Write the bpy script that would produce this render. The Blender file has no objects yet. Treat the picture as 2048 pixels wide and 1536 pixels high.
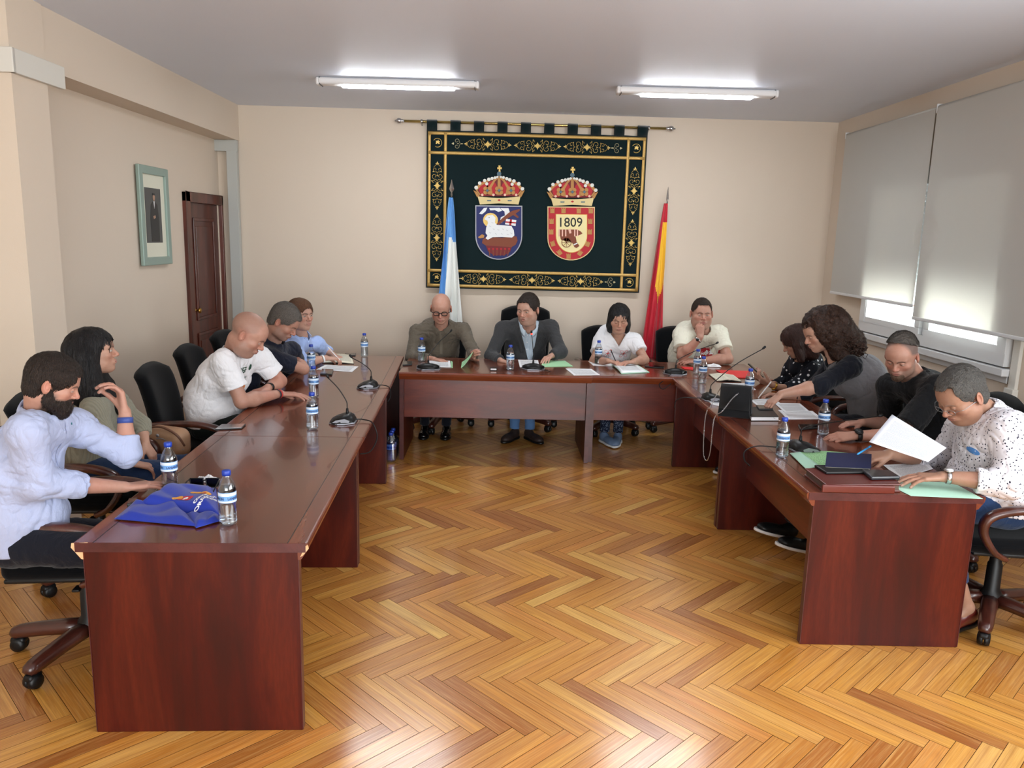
import bpy, bmesh, math, random
import numpy as np
from mathutils import Vector, Matrix, Euler
random.seed(7); RNG = np.random.default_rng(7)
SC = bpy.context.scene
COL = SC.collection
# ---------------------------------------------------------------- camera
CF, CP, CY, CR, CH = 1566.0, 0.185, 0.021, 0.026, 1.831
_cp, _sp, _cy, _sy = math.cos(CP), math.sin(CP), math.cos(CY), math.sin(CY)
FW = Vector((_sy*_cp, _cy*_cp, -_sp)); _rt = Vector((_cy, -_sy, 0)); _up = _rt.cross(FW)
RT = math.cos(CR)*_rt + math.sin(CR)*_up; UP = -math.sin(CR)*_rt + math.cos(CR)*_up
C0 = Vector((0, 0, CH))
cam = bpy.data.cameras.new('camera'); camo = bpy.data.objects.new('camera', cam); COL.objects.link(camo)
cam.sensor_width = 36; cam.sensor_fit = 'HORIZONTAL'; cam.lens = CF/2048*36; cam.clip_start = .05; cam.clip_end = 200
camo.matrix_world = Matrix.Translation(C0) @ Matrix((RT, UP, -FW)).transposed().to_4x4()
SC.camera = camo
def ray(px, py): return RT*((px-1024)/CF) + UP*(-(py-768)/CF) + FW
def J(px, py, x=None, y=None, z=None):
    """a point of the room seen in the photograph, fixed by one known coordinate"""
    d = ray(px, py)
    t = (x/d.x) if x is not None else (y/d.y) if y is not None else (z-CH)/d.z
    return C0 + d*t
# ---------------------------------------------------------------- world, daylight, exposure
SC.view_settings.view_transform = 'Standard'; SC.view_settings.look = 'None'
SC.view_settings.gamma = 1; SC.view_settings.use_curve_mapping = False
SC.view_settings.exposure = 1.02
SC.cycles.max_bounces = 7; SC.cycles.diffuse_bounces = 4; SC.cycles.glossy_bounces = 4
SC.cycles.transmission_bounces = 7; SC.cycles.transparent_max_bounces = 8
SC.cycles.sample_clamp_indirect = 6; SC.cycles.caustics_reflective = False; SC.cycles.caustics_refractive = False
SC.cycles.use_adaptive_sampling = True; SC.cycles.adaptive_threshold = 0.02
w = bpy.data.worlds.new('World'); SC.world = w; w.use_nodes = True
bg = w.node_tree.nodes['Background']; bg.inputs[0].default_value = (.86, .93, 1, 1); bg.inputs[1].default_value = 1.7
def area_light(name, loc, rot, sx, sy, power, color):
    l = bpy.data.lights.new(name, 'AREA'); l.shape = 'RECTANGLE'; l.size = sx; l.size_y = sy; l.energy = power; l.color = color
    o = bpy.data.objects.new(name, l); COL.objects.link(o); o.location = loc; o.rotation_euler = rot; return o
# fill lamp added behind the camera, then daylight through the windows on the right
area_light('fill_behind', (.4, -5.3, 1.75), (math.radians(106), 0, 0), 5.2, 2.1, 190, (.96, 1, .99))
area_light('daylight_right', (3.95, 6.05, 1.8), (0, math.radians(103), 0), 1.5, 2.0, 120, (.98, 1, .98))
area_light('daylight_right_near', (3.3, 0.9, 1.75), (0, math.radians(106), 0), 1.6, 3.6, 70, (.96, 1, 1))
# ---------------------------------------------------------------- material helpers
MATS = {}
def srgb(c):
    if isinstance(c, str): c = tuple(int(c[i:i+2], 16)/255 for i in (0, 2, 4))
    return tuple(((x/12.92) if x <= .04045 else ((x+.055)/1.055)**2.4) for x in c[:3]) + (1,)
class NT:
    def __init__(s, name, **kw):
        s.m = bpy.data.materials.new(name); s.m.use_nodes = True; s.t = s.m.node_tree; s.b = s.t.nodes['Principled BSDF']; MATS[name] = s.m
        s.set(**kw)
    def set(s, **kw):
        K = dict(color='Base Color', rough='Roughness', metal='Metallic', spec='Specular IOR Level', coat='Coat Weight', coatr='Coat Roughness',
                 trans='Transmission Weight', ior='IOR', alpha='Alpha', sss='Subsurface Weight', sheen='Sheen Weight', emit='Emission Strength', ecol='Emission Color')
        for k, v in kw.items():
            i = s.b.inputs[K[k]]
            if k in ('color', 'ecol'): v = srgb(v) if not hasattr(v, 'is_linked') else v
            if hasattr(v, 'is_linked'): s.t.links.new(v, i)
            else: i.default_value = v
        return s
    def n(s, typ, ins=None, **props):
        nd = s.t.nodes.new(typ)
        for k, v in props.items(): setattr(nd, k, v)
        for k, v in (ins or {}).items():
            i = nd.inputs[k]
            if hasattr(v, 'is_linked'): s.t.links.new(v, i)
            else: i.default_value = v
        return nd
    def math(s, op, a, b=0.0, clamp=False):
        return s.n('ShaderNodeMath', {0: a, 1: b}, operation=op, use_clamp=clamp).outputs[0]
    def ramp(s, fac, stops):
        r = s.n('ShaderNodeValToRGB', {0: fac}); e = r.color_ramp.elements
        while len(e) < len(stops): e.new(.5)
        for el, (p, c) in zip(e, stops): el.position = p; el.color = srgb(c)
        return r.outputs[0]
    def mix(s, fac, a, b, mode='MIX'):
        nd = s.n('ShaderNodeMix', data_type='RGBA', blend_type=mode)
        for i, v in ((0, fac), (6, a), (7, b)):
            if hasattr(v, 'is_linked'): s.t.links.new(v, nd.inputs[i])
            else: nd.inputs[i].default_value = srgb(v) if i > 0 and not isinstance(v, float) else v
        return nd.outputs[2]
    def coords(s, which='Object', scale=(1, 1, 1), rot=(0, 0, 0)):
        tc = s.n('ShaderNodeTexCoord'); mp = s.n('ShaderNodeMapping', {0: tc.outputs[which], 3: scale, 2: rot}); return mp.outputs[0]
    def noise(s, vec, scale=5, detail=3, rough=.5, dist=0.0):
        return s.n('ShaderNodeTexNoise', {'Vector': vec, 'Scale': scale, 'Detail': detail, 'Roughness': rough, 'Distortion': dist}).outputs[0]
    def bump(s, h, strength=.2, dist=.01):
        s.t.links.new(s.n('ShaderNodeBump', {'Height': h, 'Strength': strength, 'Distance': dist}).outputs[0], s.b.inputs['Normal']); return s
def plain(name, color, rough=.5, **kw): return NT(name, color=color, rough=rough, **kw).m
def M(n): return MATS[n]
# walls: cream paint, slightly textured
def paint(name, col, sc=220, st=.12):
    t = NT(name, rough=.75, spec=.25); v = t.coords(); n = t.noise(v, sc, 4, .6); big = t.noise(v, 1.3, 2)
    t.set(color=t.mix(t.math('MULTIPLY', big, .25), col, tuple(x*.93 for x in srgb_inv(col)))); t.bump(n, st, .004); return t.m
def srgb_inv(c): return tuple(int(c[i:i+2], 16)/255 for i in (0, 2, 4))
paint('wall_paint', 'D6C7B6'); paint('ceiling_paint', 'E0E8F7', 120, .2); paint('trunking_white', 'D6D3CB', 60, .03)
MATS['ceiling_paint'].node_tree.nodes['Principled BSDF'].inputs['Roughness'].default_value = .5
# table woods: figured cherry veneer
def wood(name, cols, axis='z', rough=.3, coat=.0, fig=1.0, coatr=.08, spec=.5):
    t = NT(name, rough=rough, coat=coat, coatr=coatr, spec=spec)
    sc = {'x': (1.2, 9, 9), 'y': (9, 1.2, 9), 'z': (9, 9, 1.2)}[axis]
    v = t.coords(scale=sc)
    warp = t.noise(t.coords(scale=tuple(s*.22 for s in sc)), 1.5, 2)
    v2 = t.n('ShaderNodeVectorMath', {0: v, 1: warp}, operation='ADD').outputs[0]
    a = t.noise(v2, .8*fig, 5, .55, .6); f = t.noise(t.coords(scale=tuple(s*7 for s in sc)), 2.2, 3, .6)
    c = t.ramp(a, [(.3, cols[0]), (.5, cols[1]), (.62, cols[2]), (.75, cols[1])])
    t.set(color=t.mix(t.math('MULTIPLY', t.ramp(f, [(.3, '000000'), (.7, 'FFFFFF')]), .35), c, cols[0])); return t.m
wood('cherry_panel', ['2E0B05', '460F07', '5A1C0D'], 'z', .38, spec=.3)
wood('cherry_panel_x', ['3E1410', '5A2018', '6E2D1E'], 'x', .30)
wood('cherry_panel_y', ['380F08', '55190C', '6E2814'], 'y', .33)
wood('cherry_top_x', ['4A2014', '662E1A', '7C3E22'], 'x', .2, .32, .6, .04)
wood('cherry_top_y', ['4A2014', '662E1A', '7C3E22'], 'y', .2, .32, .6, .04)
wood('cherry_edge_x', ['552517', '74351F', '86452A'], 'x', .25, .3)
wood('cherry_edge_y', ['552517', '74351F', '86452A'], 'y', .25, .3)
wood('end_band', ['3E1A1A', '4E2424', '5A2C2A'], 'x', .3)
plain('inlay_black', '1A1210', .35); wood('raw_chip', ['C79B6E', 'D9B388', 'E6C8A0'], 'x', .8)
wood('chair_wood', ['2E140E', '46211A', '5A2E22'], 'x', .28, .4, 1.4)
wood('door_wood', ['3B170F', '57261A', '693022'], 'z', .35, .15, 1.2)
t = NT('black_fabric', color='090A0D', rough=.95, spec=.1, sheen=.08); t.bump(t.noise(t.coords(), 400, 2), .3, .002)
plain('black_plastic', '0C0D0F', .42, spec=.35); plain('black_gloss', '08080A', .12); plain('dark_grey_plastic', '2A2C2E', .4)
plain('rubber', '1B1B1D', .6); plain('chrome', 'C8C8CA', .18, metal=1.0); plain('brass', 'B08A45', .3, metal=1.0)
plain('silver_plastic', '9A9CA4', .3, metal=.6); plain('gold', 'C79A45', .28, metal=1.0); plain('steel', 'A5A8AA', .3, metal=1.0)
plain('white_plastic', 'E8E8EA', .35); plain('white_paper', 'EDEEF0', .7); plain('green_paper', 'A9DDAE', .75); plain('mint_paper', 'B9E6CF', .75)
plain('red_card', 'D8232A', .55); plain('ink', '33353A', .7); plain('cream_paper', 'EAE4CF', .75); plain('blue_cap', '1F3FA8', .4)
plain('grey_pvc', 'D2D3D4', .4); plain('pvc_white', 'E4E4E6', .35)
# ---------------------------------------------------------------- object helpers
def tag(o, label=None, cat=None, group=None, kind=None):
    if label: o['label'] = label
    if cat: o['category'] = cat
    if group: o['group'] = group
    if kind: o['kind'] = kind
    return o
def empty(name, loc=(0, 0, 0), rz=0.0, **kw):
    o = bpy.data.objects.new(name, None); o.empty_display_size = .1; COL.objects.link(o)
    o.location = loc; o.rotation_euler = (0, 0, rz); return tag(o, **kw)
def copy_tree(o, parent=None):
    c = o.copy(); COL.objects.link(c)
    if parent: c.parent = parent
    for ch in [x for x in list(COL.objects) if x.parent == o]: copy_tree(ch, c)
    return c
def rotm(r):
    if r is None: return None
    if isinstance(r, Matrix): return r.to_3x3()
    return Euler(r).to_matrix()
class MB:
    def __init__(s): s.v = []; s.f = []; s.mi = []; s.cur = 0; s.sm = []; s.smooth = True
    def mat(s, i): s.cur = i; return s
    def add(s, vs, fs, c=None, r=None):
        R_ = rotm(r); c = Vector(c) if c is not None else Vector((0, 0, 0)); b = len(s.v)
        for p in vs:
            p = Vector(p); p = (R_ @ p) if R_ else p; s.v.append(tuple(p+c))
        for f in fs: s.f.append([i+b for i in f]); s.mi.append(s.cur); s.sm.append(s.smooth)
        return s
    def box(s, c, d, r=None):
        x, y, z = (k/2 for k in d); sv = s.smooth; s.smooth = False
        s.add([(-x, -y, -z), (x, -y, -z), (x, y, -z), (-x, y, -z), (-x, -y, z), (x, -y, z), (x, y, z), (-x, y, z)],
              [(0, 3, 2, 1), (4, 5, 6, 7), (0, 1, 5, 4), (1, 2, 6, 5), (2, 3, 7, 6), (3, 0, 4, 7)], c, r); s.smooth = sv; return s
    def rbox(s, c, d, b=.01, n=3, r=None):
        """box with rounded edges"""
        x, y, z = (k/2 for k in d); b = min(b, x, y, z); vs = []; idx = {}; fs = []
        k = n+1; ang = [math.pi/2*i/n for i in range(k)]
        def coord(h, i, m):
            return (-h+b, -1, i) if i < m else (h-b, 1, i-m)
        m = k
        # build as sphere-cube: grid on each face of normalized directions
        def pt(u):  # u in [-1,1]^3 on cube surface -> rounded box point
            q = Vector(u); inner = Vector((max(-x+b, min(x-b, q.x*1e3)) if abs(q.x) > 1e-9 else 0,)*1 + (0, 0)) if False else None
            return q
        g = []
        for i in range(n+1): g.append(('a', i))
        lin = [(-1, -math.tan(math.pi/4*(1-i/n))) for i in range(n+1)] + [(1, math.tan(math.pi/4*i/n)) for i in range(n+1)]
        N = len(lin)
        def P(a, bq, face):
            sa, ta = lin[a]; sb, tb = lin[bq]
            ax, sgn = face
            d3 = [0, 0, 0]; sg = [0, 0, 0]
            o = [i for i in range(3) if i != ax]
            d3[ax] = sgn; d3[o[0]] = ta; d3[o[1]] = tb; sg[ax] = sgn; sg[o[0]] = sa; sg[o[1]] = sb
            L = math.sqrt(sum(t*t for t in d3)); h = (x, y, z)
            return tuple(sg[i]*(h[i]-b)+b*d3[i]/L for i in range(3))
        for ax in range(3):
            for sgn in (-1, 1):
                base = len(vs)
                for a in range(N):
                    for bq in range(N): vs.append(P(a, bq, (ax, sgn)))
                for a in range(N-1):
                    for bq in range(N-1):
                        q = (base+a*N+bq, base+(a+1)*N+bq, base+(a+1)*N+bq+1, base+a*N+bq+1)
                        flip = (sgn > 0) == (ax == 1)
                        fs.append(tuple(reversed(q)) if flip else q)
        return s.add(vs, fs, c, r)
    def tube(s, pts, rad, n=10, cap=True, flat=None):
        pts = [Vector(p) for p in pts]; m = len(pts); rads = rad if isinstance(rad, (list, tuple)) else [rad]*m
        vs = []; fs = []; prev = None
        for i, p in enumerate(pts):
            t = (pts[min(i+1, m-1)]-pts[max(i-1, 0)]); t = t.normalized() if t.length > 1e-9 else Vector((0, 0, 1))
            if prev is None:
                a = Vector((0, 0, 1)) if abs(t.z) < .9 else Vector((1, 0, 0)); u = t.cross(a).normalized()
            else:
                u = prev - t*prev.dot(t); u = u.normalized() if u.length > 1e-6 else t.orthogonal().normalized()
            prev = u; v = t.cross(u)
            for k in range(n):
                a = 2*math.pi*k/n; vs.append(tuple(p+(u*math.cos(a)+v*math.sin(a))*rads[i]))
        for i in range(m-1):
            for k in range(n): fs.append((i*n+k, i*n+(k+1) % n, (i+1)*n+(k+1) % n, (i+1)*n+k))
        if cap: fs.append(tuple(reversed(range(n)))); fs.append(tuple(range((m-1)*n, m*n)))
        return s.add(vs, fs)
    def sweep(s, pts, prof, up=(0, 0, 1), closed=True, cap=True, scales=None):
        """profile polygon (a,b): a along side axis, b along up-ish axis"""
        pts = [Vector(p) for p in pts]; m = len(pts); n = len(prof); vs = []; fs = []; up = Vector(up)
        for i, p in enumerate(pts):
            t = (pts[min(i+1, m-1)]-pts[max(i-1, 0)]).normalized(); side = t.cross(up)
            side = side.normalized() if side.length > 1e-6 else Vector((1, 0, 0)); u2 = side.cross(t)
            k = scales[i] if scales else 1
            for a, b in prof: vs.append(tuple(p+side*a*k+u2*b*k))
        for i in range(m-1):
            for k in range(n if closed else n-1): fs.append((i*n+k, i*n+(k+1) % n, (i+1)*n+(k+1) % n, (i+1)*n+k))
        if cap and closed: fs.append(tuple(reversed(range(n)))); fs.append(tuple(range((m-1)*n, m*n)))
        return s.add(vs, fs)
    def lathe(s, prof, n=24, c=None, r=None):
        vs = []; fs = []; m = len(prof)
        for (rr, z) in prof:
            for k in range(n): a = 2*math.pi*k/n; vs.append((rr*math.cos(a), rr*math.sin(a), z))
        for i in range(m-1):
            for k in range(n): fs.append((i*n+k, i*n+(k+1) % n, (i+1)*n+(k+1) % n, (i+1)*n+k))
        if prof[0][0] > 1e-5: fs.append(tuple(reversed(range(n))))
        if prof[-1][0] > 1e-5: fs.append(tuple(range((m-1)*n, m*n)))
        return s.add(vs, fs, c, r)
    def sphere(s, c, r, n=14, sc=(1, 1, 1), rot=None):
        prof = [(max(1e-6, math.sin(math.pi*i/n)), -math.cos(math.pi*i/n)) for i in range(n+1)]
        vs = []; fs = []
        for (rr, z) in prof:
            for k in range(n*2): a = math.pi*k/n; vs.append((rr*math.cos(a)*r*sc[0], rr*math.sin(a)*r*sc[1], z*r*sc[2]))
        for i in range(n):
            for k in range(2*n): fs.append((i*2*n+k, i*2*n+(k+1) % (2*n), (i+1)*2*n+(k+1) % (2*n), (i+1)*2*n+k))
        return s.add(vs, fs, c, rot)
    def prism(s, poly, a, b, plane='xz', c=None, r=None):
        """polygon in a plane, extruded along the third axis from a to b"""
        n = len(poly); mk = {'xz': lambda p, h: (p[0], h, p[1]), 'xy': lambda p, h: (p[0], p[1], h), 'yz': lambda p, h: (h, p[0], p[1])}[plane]
        sv = s.smooth; s.smooth = False
        vs = [mk(p, a) for p in poly]+[mk(p, b) for p in poly]
        fs = [tuple(range(n)), tuple(reversed(range(n, 2*n)))]+[(i, i+n, (i+1) % n+n, (i+1) % n) for i in range(n)]
        s.add(vs, fs, c, r); s.smooth = sv; return s
    def build(s, name, mats, parent=None, loc=None, bevel=0, fixn=True, **kw):
        me = bpy.data.meshes.new(name); me.from_pydata(s.v, [], s.f)
        mats = mats if isinstance(mats, (list, tuple)) else [mats]
        for m in mats: me.materials.append(m if not isinstance(m, str) else MATS[m])
        me.polygons.foreach_set('material_index', s.mi); me.polygons.foreach_set('use_smooth', s.sm)
        if fixn:
            bm = bmesh.new(); bm.from_mesh(me); bmesh.ops.remove_doubles(bm, verts=bm.verts, dist=1e-6)
            bmesh.ops.recalc_face_normals(bm, faces=bm.faces); bm.to_mesh(me); bm.free()
        me.update(); o = bpy.data.objects.new(name, me); COL.objects.link(o)
        if parent: o.parent = parent
        if loc is not None: o.location = loc
        if bevel:
            b = o.modifiers.new('Bevel', 'BEVEL'); b.width = bevel; b.segments = 2; b.limit_method = 'ANGLE'; b.angle_limit = math.radians(40)
        return tag(o, **kw)
def bez(pts, n=8):
    """Catmull-Rom through points"""
    P = [Vector(p) for p in pts]; out = []
    for i in range(len(P)-1):
        p0 = P[max(i-1, 0)]; p1 = P[i]; p2 = P[i+1]; p3 = P[min(i+2, len(P)-1)]
        for k in range(n):
            t = k/n; out.append(.5*((2*p1)+(p2-p0)*t+(2*p0-5*p1+4*p2-p3)*t*t+(3*p1-p0-3*p2+p3)*t**3))
    out.append(P[-1]); return out
def text_mesh(txt, size=1.0, font=None, ext=0.0, bold=0.0):
    """flat text as (verts, faces) in xy, centred"""
    cu = bpy.data.curves.new('t', 'FONT'); cu.body = txt; cu.size = size; cu.align_x = 'CENTER'; cu.align_y = 'CENTER'; cu.extrude = ext; cu.offset = bold; cu.resolution_u = 3
    o = bpy.data.objects.new('t', cu); COL.objects.link(o); dg = bpy.context.evaluated_depsgraph_get(); dg.update()
    me = bpy.data.meshes.new_from_object(o.evaluated_get(dg)); v = [tuple(x.co) for x in me.vertices]; f = [tuple(p.vertices) for p in me.polygons]
    bpy.data.objects.remove(o); bpy.data.curves.remove(cu); bpy.data.meshes.remove(me); return v, f
# ================================================================ room
XL, XR, YB, ZC, XRC = -2.58, 3.36, 8.1, 3.04, -2.81
YF = -5.5
def struct(o): o['kind'] = 'structure'; return o
# floor slab and herringbone planks
MB().box(((XRC+XR)/2, (YB+YF)/2, -.07), (XR-XRC+.6, YB-YF+.6, .117)).build('floor', plain('subfloor', '3A2414', .8), kind='structure')
floor_o = bpy.data.objects['floor']
t = NT('parquet', spec=.5, coat=.85, coatr=.17)
at = t.n('ShaderNodeAttribute', attribute_name='pl'); oi = t.n('ShaderNodeObjectInfo')
sx = t.n('ShaderNodeSeparateXYZ', {0: at.outputs[1]})
rnd = t.math('FRACT', t.math('ADD', sx.outputs[2], t.math('MULTIPLY', oi.outputs['Random'], 7.31)))
vec = t.n('ShaderNodeCombineXYZ', {0: t.math('ADD', t.math('MULTIPLY', sx.outputs[0], 1.3), t.math('MULTIPLY', rnd, 57.)), 1: t.math('MULTIPLY', sx.outputs[1], 14.), 2: t.math('MULTIPLY', rnd, 31.)}).outputs[0]
g1 = t.noise(vec, 1.6, 5, .6, .9)
vec2 = t.n('ShaderNodeVectorMath', {0: vec, 1: (2.2, 4.5, 1)}, operation='MULTIPLY').outputs[0]
g2 = t.noise(vec2, 2.2, 4, .6)
base = t.ramp(rnd, [(0, '9C5C26'), (.10, 'B4722C'), (.3, 'D08E3A'), (.5, 'D8963F'), (.68, 'E4A84C'), (.84, 'D68A3C'), (1, 'EEC068')])
c = t.mix(t.math('MULTIPLY', t.ramp(g1, [(.35, '000000'), (.6, 'FFFFFF')]), .36), base, '9A5520')
c = t.mix(t.math('MULTIPLY', t.ramp(g2, [(.45, '000000'), (.75, 'FFFFFF')]), .4), c, 'EEC078')
vec3 = t.n('ShaderNodeVectorMath', {0: vec, 1: (.8, 7.5, 1)}, operation='MULTIPLY').outputs[0]; g3 = t.noise(vec3, 1.5, 3, .7, .2)
c = t.mix(t.math('MULTIPLY', t.ramp(g3, [(.46, '000000'), (.62, 'FFFFFF')]), .34), c, '8E5222'); c = t.mix(t.math('MULTIPLY', t.ramp(g3, [(.30, 'FFFFFF'), (.42, '000000')]), .30), c, 'F0C47C')
t.set(color=c, rough=t.n('ShaderNodeMapRange', {0: g2, 3: .26, 4: .40}).outputs[0]); t.bump(g1, .06, .002)
plain('joint_dark', '3A220F', .9, spec=.1)
PL, PW = .49, .07
def plank_shape(rx0, rx1, gap=.0004, ch=.0006, th=.0115):
    x0, x1, y0, y1 = gap, PL-gap, gap, PW-gap
    v = [(x0, y0, -th), (x1, y0, -th), (x1, y1, -th), (x0, y1, -th), (x0, y0, -ch), (x1, y0, -ch), (x1, y1, -ch), (x0, y1, -ch),
         (x0+ch, y0+ch, 0), (x1-ch, y0+ch, 0), (x1-ch, y1-ch, 0), (x0+ch, y1-ch, 0)]
    f = [(8, 9, 10, 11), (0, 1, 5, 4), (1, 2, 6, 5), (2, 3, 7, 6), (3, 0, 4, 7), (4, 5, 9, 8), (5, 6, 10, 9), (6, 7, 11, 10), (7, 4, 8, 11)]
    return v, f
PV, PFc = plank_shape(0, 1)
def pl_attr(me, vals):
    a = me.attributes.new('pl', 'FLOAT_VECTOR', 'POINT'); a.data.foreach_set('vector', np.array(vals, dtype=np.float32).ravel())
ang0 = math.radians(-45-1.6); O0 = Vector((.0, 2.985))
ca, sa = math.cos(ang0), math.sin(ang0)
planks = []
for k in range(-90, 90):
    for m in range(-16, 17):
        for kind in (0, 1):
            s0 = k*PW+m*PL+(PL if kind else 0); t0 = k*PW-m*PL+((PW-PL) if kind else 0)
            cx, cy = (s0+PL/2, t0+PW/2) if kind == 0 else (s0+PW/2, t0+PL/2)
            wx, wy = O0.x+cx*ca-cy*sa, O0.y+cx*sa+cy*ca
            if XRC-.2 < wx < XR+.2 and -1.2 < wy < YB+.15: planks.append((wx, wy, ang0+(math.pi/2 if kind else 0)))
def in_view(x, y):
    d = Vector((x, y, 0))-C0; zz = d.dot(FW)
    if zz < .3: return False
    px, py = 1024+CF*d.dot(RT)/zz, 768-CF*d.dot(UP)/zz
    return -60 < px < 2110 and 0 < py < 1600
def hidden(x, y):   # under the tables near the camera, where nothing shows
    return False
vis = sorted([p for p in planks if in_view(p[0], p[1])], key=lambda p: p[0]**2+p[1]**2)
single = set(vis[:300])
me = bpy.data.meshes.new('plank'); me.from_pydata([(v[0]-PL/2, v[1]-PW/2, v[2]) for v in PV], [], PFc); me.materials.append(M('parquet')); me.materials.append(M('joint_dark'))
me.polygons.foreach_set('material_index', [0]+[1]*8); pl_attr(me, [(v[0], v[1], 0.) for v in PV]); me.update()
for p in vis[:300]:
    o = bpy.data.objects.new('plank', me); COL.objects.link(o); o.location = (p[0], p[1], random.uniform(-.0004, .0002)); o.rotation_euler = (random.uniform(-.0016, .0016), random.uniform(-.0006, .0006), p[2]); o.parent = floor_o
vs = []; fs = []; at_ = []
for p in planks:
    if p in single: continue
    r = random.random(); c_, s_ = math.cos(p[2]), math.sin(p[2]); b = len(vs)
    tilt = random.uniform(-.004, .004)
    for v in PV:
        x, y = v[0]-PL/2, v[1]-PW/2; vs.append((p[0]+x*c_-y*s_, p[1]+x*s_+y*c_, v[2]+tilt*y)); at_.append((v[0], v[1], r))
    fs += [tuple(i+b for i in f) for f in PFc]
me = bpy.data.meshes.new('distant_planks'); me.from_pydata(vs, [], fs); me.materials.append(M('parquet')); me.materials.append(M('joint_dark')); me.polygons.foreach_set('material_index', ([0]+[1]*8)*(len(fs)//9)); pl_attr(me, at_); me.update()
o = bpy.data.objects.new('distant_planks', me); COL.objects.link(o); o.parent = floor_o; o['kind'] = 'stuff'
# ceiling, back wall, right wall with openings, left wall with recess, beam and columns
MB().box(((XRC+XR)/2, (YB+YF)/2, ZC+.05), (XR-XRC+.6, YB-YF+.6, .1)).build('ceiling', 'ceiling_paint', kind='structure')
MB().box(((XRC+XR)/2, YB+.05, ZC/2), (XR-XRC+.6, .1, ZC)).build('wall_back', 'wall_paint', kind='structure')
def wall_holes(name, x0, x1, a0, a1, z0, z1, holes, axis='y'):
    """wall slab between x0..x1 along axis a with rectangular holes (a,b,za,zb)"""
    mb = MB(); cuts = sorted(set([a0, a1]+[h[0] for h in holes]+[h[1] for h in holes]))
    for u0, u1 in zip(cuts, cuts[1:]):
        hs = sorted([(h[2], h[3]) for h in holes if h[0] <= u0+1e-6 and h[1] >= u1-1e-6]); z = z0
        for ha, hb in hs+[(z1, z1)]:
            if ha > z+1e-6:
                if axis == 'y': mb.box(((x0+x1)/2, (u0+u1)/2, (z+ha)/2), (x1-x0, u1-u0, ha-z))
                else: mb.box(((u0+u1)/2, (x0+x1)/2, (z+ha)/2), (u1-u0, x1-x0, ha-z))
            z = hb
    return mb.build(name, 'wall_paint', kind='structure')
wall_holes('wall_right', XR, XR+.14, YF, YB+.1, 0, ZC, [(5.0, 7.1, 1.10, 2.45), (-1.4, 3.2, 1.05, 2.45)])
wall_holes('wall_front', YF-.12, YF, XRC-.3, XR+.3, 0, ZC, [(-2.2, 3.0, .7, 2.8)], 'x')
wall_holes('wall_left', XRC-.12, XRC, YF, YB+.1, 0, ZC, [(7.27, 8.05, 0, 2.1)])
# near part of the left wall stands further into the room, a column closes it
MB().box(((XRC+XL+.0)/2, (4.385+4.72)/2, ZC/2), (XL-XRC, 4.72-4.385, ZC)).build('trim_1', 'wall_paint', kind='structure')
MB().box(((XRC+XL)/2-.005, (4.72+YB)/2, (2.70+ZC)/2), (XL-XRC-.01, YB-4.72, ZC-2.70)).build('trim_2', 'wall_paint', kind='structure')
# white cable trunking wrapped round the column head
t_ = MB(); t_.box((XL+.015, 4.61, 2.675), (.03, .5, .125)); t_.box((XL-.1, 4.37, 2.675), (.26, .03, .125)); t_.build('trim_3', 'trunking_white', bevel=.004, kind='structure')
# grey board framing the recess beside the back wall
f_ = MB(); f_.box((-2.655, YB-.06, 1.35), (.085, .04, 2.70)); f_.box((-2.7, YB-.06, 2.645), (.22, .042, .105)); f_.box((-2.608, YB-.05, 1.35), (.02, .06, 2.70)); f_.build('trim_4', plain('board_grey', 'B4B5B0', .5), bevel=.002, kind='structure')
# skirting
MB().box(((XL+XR)/2, YB-.008, .045), (XR-XL, .016, .09)).build('baseboard_back', 'cherry_panel_x', kind='structure')
MB().box((XRC+.008, 6.03, .045), (.016, 2.2, .09)).build('baseboard_left', 'cherry_panel_y', kind='structure')
MB().box((XR-.008, 5.5, .045), (.016, 5.2, .09)).build('baseboard_right', 'cherry_panel_y', kind='structure')
# door in the recess
dr = empty('door_1', (XRC, 7.66, 0)); dr['kind'] = 'structure'
d_ = MB()
for a in (-.455, .455): d_.box((.0, a, 1.08), (.07, .1, 2.16))
d_.box((0, 0, 2.115), (.07, 1.01, .09)); d_.build('door_frame', 'door_wood', dr, bevel=.006)
MB().box((-.03, 0, 1.04), (.04, .81, 2.06)).build('door_leaf', 'door_wood', dr, bevel=.003)
p_ = MB()
for z0, z1 in ((.15, .85), (1.0, 1.92)):
    for (cz, cy, dz, dy) in (((z0+z1)/2, -.25, z1-z0, .03), ((z0+z1)/2, .25, z1-z0, .03), (z0, 0, .03, .53), (z1, 0, .03, .53)): p_.box((-.005, cy, cz), (.016, dy, dz))
p_.build('door_moulding', 'door_wood', dr, bevel=.006)
for z0, z1 in ((.21, .79), (1.06, 1.86)): MB().box((-.008, 0, (z0+z1)/2), (.012, .40, z1-z0)).build('door_panel', 'door_wood', dr, bevel=.005)
k_ = MB(); k_.lathe([(.026, 0), (.026, .006), (.01, .01), (.009, .03), (.022, .04), (.026, .052), (.018, .062), (0, .065)], 16, (.0, -.345, 1.09), (0, math.pi/2, 0)); k_.box((.0, -.345, 1.09), (.006, .03, .12)); k_.build('door_knob', 'brass', dr)
def thin_glass(name, tint, refl=.12, rough=.02):
    t = NT(name, color='FFFFFF', rough=rough); fr = t.n('ShaderNodeLayerWeight', {0: .25}).outputs[1]; tp = t.n('ShaderNodeBsdfTransparent', {0: srgb(tint)}); gl = t.n('ShaderNodeBsdfGlossy', {0: (1, 1, 1, 1), 1: rough})
    mx = t.n('ShaderNodeMixShader', {0: t.math('ADD', t.math('MULTIPLY', fr, .55), refl*.3, True), 1: tp.outputs[0], 2: gl.outputs[0]}); t.t.links.new(mx.outputs[0], t.t.nodes['Material Output'].inputs[0]); return t.m
thin_glass('window_glass', 'F4F8F8')
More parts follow.
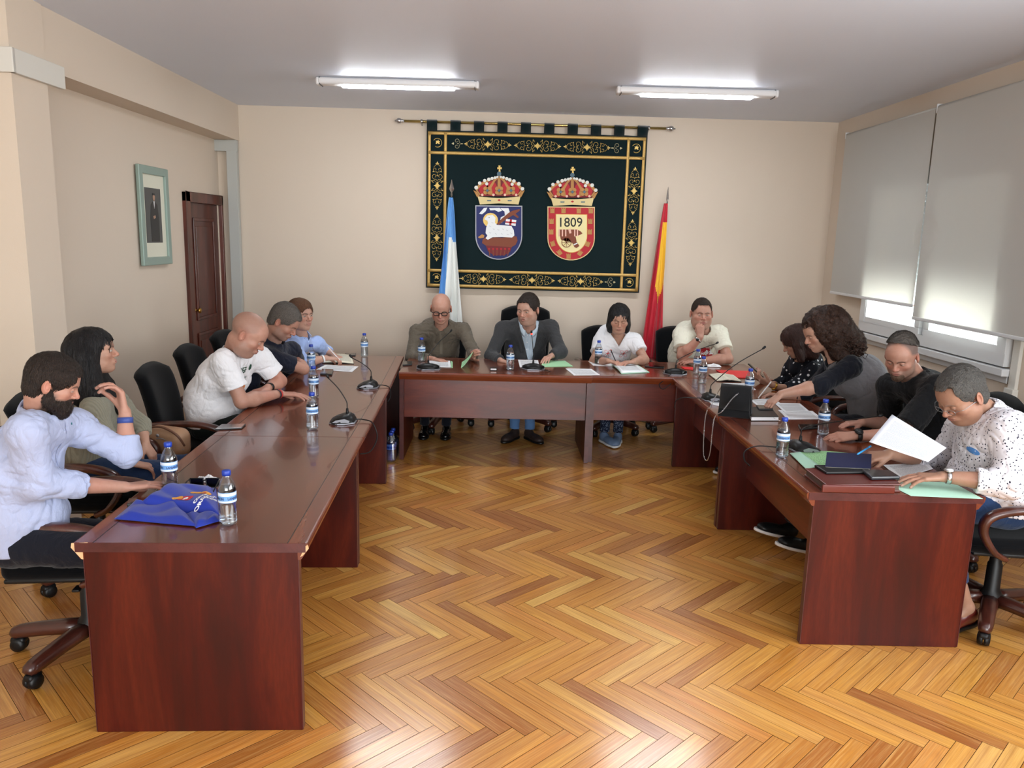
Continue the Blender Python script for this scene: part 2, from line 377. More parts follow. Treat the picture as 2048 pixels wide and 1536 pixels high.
# window on the right, aluminium frame with two sashes and a roller shutter
wn = empty('window_1', (XR, 6.05, 1.08)); wn['kind'] = 'structure'
f_ = MB(); W_, H_ = 2.1, 1.38
for (cy, cz, dy, dz) in ((0, .04, W_, .08), (0, H_-.04, W_, .08), (-W_/2+.045, H_/2, .09, H_-.16), (W_/2-.045, H_/2, .09, H_-.16)): f_.box((0, cy, cz), (.1, dy, dz))
f_.box((0.01, 0, H_/2), (.05, .08, H_-.16))
f_.build('window_frame', 'grey_pvc', wn, bevel=.004)
for s_ in (-1, 1):
    g_ = MB(); cy0 = s_*W_/4
    for (cy, cz, dy, dz) in ((cy0, .1, .98, .065), (cy0, H_-.1, .98, .065), (cy0-.455, H_/2, .07, H_-.266), (cy0+.455, H_/2, .07, H_-.266)): g_.box((-.02, cy, cz), (.05, dy, dz))
    sash = g_.build('window_sash', 'grey_pvc', wn, bevel=.004)
    MB().box((-.01, cy0, H_/2), (.006, .88, H_-.2)).build('glass_pane', 'window_glass', wn)
h_ = MB(); h_.tube([(-.06, -W_/2+.09, .62), (-.085, -W_/2+.09, .62)], .012, 10); h_.box((-.088, -W_/2+.09, .55), (.012, .022, .13)); h_.build('window_handle', 'grey_pvc', wn)
sl = MB().box((-.03, 0, -.035), (.08, W_+.06, .05)).box((-.005, 0, -.085), (.03, W_+.02, .05)).build('window_sill', 'grey_pvc', wn, bevel=.005)
# roller shutter slats outside, with slots between them
t = NT('shutter', color='CFCFD2', rough=.5); sp_ = t.n('ShaderNodeSeparateXYZ', {0: t.coords()})
dot = t.math('MULTIPLY', t.math('LESS_THAN', t.math('FRACT', t.math('MULTIPLY', sp_.outputs[1], 27.)), .5), t.math('LESS_THAN', t.math('ABSOLUTE', t.math('ADD', sp_.outputs[2], .013)), .0035))
t.set(alpha=t.math('SUBTRACT', 1., dot)); sm = t.m
slat_me = None
for i in range(24):
    z = .42+i*.045
    if z > 1.33: break
    if slat_me is None:
        o = MB().rbox((0, 0, 0), (.012, W_-.1, .0445), .005, 2).build('shutter_slat', sm, wn, (.12, 0, z)); slat_me = o.data
    else:
        o = bpy.data.objects.new('shutter_slat', slat_me); COL.objects.link(o); o.parent = wn; o.location = (.12, 0, z)
# cable duct beside the window
d_ = MB(); d_.box((XR-.012, 4.93, 1.9), (.024, .07, 2.3)); d_.box((XR-.02, 4.93, .5), (.04, .09, .9)); d_.build('trim_5', 'trunking_white', bevel=.003, kind='structure')
# roller blinds: translucent screen fabric on a tube with brackets
t = NT('blind_fabric', color='D9D7D2', rough=.9, spec=.1)
v = t.coords(); chk = t.noise(v, 900, 1)
tr = t.n('ShaderNodeBsdfTranslucent', {0: srgb('E2DFD8')}); tp = t.n('ShaderNodeBsdfTransparent', {0: (1, 1, 1, 1)})
mx = t.n('ShaderNodeMixShader', {0: .33, 1: t.b.outputs[0], 2: tr.outputs[0]}); mx2 = t.n('ShaderNodeMixShader', {0: .085, 1: mx.outputs[0], 2: tp.outputs[0]})
t.t.links.new(mx2.outputs[0], t.t.nodes['Material Output'].inputs[0]); t.bump(chk, .1, .001)
def blind(y0, y1, z0, z1, x, label):
    b = empty('roller_blind', (x, (y0+y1)/2, z1), label=label, cat='blind', group='roller blinds on the window wall')
    W = y1-y0
    MB().box((0, 0, (z0-z1)/2), (.0012, W-.02, z1-z0)).build('blind_fabric', 'blind_fabric', b)
    MB().tube([(.02, -W/2+.01, -.0), (.02, W/2-.01, 0)], .02, 16).build('roller_tube', 'blind_fabric', b)
    MB().rbox((0, 0, z0-z1-.008), (.014, W-.02, .026), .006).build('bottom_rail', 'grey_pvc', b)
    for s_ in (-1, 1): MB().box((.03, s_*(W/2), .0), (.06, .012, .06)).build('bracket', 'white_plastic', b, bevel=.003)
    return b
blind(6.12, 7.70, 1.39, 2.862, XR-.09, 'shorter beige roller blind nearest the back wall')
blind(4.35, 6.09, 1.30, 2.865, XR-.105, 'longer beige roller blind at the right edge, lit from behind')
# ceiling lights
glow = NT('tube_glow', color='FFFFFF', emit=45.0, ecol='F4FAFF').m
for i, (cx, lab) in enumerate(((-.83, 'left fluorescent batten light on the ceiling'), (1.56, 'right fluorescent batten light on the ceiling'))):
    L = empty('ceiling_light', (cx, 6.58, ZC), label=lab, cat='light', group='fluorescent lights above the tables'); L.rotation_euler = (0, 0, math.radians(-1))
    b = MB(); b.rbox((0, 0, -.028), (1.26, .115, .054), .02, 4); b.build('housing', 'white_plastic', L)
    MB().rbox((0, 0, -.054), (.9, .082, .03), .012, 4).build('diffuser', glow, L)
    for s_ in (-1, 1):
        MB().rbox((s_*.632, 0, -.03), (.03, .104, .06), .02, 3).build('end_cap', 'white_plastic', L)
        MB().box((s_*.612, 0, -.031), (.004, .106, .06)).build('seam', 'dark_grey_plastic', L)
# outside: neighbouring roofs and a pale facade seen through the glass under the blinds
ob = empty('outside_house', (9.5, 9.5, -1.2), label='sunlit house with tiled roof outside the window', cat='building')
MB().box((0, 0, 1.0), (3, 9, 2.0)).build('wall', plain('outside_wall', 'F1E9E0', .8), ob)
rf = MB(); rf.prism([(-2, 2.0), (0, 2.75), (2, 2.0)], -4.7, 4.7, 'xz'); rf.build('roof', wood('roof_tiles', ['A85A45', 'C98472', 'E3B5A5'], 'x', .8), ob)
# ================================================================ tables
def table(x, y, rz, L, D=.80, label='', ax='y', modesty=None, ends=(0, 0), leg_in=(.0, .0), chip=False, front=1, legs=(1, 1)):
    """length along local x, depth along local y; the rounded edge runs along both long sides"""
    T = empty('conference_table', (x, y, 0), rz, label=label, cat='table', group='cherry wood conference tables set in a U')
    tm, em, pm = 'cherry_top_x', 'cherry_edge_x', 'cherry_panel_x'
    # top field and edge strips with a dark inlay line
    e = .075
    MB().box((L/2, D/2, .7265), (L-.002, D-2*e, .027)).build('tabletop', tm, T)
    for s_ in (0, 1):
        yy = e if s_ == 0 else D-e; sg = -1 if s_ == 0 else 1
        MB().box((L/2, yy+sg*.002, .727), (L-.002, .004, .0265)).build('inlay_line', 'inlay_black', T)
        # edge strip: flat top, round nose, slanting underside
        prof = [(.004, .713), (.004, .7405)] + [(e-.012+.012*math.sin(a), .7285+.012*math.cos(a)) for a in (0, .5, 1.0, 1.5, 1.9)] + [(e-.004, .712), (e-.012, .7), (.048, .678), (.040, .676), (.036, .68), (.036, .713)]
        mb = MB(); mb.prism([(yy+sg*a, z) for a, z in prof], .001, L-.001, 'yz')
        mb.sm = [len(f) == 4 for f in mb.f]; o = mb.build('edge_strip', em, T)
        for p in o.data.polygons: p.use_smooth = False
    # dark end bands
    for s_ in (0, 1):
        xx = .004 if s_ == 0 else L-.004
        MB().box((xx-.0045 if s_ == 0 else xx+.0045, D/2, .7225), (.003, D-.02, .034)).build('end_band', 'end_band', T)
    # end panels (legs)
    for s_ in (0, 1):
        if not legs[s_]: continue
        xx = .0185+ends[0] if s_ == 0 else L-.0185-ends[1]
        MB().box((xx, D/2, .3525), (.033, D-.075, .705)).build('end_panel', 'cherry_panel', T, bevel=.002)
        for y_ in (.0362, D-.0362): MB().box((xx, y_, .353), (.034, .003, .70)).build('leg_edging', 'end_band', T)
        for y_ in (.1, D-.1): MB().lathe([(.014, -.008), (.014, .0005)], 12, (xx, y_, .0085)).build('glide', 'black_plastic', T)
    if modesty is not None:
        MB().box((L/2, modesty, .53), (L-.072, .018, .345)).build('modesty_panel', pm, T, bevel=.0015)
    MB().box((L/2, D/2, .70), (L-.08, .06, .03)).build('under_rail', 'cherry_panel_x', T)
    if chip:   # bare chipboard where the veneer is broken off
        c = MB(); c.prism([(D-.055, .741), (D+.0, .738), (D+.003, .722), (D-.03, .68), (D-.036, .678), (D-.036, .72), (D-.055, .725)], -.0012, .002, 'yz'); c.build('chipped_edge', 'raw_chip', T)
        c = MB(); c.prism([(.002, .735), (-.001, .72), (.02, .694), (.03, .688), (.02, .71), (.012, .728)], -.0012, .002, 'yz'); c.build('chipped_edge', 'raw_chip', T)
    return T
R90 = math.pi/2
# left row: local x runs away from the camera, local y towards the left wall
a1 = math.radians(90+2.2)
table(-.656, 2.652, a1, 1.50, .82, 'long cherry wood table nearest the camera on the left, blue bag on it', chip=True, modesty=.60)
table(-.712, 4.156, a1, 1.50, .82, 'cherry wood table in the middle of the left row, microphone on it', modesty=.60)
table(-.770, 5.66, math.radians(90+2.9), 1.43, .82, 'cherry wood table at the far end of the left row, open notebook on it', modesty=.60)
table(-.785, 6.235, 0, 1.565, .83, 'cherry wood table in front of the two men in the middle', modesty=.075)
table(.778, 6.262, 0, 1.50, .83, 'cherry wood corner table with blue-green folder and phone', modesty=.075, legs=(1, 0))
a2 = math.radians(90-.6)
table(2.218, 3.335, a2, 1.495, .81, 'cherry wood table nearest the camera on the right, brown organiser on it', modesty=.81-.2)
table(2.232, 4.842, a2, 1.405, .81, 'cherry wood table in the middle of the right row, black chain handbag on it', modesty=.81-.2)
# ================================================================ swivel chairs
def make_chair(kind='low', arms=True):
    hb = {'low': 1.0, 'high': 1.17}[kind]
    ch = empty('swivel_chair', (0, 0, 0))
    # five-star base
    hub = MB(); hub.lathe([(.055, .09), (.06, .12), (.05, .15), (.036, .17), (.034, .30), (.028, .31), (.026, .40), (.05, .405), (.05, .42)], 20); hub.build('gas_column', 'black_plastic', ch)
    mech = MB(); mech.rbox((0, 0, .415), (.2, .26, .05), .015); mech.tube([(.08, .05, .41), (.22, .06, .40)], .007, 8); mech.rbox((.24, .06, .4), (.05, .03, .012), .005); mech.build('tilt_mechanism', 'black_plastic', ch)
    leg = None
    for i in range(5):
        a = 2*math.pi*i/5+.3
        if leg is None:
            mb = MB(); pts = [Vector(p_) for p_ in ((.03, 0, .122), (.1, 0, .119), (.18, 0, .112), (.26, 0, .102), (.30, 0, .096), (.325, 0, .088), (.338, 0, .078))]
            pr = [(-.027, -.022), (.027, -.022), (.031, -.004), (.026, .014), (.012, .022), (-.012, .022), (-.026, .014), (-.031, -.004)]
            n_ = len(pts); mb.sweep(pts, pr, scales=[1.25, 1.22, 1.16, 1.1, 1.05, .95, .6]); leg = mb.build('base_leg', 'chair_wood', ch)
            cb = MB(); cb.tube([(0, 0, .02), (0, 0, .045)], .008, 8)
            cb.lathe([(.012, -.028), (.029, -.025), (.033, -.012), (.033, -.004), (.02, -.002)], 16, (0, 0, -.0065), (R90, 0, 0)); cb.lathe([(.02, .002), (.033, .004), (.033, .012), (.029, .025), (.012, .028)], 16, (0, 0, -.0065), (R90, 0, 0))
            cb.rbox((0, 0, .012), (.064, .046, .034), .015, 3); cas = cb.build('caster', 'black_plastic', leg, loc=(.31, 0, .04))
            first = (leg, cas)
        else:
            leg = first[0].copy(); COL.objects.link(leg); leg.parent = ch; cas = first[1].copy(); COL.objects.link(cas); cas.parent = leg
        leg.rotation_euler = (0, 0, a)
    s_ = MB(); s_.rbox((0, .01, .475), (.50, .48, .085), .038, 5); seat = s_.build('seat', 'black_fabric', ch)
    for v in seat.data.vertices:
        if v.co.z > .48: v.co.z += .012*(1-min(1, (v.co.x/.25)**2))-.02*max(0, (v.co.y-.12)/.13)
    MB().rbox((0, .0, .432), (.47, .44, .02), .008).build('seat_shell', 'black_plastic', ch)
    # backrest, gently curved
    mb = MB(); z0, z1 = .50, hb; nx, nz = 16, 18; W = .245
    F = []; 
    for side in (0, 1):
        for j in range(nz+1):
            t = j/nz; z = z0+(z1-z0)*t; yb = -.225-.10*t+.02*math.sin(t*3.1)
            wz = W*(.90+.10*math.sin(min(1, t*1.3)*math.pi/2))
            for i in range(nx+1):
                u = i/nx*2-1; ed = max(abs(u)**6, abs(2*t-1)**8)
                top = 1-.035*(abs(u)**4)*(1 if t > .8 else 0)
                th = .045*math.sqrt(max(0, 1-ed)); yc = yb+.035*u*u
                zz = z if t < .8 else z-(t-.8)/.2*.055*abs(u)**3
                F.append((wz*u*(1-.03*abs(2*t-1)**6), yc+(th if side else -th), zz))
    n1 = (nx+1)*(nz+1); fs = []
    for side in (0, 1):
        for j in range(nz):
            for i in range(nx):
                a = side*n1+j*(nx+1)+i; q = (a, a+1, a+nx+2, a+nx+1); fs.append(q if side else tuple(reversed(q)))
    mb.add(F, fs); mb.build('backrest', 'black_fabric', ch)
    mb = MB(); mb.sweep(bez([(0, -.05, .425), (0, -.22, .43), (0, -.29, .50), (0, -.31, .62)], 5), [(-.04, -.006), (.04, -.006), (.04, .006), (-.04, .006)], up=(0, 1, .2)); mb.build('back_bracket', 'black_plastic', ch)
    if arms:
        for s_ in (-1, 1):
            x = s_*.285
            pts = bez([(s_*.245, -.285, .615), (x, -.22, .665), (x+s_*.012, -.06, .682), (x+s_*.015, .10, .675), (x+s_*.01, .20, .635), (x, .215, .56), (x, .16, .47), (s_*.255, .09, .425)], 6)
            pr = [(-.021, -.012), (.021, -.012), (.025, -.002), (.020, .010), (.010, .014), (-.010, .014), (-.020, .010), (-.025, -.002)]
            mb = MB(); n_ = len(pts); mb.sweep(pts, pr, up=(s_, 0, .0) if False else (0, -.3, 1), scales=[.8+.3*math.sin(math.pi*min(1, k/n_*1.15)) for k in range(n_)])
            # sweep along a loop in the yz plane: rebuild with the x axis as side
            mb = MB(); vs = []; fs = []; n = len(pr)
            for i, p in enumerate(pts):
                tt = (pts[min(i+1, n_-1)]-pts[max(i-1, 0)]).normalized(); side = Vector((1, 0, 0)); side = (side-tt*side.dot(tt)).normalized(); u2 = side.cross(tt)
                k = .85+.3*math.sin(math.pi*min(1, i/n_*1.1))
                for a, b in pr: vs.append(tuple(p+side*a*k*1.05+u2*b*k*1.15))
            for i in range(n_-1):
                for k in range(n): fs.append((i*n+k, i*n+(k+1) % n, (i+1)*n+(k+1) % n, (i+1)*n+k))
            fs += [tuple(reversed(range(n))), tuple(range((n_-1)*n, n_*n))]
            mb.add(vs, fs); mb.build('armrest', 'chair_wood', ch)
    return ch
CH0 = make_chair('low'); CHH = make_chair('high'); used = set()
def chair(x, y, deg, label, kind='low', star=None):
    src = CHH if kind == 'high' else CH0
    c = src if kind not in used else copy_tree(src); used.add(kind)
    c.location = (x, y, 0); c.rotation_euler = (0, 0, math.radians(deg)); tag(c, label, 'chair', 'swivel chairs round the tables')
    legs_ = [q for q in COL.objects if q.parent == c and q.name.startswith('base_leg')]
    for k, q in enumerate(legs_): q.rotation_euler = (0, 0, math.radians((star if star is not None else random.uniform(0, 72))+72*k))
    return c
# deg: 0 faces away from camera (+y); -90 faces +x ; 90 faces -x ; 180 faces camera
chair(-1.745, 3.20, -84, 'black swivel chair with wooden arms at the left edge, under the bearded man', star=50)
chair(-2.08, 3.98, -84, 'black swivel chair under the dark-haired woman beside the left column')
chair(-1.87, 4.90, -86, 'black swivel chair behind the bald man in a white T-shirt')
chair(-1.98, 5.75, -88, 'black swivel chair under the man in a navy T-shirt')
chair(-2.02, 6.60, -96, 'black swivel chair nearest the wooden door, under the person in pale blue')
chair(-.54, 7.42, 180, 'black swivel chair under the man in the brown shirt')
chair(.27, 7.50, 178, 'tall-backed black swivel chair behind the man in the dark jacket', 'high')
chair(1.10, 7.42, 186, 'black swivel chair under the woman with the flower T-shirt')
chair(1.83, 7.50, 180, 'black swivel chair under the man resting his chin on his fist')
chair(2.58, 6.15, 92, 'black swivel chair under the woman in the polka dot blouse')
chair(2.72, 5.32, 92, 'black swivel chair under the curly-haired woman in the grey waistcoat')
chair(2.70, 4.50, 84, 'black swivel chair behind the man in the black polo shirt')
chair(2.50, 3.62, 82, 'black swivel chair with wooden arms in the right foreground', star=9)
# ================================================================ things on the tables
ZT = .7412
thin_glass('pet', 'EDF3F8', .3, .05); t = NT('water', color='F6FBFF', rough=.0, trans=1.0, ior=1.18)
plain('label_blue', '6FA3DC', .4); plain('label_white', 'DCE8F5', .4); plain('label_navy', '1D2A66', .5)
def bend_text(txt, size, r, a0, z, squash=1.0, bold=0.0):
    v, f = text_mesh(txt, size, bold=bold); vs = []
    for x, y, _ in v:
        a = a0+x*squash/r; vs.append((r*math.sin(a), -r*math.cos(a), z+y))
    return vs, f
def make_bottle():
    b = empty('water_bottle', (0, 0, 0))
    pf = [(.001, .004), (.022, .001), (.029, .004), (.0325, .011)]
    z = .018
    while z < .082: pf += [(.0328, z), (.0308, z+.005)]; z += .0115
    pf += [(.0330, .088), (.0330, .135), (.0322, .143), (.0300, .152), (.0232, .170), (.0150, .184), (.0125, .190), (.0125, .197), (.0145, .198), (.0145, .2005), (.0120, .2015)]
    MB().lathe(pf, 26).build('bottle_body', 'pet', b)
    wf = [(.001, .006), (.021, .004), (.028, .007)]+[(max(.01, r-.0014), zz) for r, zz in pf[3:] if zz < .15]+[(.027, .1525), (.001, .1525)]
    MB().lathe(wf, 22).build('water', 'water', b)
    lb = MB(); lb.mat(0).lathe([(.0334, .092), (.0334, .132)], 26); lb.f = lb.f[:-2]; lb.mi = lb.mi[:-2]; lb.sm = lb.sm[:-2]
    lb.mat(1).lathe([(.0335, .118), (.0335, .130)], 26); lb.f = lb.f[:-2]; lb.mi = lb.mi[:-2]; lb.sm = lb.sm[:-2]
    lb.mat(1).lathe([(.0335, .093), (.0335, .100)], 26); lb.f = lb.f[:-2]; lb.mi = lb.mi[:-2]; lb.sm = lb.sm[:-2]
    lab = lb.build('label', ['label_blue', 'label_white'], b, fixn=False)
    tx = MB()
    for a0 in (.0, 2.09, 4.19): v_, f_ = bend_text('LANJARON', .0125, .0338, a0, .108, .9, .0004); tx.add(v_, f_)
    tx.build('label_print', 'label_navy', lab, fixn=False, kind='stuff')
    MB().lathe([(.0158, .192), (.0162, .2), (.0162, .209), (.0145, .2115), (.001, .2115)], 24).build('cap', 'blue_cap', b)
    return b
B0 = make_bottle(); first_b = True
def bottle(p, label, rz=0.0, s=1.0, tilt=None, cap=None):
    global first_b
    b = B0 if first_b else copy_tree(B0); first_b = False
    b.location = p; b.rotation_euler = (tilt[0], tilt[1], rz) if tilt else (0, 0, rz); b.scale = (s,)*3
    tag(b, label, 'bottle', 'small water bottles on the tables'); return b
def on(px, py, z=ZT): return J(px, py, z=z)
for px, py, lab, rz in ((341, 981, 'water bottle behind the blue cloth bag, by the bearded man\'s hand', .9), (457, 1048, 'water bottle nearest the camera, right of the blue bag', 1.2),
        (625, 858, 'water bottle before the bald man, nearest in the file of three', .3), (628, 794, 'water bottle in the middle of the file of three on the left row', 1.5),
        (623, 741, 'water bottle farthest in the file of three, by the man in navy', 2.2), (729, 713, 'water bottle standing alone at the far end of the left row', .5),
        (843, 723, 'water bottle in front of the bald man with glasses', .2), (1020, 740, 'water bottle before the man in the dark jacket', 1.1), (1196, 728, 'water bottle before the woman in the flower T-shirt', .7),
        (1393, 748, 'water bottle by the man resting his chin, half hidden by another bottle', .1), (1404, 766, 'water bottle on the right row in front of a second bottle', 1.6),
        (1497, 795, 'water bottle behind the black chain handbag', .6), (1645, 869, 'open water bottle by the hands of the man in black', 1.3), (1563, 914, 'water bottle left of the green folder on the nearest right table', 1.9)):
    bottle(on(px, py), lab, rz)
# ---- conference microphones
def make_mic(tip, base, rz, label, cable, red=False):
    m = empty('gooseneck_microphone', base, rz, label=label, cat='microphone', group='gooseneck microphones on the tables')
    mb = MB()
    # console: wide wedge, low at the front (-y)
    sec = [(-.070, .012, .070), (-.045, .026, .092), (-.005, .042, .098), (.030, .050, .080), (.055, .036, .058), (.066, .014, .05)]
    vs = []; fs = []; n = 9
    for y, h, w_ in sec:
        for k in range(n):
            a = math.pi*k/(n-1); vs.append((w_*math.cos(a)*(1-.0*abs(math.sin(a))), y, .006+h*math.sin(a)**.7))
        vs += [(-w_*1.0, y, .003), (w_*1.0, y, .003)]
    c_ = n+2
    for i in range(len(sec)-1):
        for k in range(c_-1): fs.append((i*c_+k, i*c_+k+1, (i+1)*c_+k+1, (i+1)*c_+k))
        fs.append((i*c_+c_-1, i*c_, (i+1)*c_, (i+1)*c_+c_-1))
    fs += [tuple(range(c_)), tuple(reversed(range((len(sec)-1)*c_, len(sec)*c_)))]
    mb.add(vs, fs); mb.build('console', 'black_plastic', m)
    outl = [(-.07, -.072), (.07, -.072), (.098, -.02), (.094, .02), (.05, .072), (-.05, .072), (-.094, .02), (-.098, -.02)]
    MB().prism([(a*1.03, b*1.03) for a, b in outl], 0.0, .008, 'xy').build('base_trim', 'silver_plastic', m, bevel=.002)
    for s_ in (-1, 1):
        MB().prism([(-.052, .012), (.045, .014), (.050, .026), (.02, .036), (-.03, .026)], .0, .0015, 'xy', c=(s_*.0915, 0, .0), r=Matrix(((0, 0, s_), (1, 0, 0), (0, 1, 0)))).build('side_inlay', 'silver_plastic', m)
    MB().rbox((0, -.03, .036), (.05, .02, .006), .002, r=(.28, 0, 0)).build('talk_button', 'dark_grey_plastic', m)
    # gooseneck from socket to tip
    inv = Matrix.Rotation(-rz, 3, 'Z'); q = inv @ (Vector(tip)-Vector(base))
    s0 = Vector((0, .02, .05)); d = q-s0; up1 = s0+Vector((0, 0, .075)) + Vector((d.x, d.y, 0))*.05
    neck = bez([s0, s0+Vector((0, 0, .04)), up1, s0+Vector((d.x*.45, d.y*.45, .075+(d.z-.075)*.5)), s0+d*.93], 6)
    MB().tube([s0-Vector((0, 0, .012)), s0+Vector((0, 0, .03))], [.011, .007], 12).build('socket', 'black_plastic', m)
    MB().tube(neck, .0032, 8).build('gooseneck', 'black_plastic', m)
    e = neck[-1]; dr_ = (q-e).normalized()
    mh = MB(); mh.tube([e, e+dr_*.008, e+dr_*.012, e+dr_*.03, e+dr_*.034], [.004, .0065, .0085, .0085, .004], 12); mh.build('microphone_head', 'black_plastic', m)
    if red: MB().tube([e-dr_*.004, e+dr_*.004], .0075, 14).build('red_light_ring', NT('red_glow', color='FF3020', emit=3., ecol='FF2A18').m, m)
    pts = [inv @ (Vector(c)-Vector(base)) for c in cable]
    MB().tube(bez([Vector((0, .06, .014))]+pts, 8), .0035, 8).build('cable', 'black_plastic', m)
    return m
def Jp(px, py, y=None, z=None, x=None): return J(px, py, y=y, z=z, x=x)
b = on(690, 850); make_mic(Jp(652, 747, y=b.y-.02), b, math.radians(-100+180-12), 'black gooseneck microphone on the near part of the left row', [b+Vector((.10, .02, .012)), Vector((-.715, b.y-.02, ZT+.008)), Vector((-.665, b.y-.06, ZT-.01)), Vector((-.63, b.y-.1, .64)), Vector((-.645, b.y-.18, .57)), Vector((-.70, b.y-.25, .56))]) if False else None
def mic(bx, by, tx, ty, rz, label, cab, dy=0.0, red=False, tipz=None):
    b = on(bx, by); tp = Jp(tx, ty, y=b.y+dy)
    R_ = Matrix.Rotation(rz, 3, 'Z')
    return make_mic(tp, b, rz, label, [b+R_ @ Vector(c) for c in cab], red)
rl = math.radians(-90)   # speaker side of the left row lies at -x
mic(688, 843, 655, 752, rl, 'black gooseneck microphone on the left row, the nearer of two', [(-.01, .11, .012), (.02, .17, .0), (.04, .20, -.08), (.10, .17, -.15), (.16, .12, -.15)], dy=0)
mic(737, 774, 702, 713, rl, 'black gooseneck microphone on the left row, the farther of two', [(-.02, .10, .012), (.0, .15, .0), (.04, .165, -.05), (.07, .15, -.09)], dy=.03)
mic(850, 735, 900, 662, math.pi*0, 'black gooseneck microphone before the bald man with glasses', [], dy=.16) if False else None
def micC(bx, by, tx, ty, rz, label, cab, dy, red=False): return mic(bx, by, tx, ty, rz, label, cab, dy, red)
micC(857, 738, 903, 660, math.radians(180), 'black gooseneck microphone before the bald man with glasses', [(.05, .09, .012), (.10, .12, -.01), (.14, .13, -.05)], .25)
micC(1066, 738, 1063, 664, math.radians(180), 'microphone with a red lit tip, before the man in the dark jacket', [(-.06, .09, .012), (-.14, .11, .0), (-.19, .13, -.03), (-.24, .135, -.06)], .12, True)
micC(1350, 748, 1437, 684, math.radians(175), 'black gooseneck microphone before the man resting his chin', [(.05, .10, .012), (.10, .17, -.02), (.15, .20, -.06), (.12, .23, -.09), (.06, .24, -.04)], .20)
micC(1425, 800, 1532, 692, math.radians(95), 'black gooseneck microphone behind the black chain handbag', [(.0, .12, .014), (.03, .2, .01), (.06, .245, -.02), (.06, .25, -.07)], .1)
micC(1606, 900, 1768, 829, math.radians(97), 'black gooseneck microphone on the nearest right table', [(-.0, .12, .014), (.04, .24, .014), (.03, .315, -.01), (.0, .33, -.05), (-.05, .32, -.07)], .25)
# ---- sheets of paper
def printed(name, base, lines=26, inkc='55575C', dens=.5, u0=.1):
    t = NT(name, rough=.75, spec=.2); tc = t.n('ShaderNodeTexCoord'); s = t.n('ShaderNodeSeparateXYZ', {0: tc.outputs['UV']})
    ln = t.math('LESS_THAN', t.math('FRACT', t.math('MULTIPLY', s.outputs[1], lines)), .42)
    row = t.math('FLOOR', t.math('MULTIPLY', s.outputs[1], lines)); v = t.n('ShaderNodeCombineXYZ', {0: t.math('MULTIPLY', s.outputs[0], 60.), 1: row}).outputs[0]
    wd = t.math('GREATER_THAN', t.noise(v, 1.0, 2), .5-.12*dens)
    mar = t.math('MULTIPLY', t.math('GREATER_THAN', s.outputs[0], u0), t.math('LESS_THAN', s.outputs[0], 1-u0))
    mar2 = t.math('MULTIPLY', t.math('GREATER_THAN', s.outputs[1], .08), t.math('LESS_THAN', s.outputs[1], .9))
    rb = t.math('GREATER_THAN', t.noise(t.n('ShaderNodeCombineXYZ', {0: t.math('MULTIPLY', row, 3.7)}).outputs[0], 1.0, 1), .36)
    f = t.math('MULTIPLY', t.math('MULTIPLY', t.math('MULTIPLY', ln, wd), t.math('MULTIPLY', mar, mar2)), t.math('MULTIPLY', rb, .75))
    t.set(color=t.mix(f, base, inkc)); return t.m
printed('printed_sheet', 'EDEFF2', 34); printed('printed_green', 'A9DFA4', 18, '5A7A5C', .2); printed('notebook_page', 'E9E4D0', 20, '8A8A80', .6); printed('held_sheet', 'E4E9F4', 44, '4A4D58', .9)
def sheet(name, corners, mat, label=None, cat=None, group=None, z=ZT, th=.0012, n=6, bendf=None, parent=None):
    """corners: 4 points (Vector) tl,tr,br,bl; thin slab with UV"""
    P = [Vector(c) for c in corners]; vs = []; fs = []; uv = []; nn = n+1
    for side in (1, 0):
        for j in range(nn):
            for i in range(nn):
                u, v = i/n, j/n; p = (P[0]*(1-u)+P[1]*u)*(1-v)+(P[3]*(1-u)+P[2]*u)*v
                nr = (P[1]-P[0]).cross(P[3]-P[0]).normalized(); nr = -nr if nr.z < 0 else nr
                if bendf: p = p+Vector(bendf(u, v))
                vs.append(p+nr*(th if side else 0)); uv.append((u, 1-v))
    N = nn*nn
    for j in range(n):
        for i in range(n):
            a = j*nn+i; q = (a, a+1, a+nn+1, a+nn); fs.append(tuple(reversed(q))); fs.append(tuple(x+N for x in q))
    rim = [i for i in range(n)]+[n+j*nn for j in range(n)]+[n*nn+n-i for i in range(n)]+[(n-j)*nn for j in range(n)]
    for a, b in zip(rim, rim[1:]+rim[:1]): fs.append((a, b, b+N, a+N))
    me = bpy.data.meshes.new(name); org = sum(P, Vector())/4; me.from_pydata([tuple(v-org) for v in vs], [], fs); me.materials.append(M(mat)); l = me.uv_layers.new(name='UVMap')
    for lp in me.loops: l.data[lp.index].uv = uv[lp.vertex_index]
    bm = bmesh.new(); bm.from_mesh(me); bmesh.ops.recalc_face_normals(bm, faces=bm.faces); bm.to_mesh(me); bm.free()
    for p in me.polygons: p.use_smooth = bendf is not None
    o = bpy.data.objects.new(name, me); COL.objects.link(o); o.location = org
    if parent: o.parent = parent; o.location = org-parent.location
    return tag(o, label, cat, group)
def sheet_px(name, cs, mat, label=None, cat='paper', z=ZT, **kw): return sheet(name, [on(x, y, z) for x, y in cs], mat, label, cat, z=z, **kw)
def slab(name, cs, h, mat, label=None, cat=None, z=ZT, bevel=.002, **kw):
    """box-like thing from four tabletop corners"""
    P = [on(x, y, z) for x, y in cs]; org = sum(P, Vector())/4
    q = [p-org for p in P]; mb = MB(); mb.prism([(p.x, p.y) for p in q], 0, h, 'xy'); return mb.build(name, mat, None, org, bevel=bevel, label=label, cat=cat, **kw)
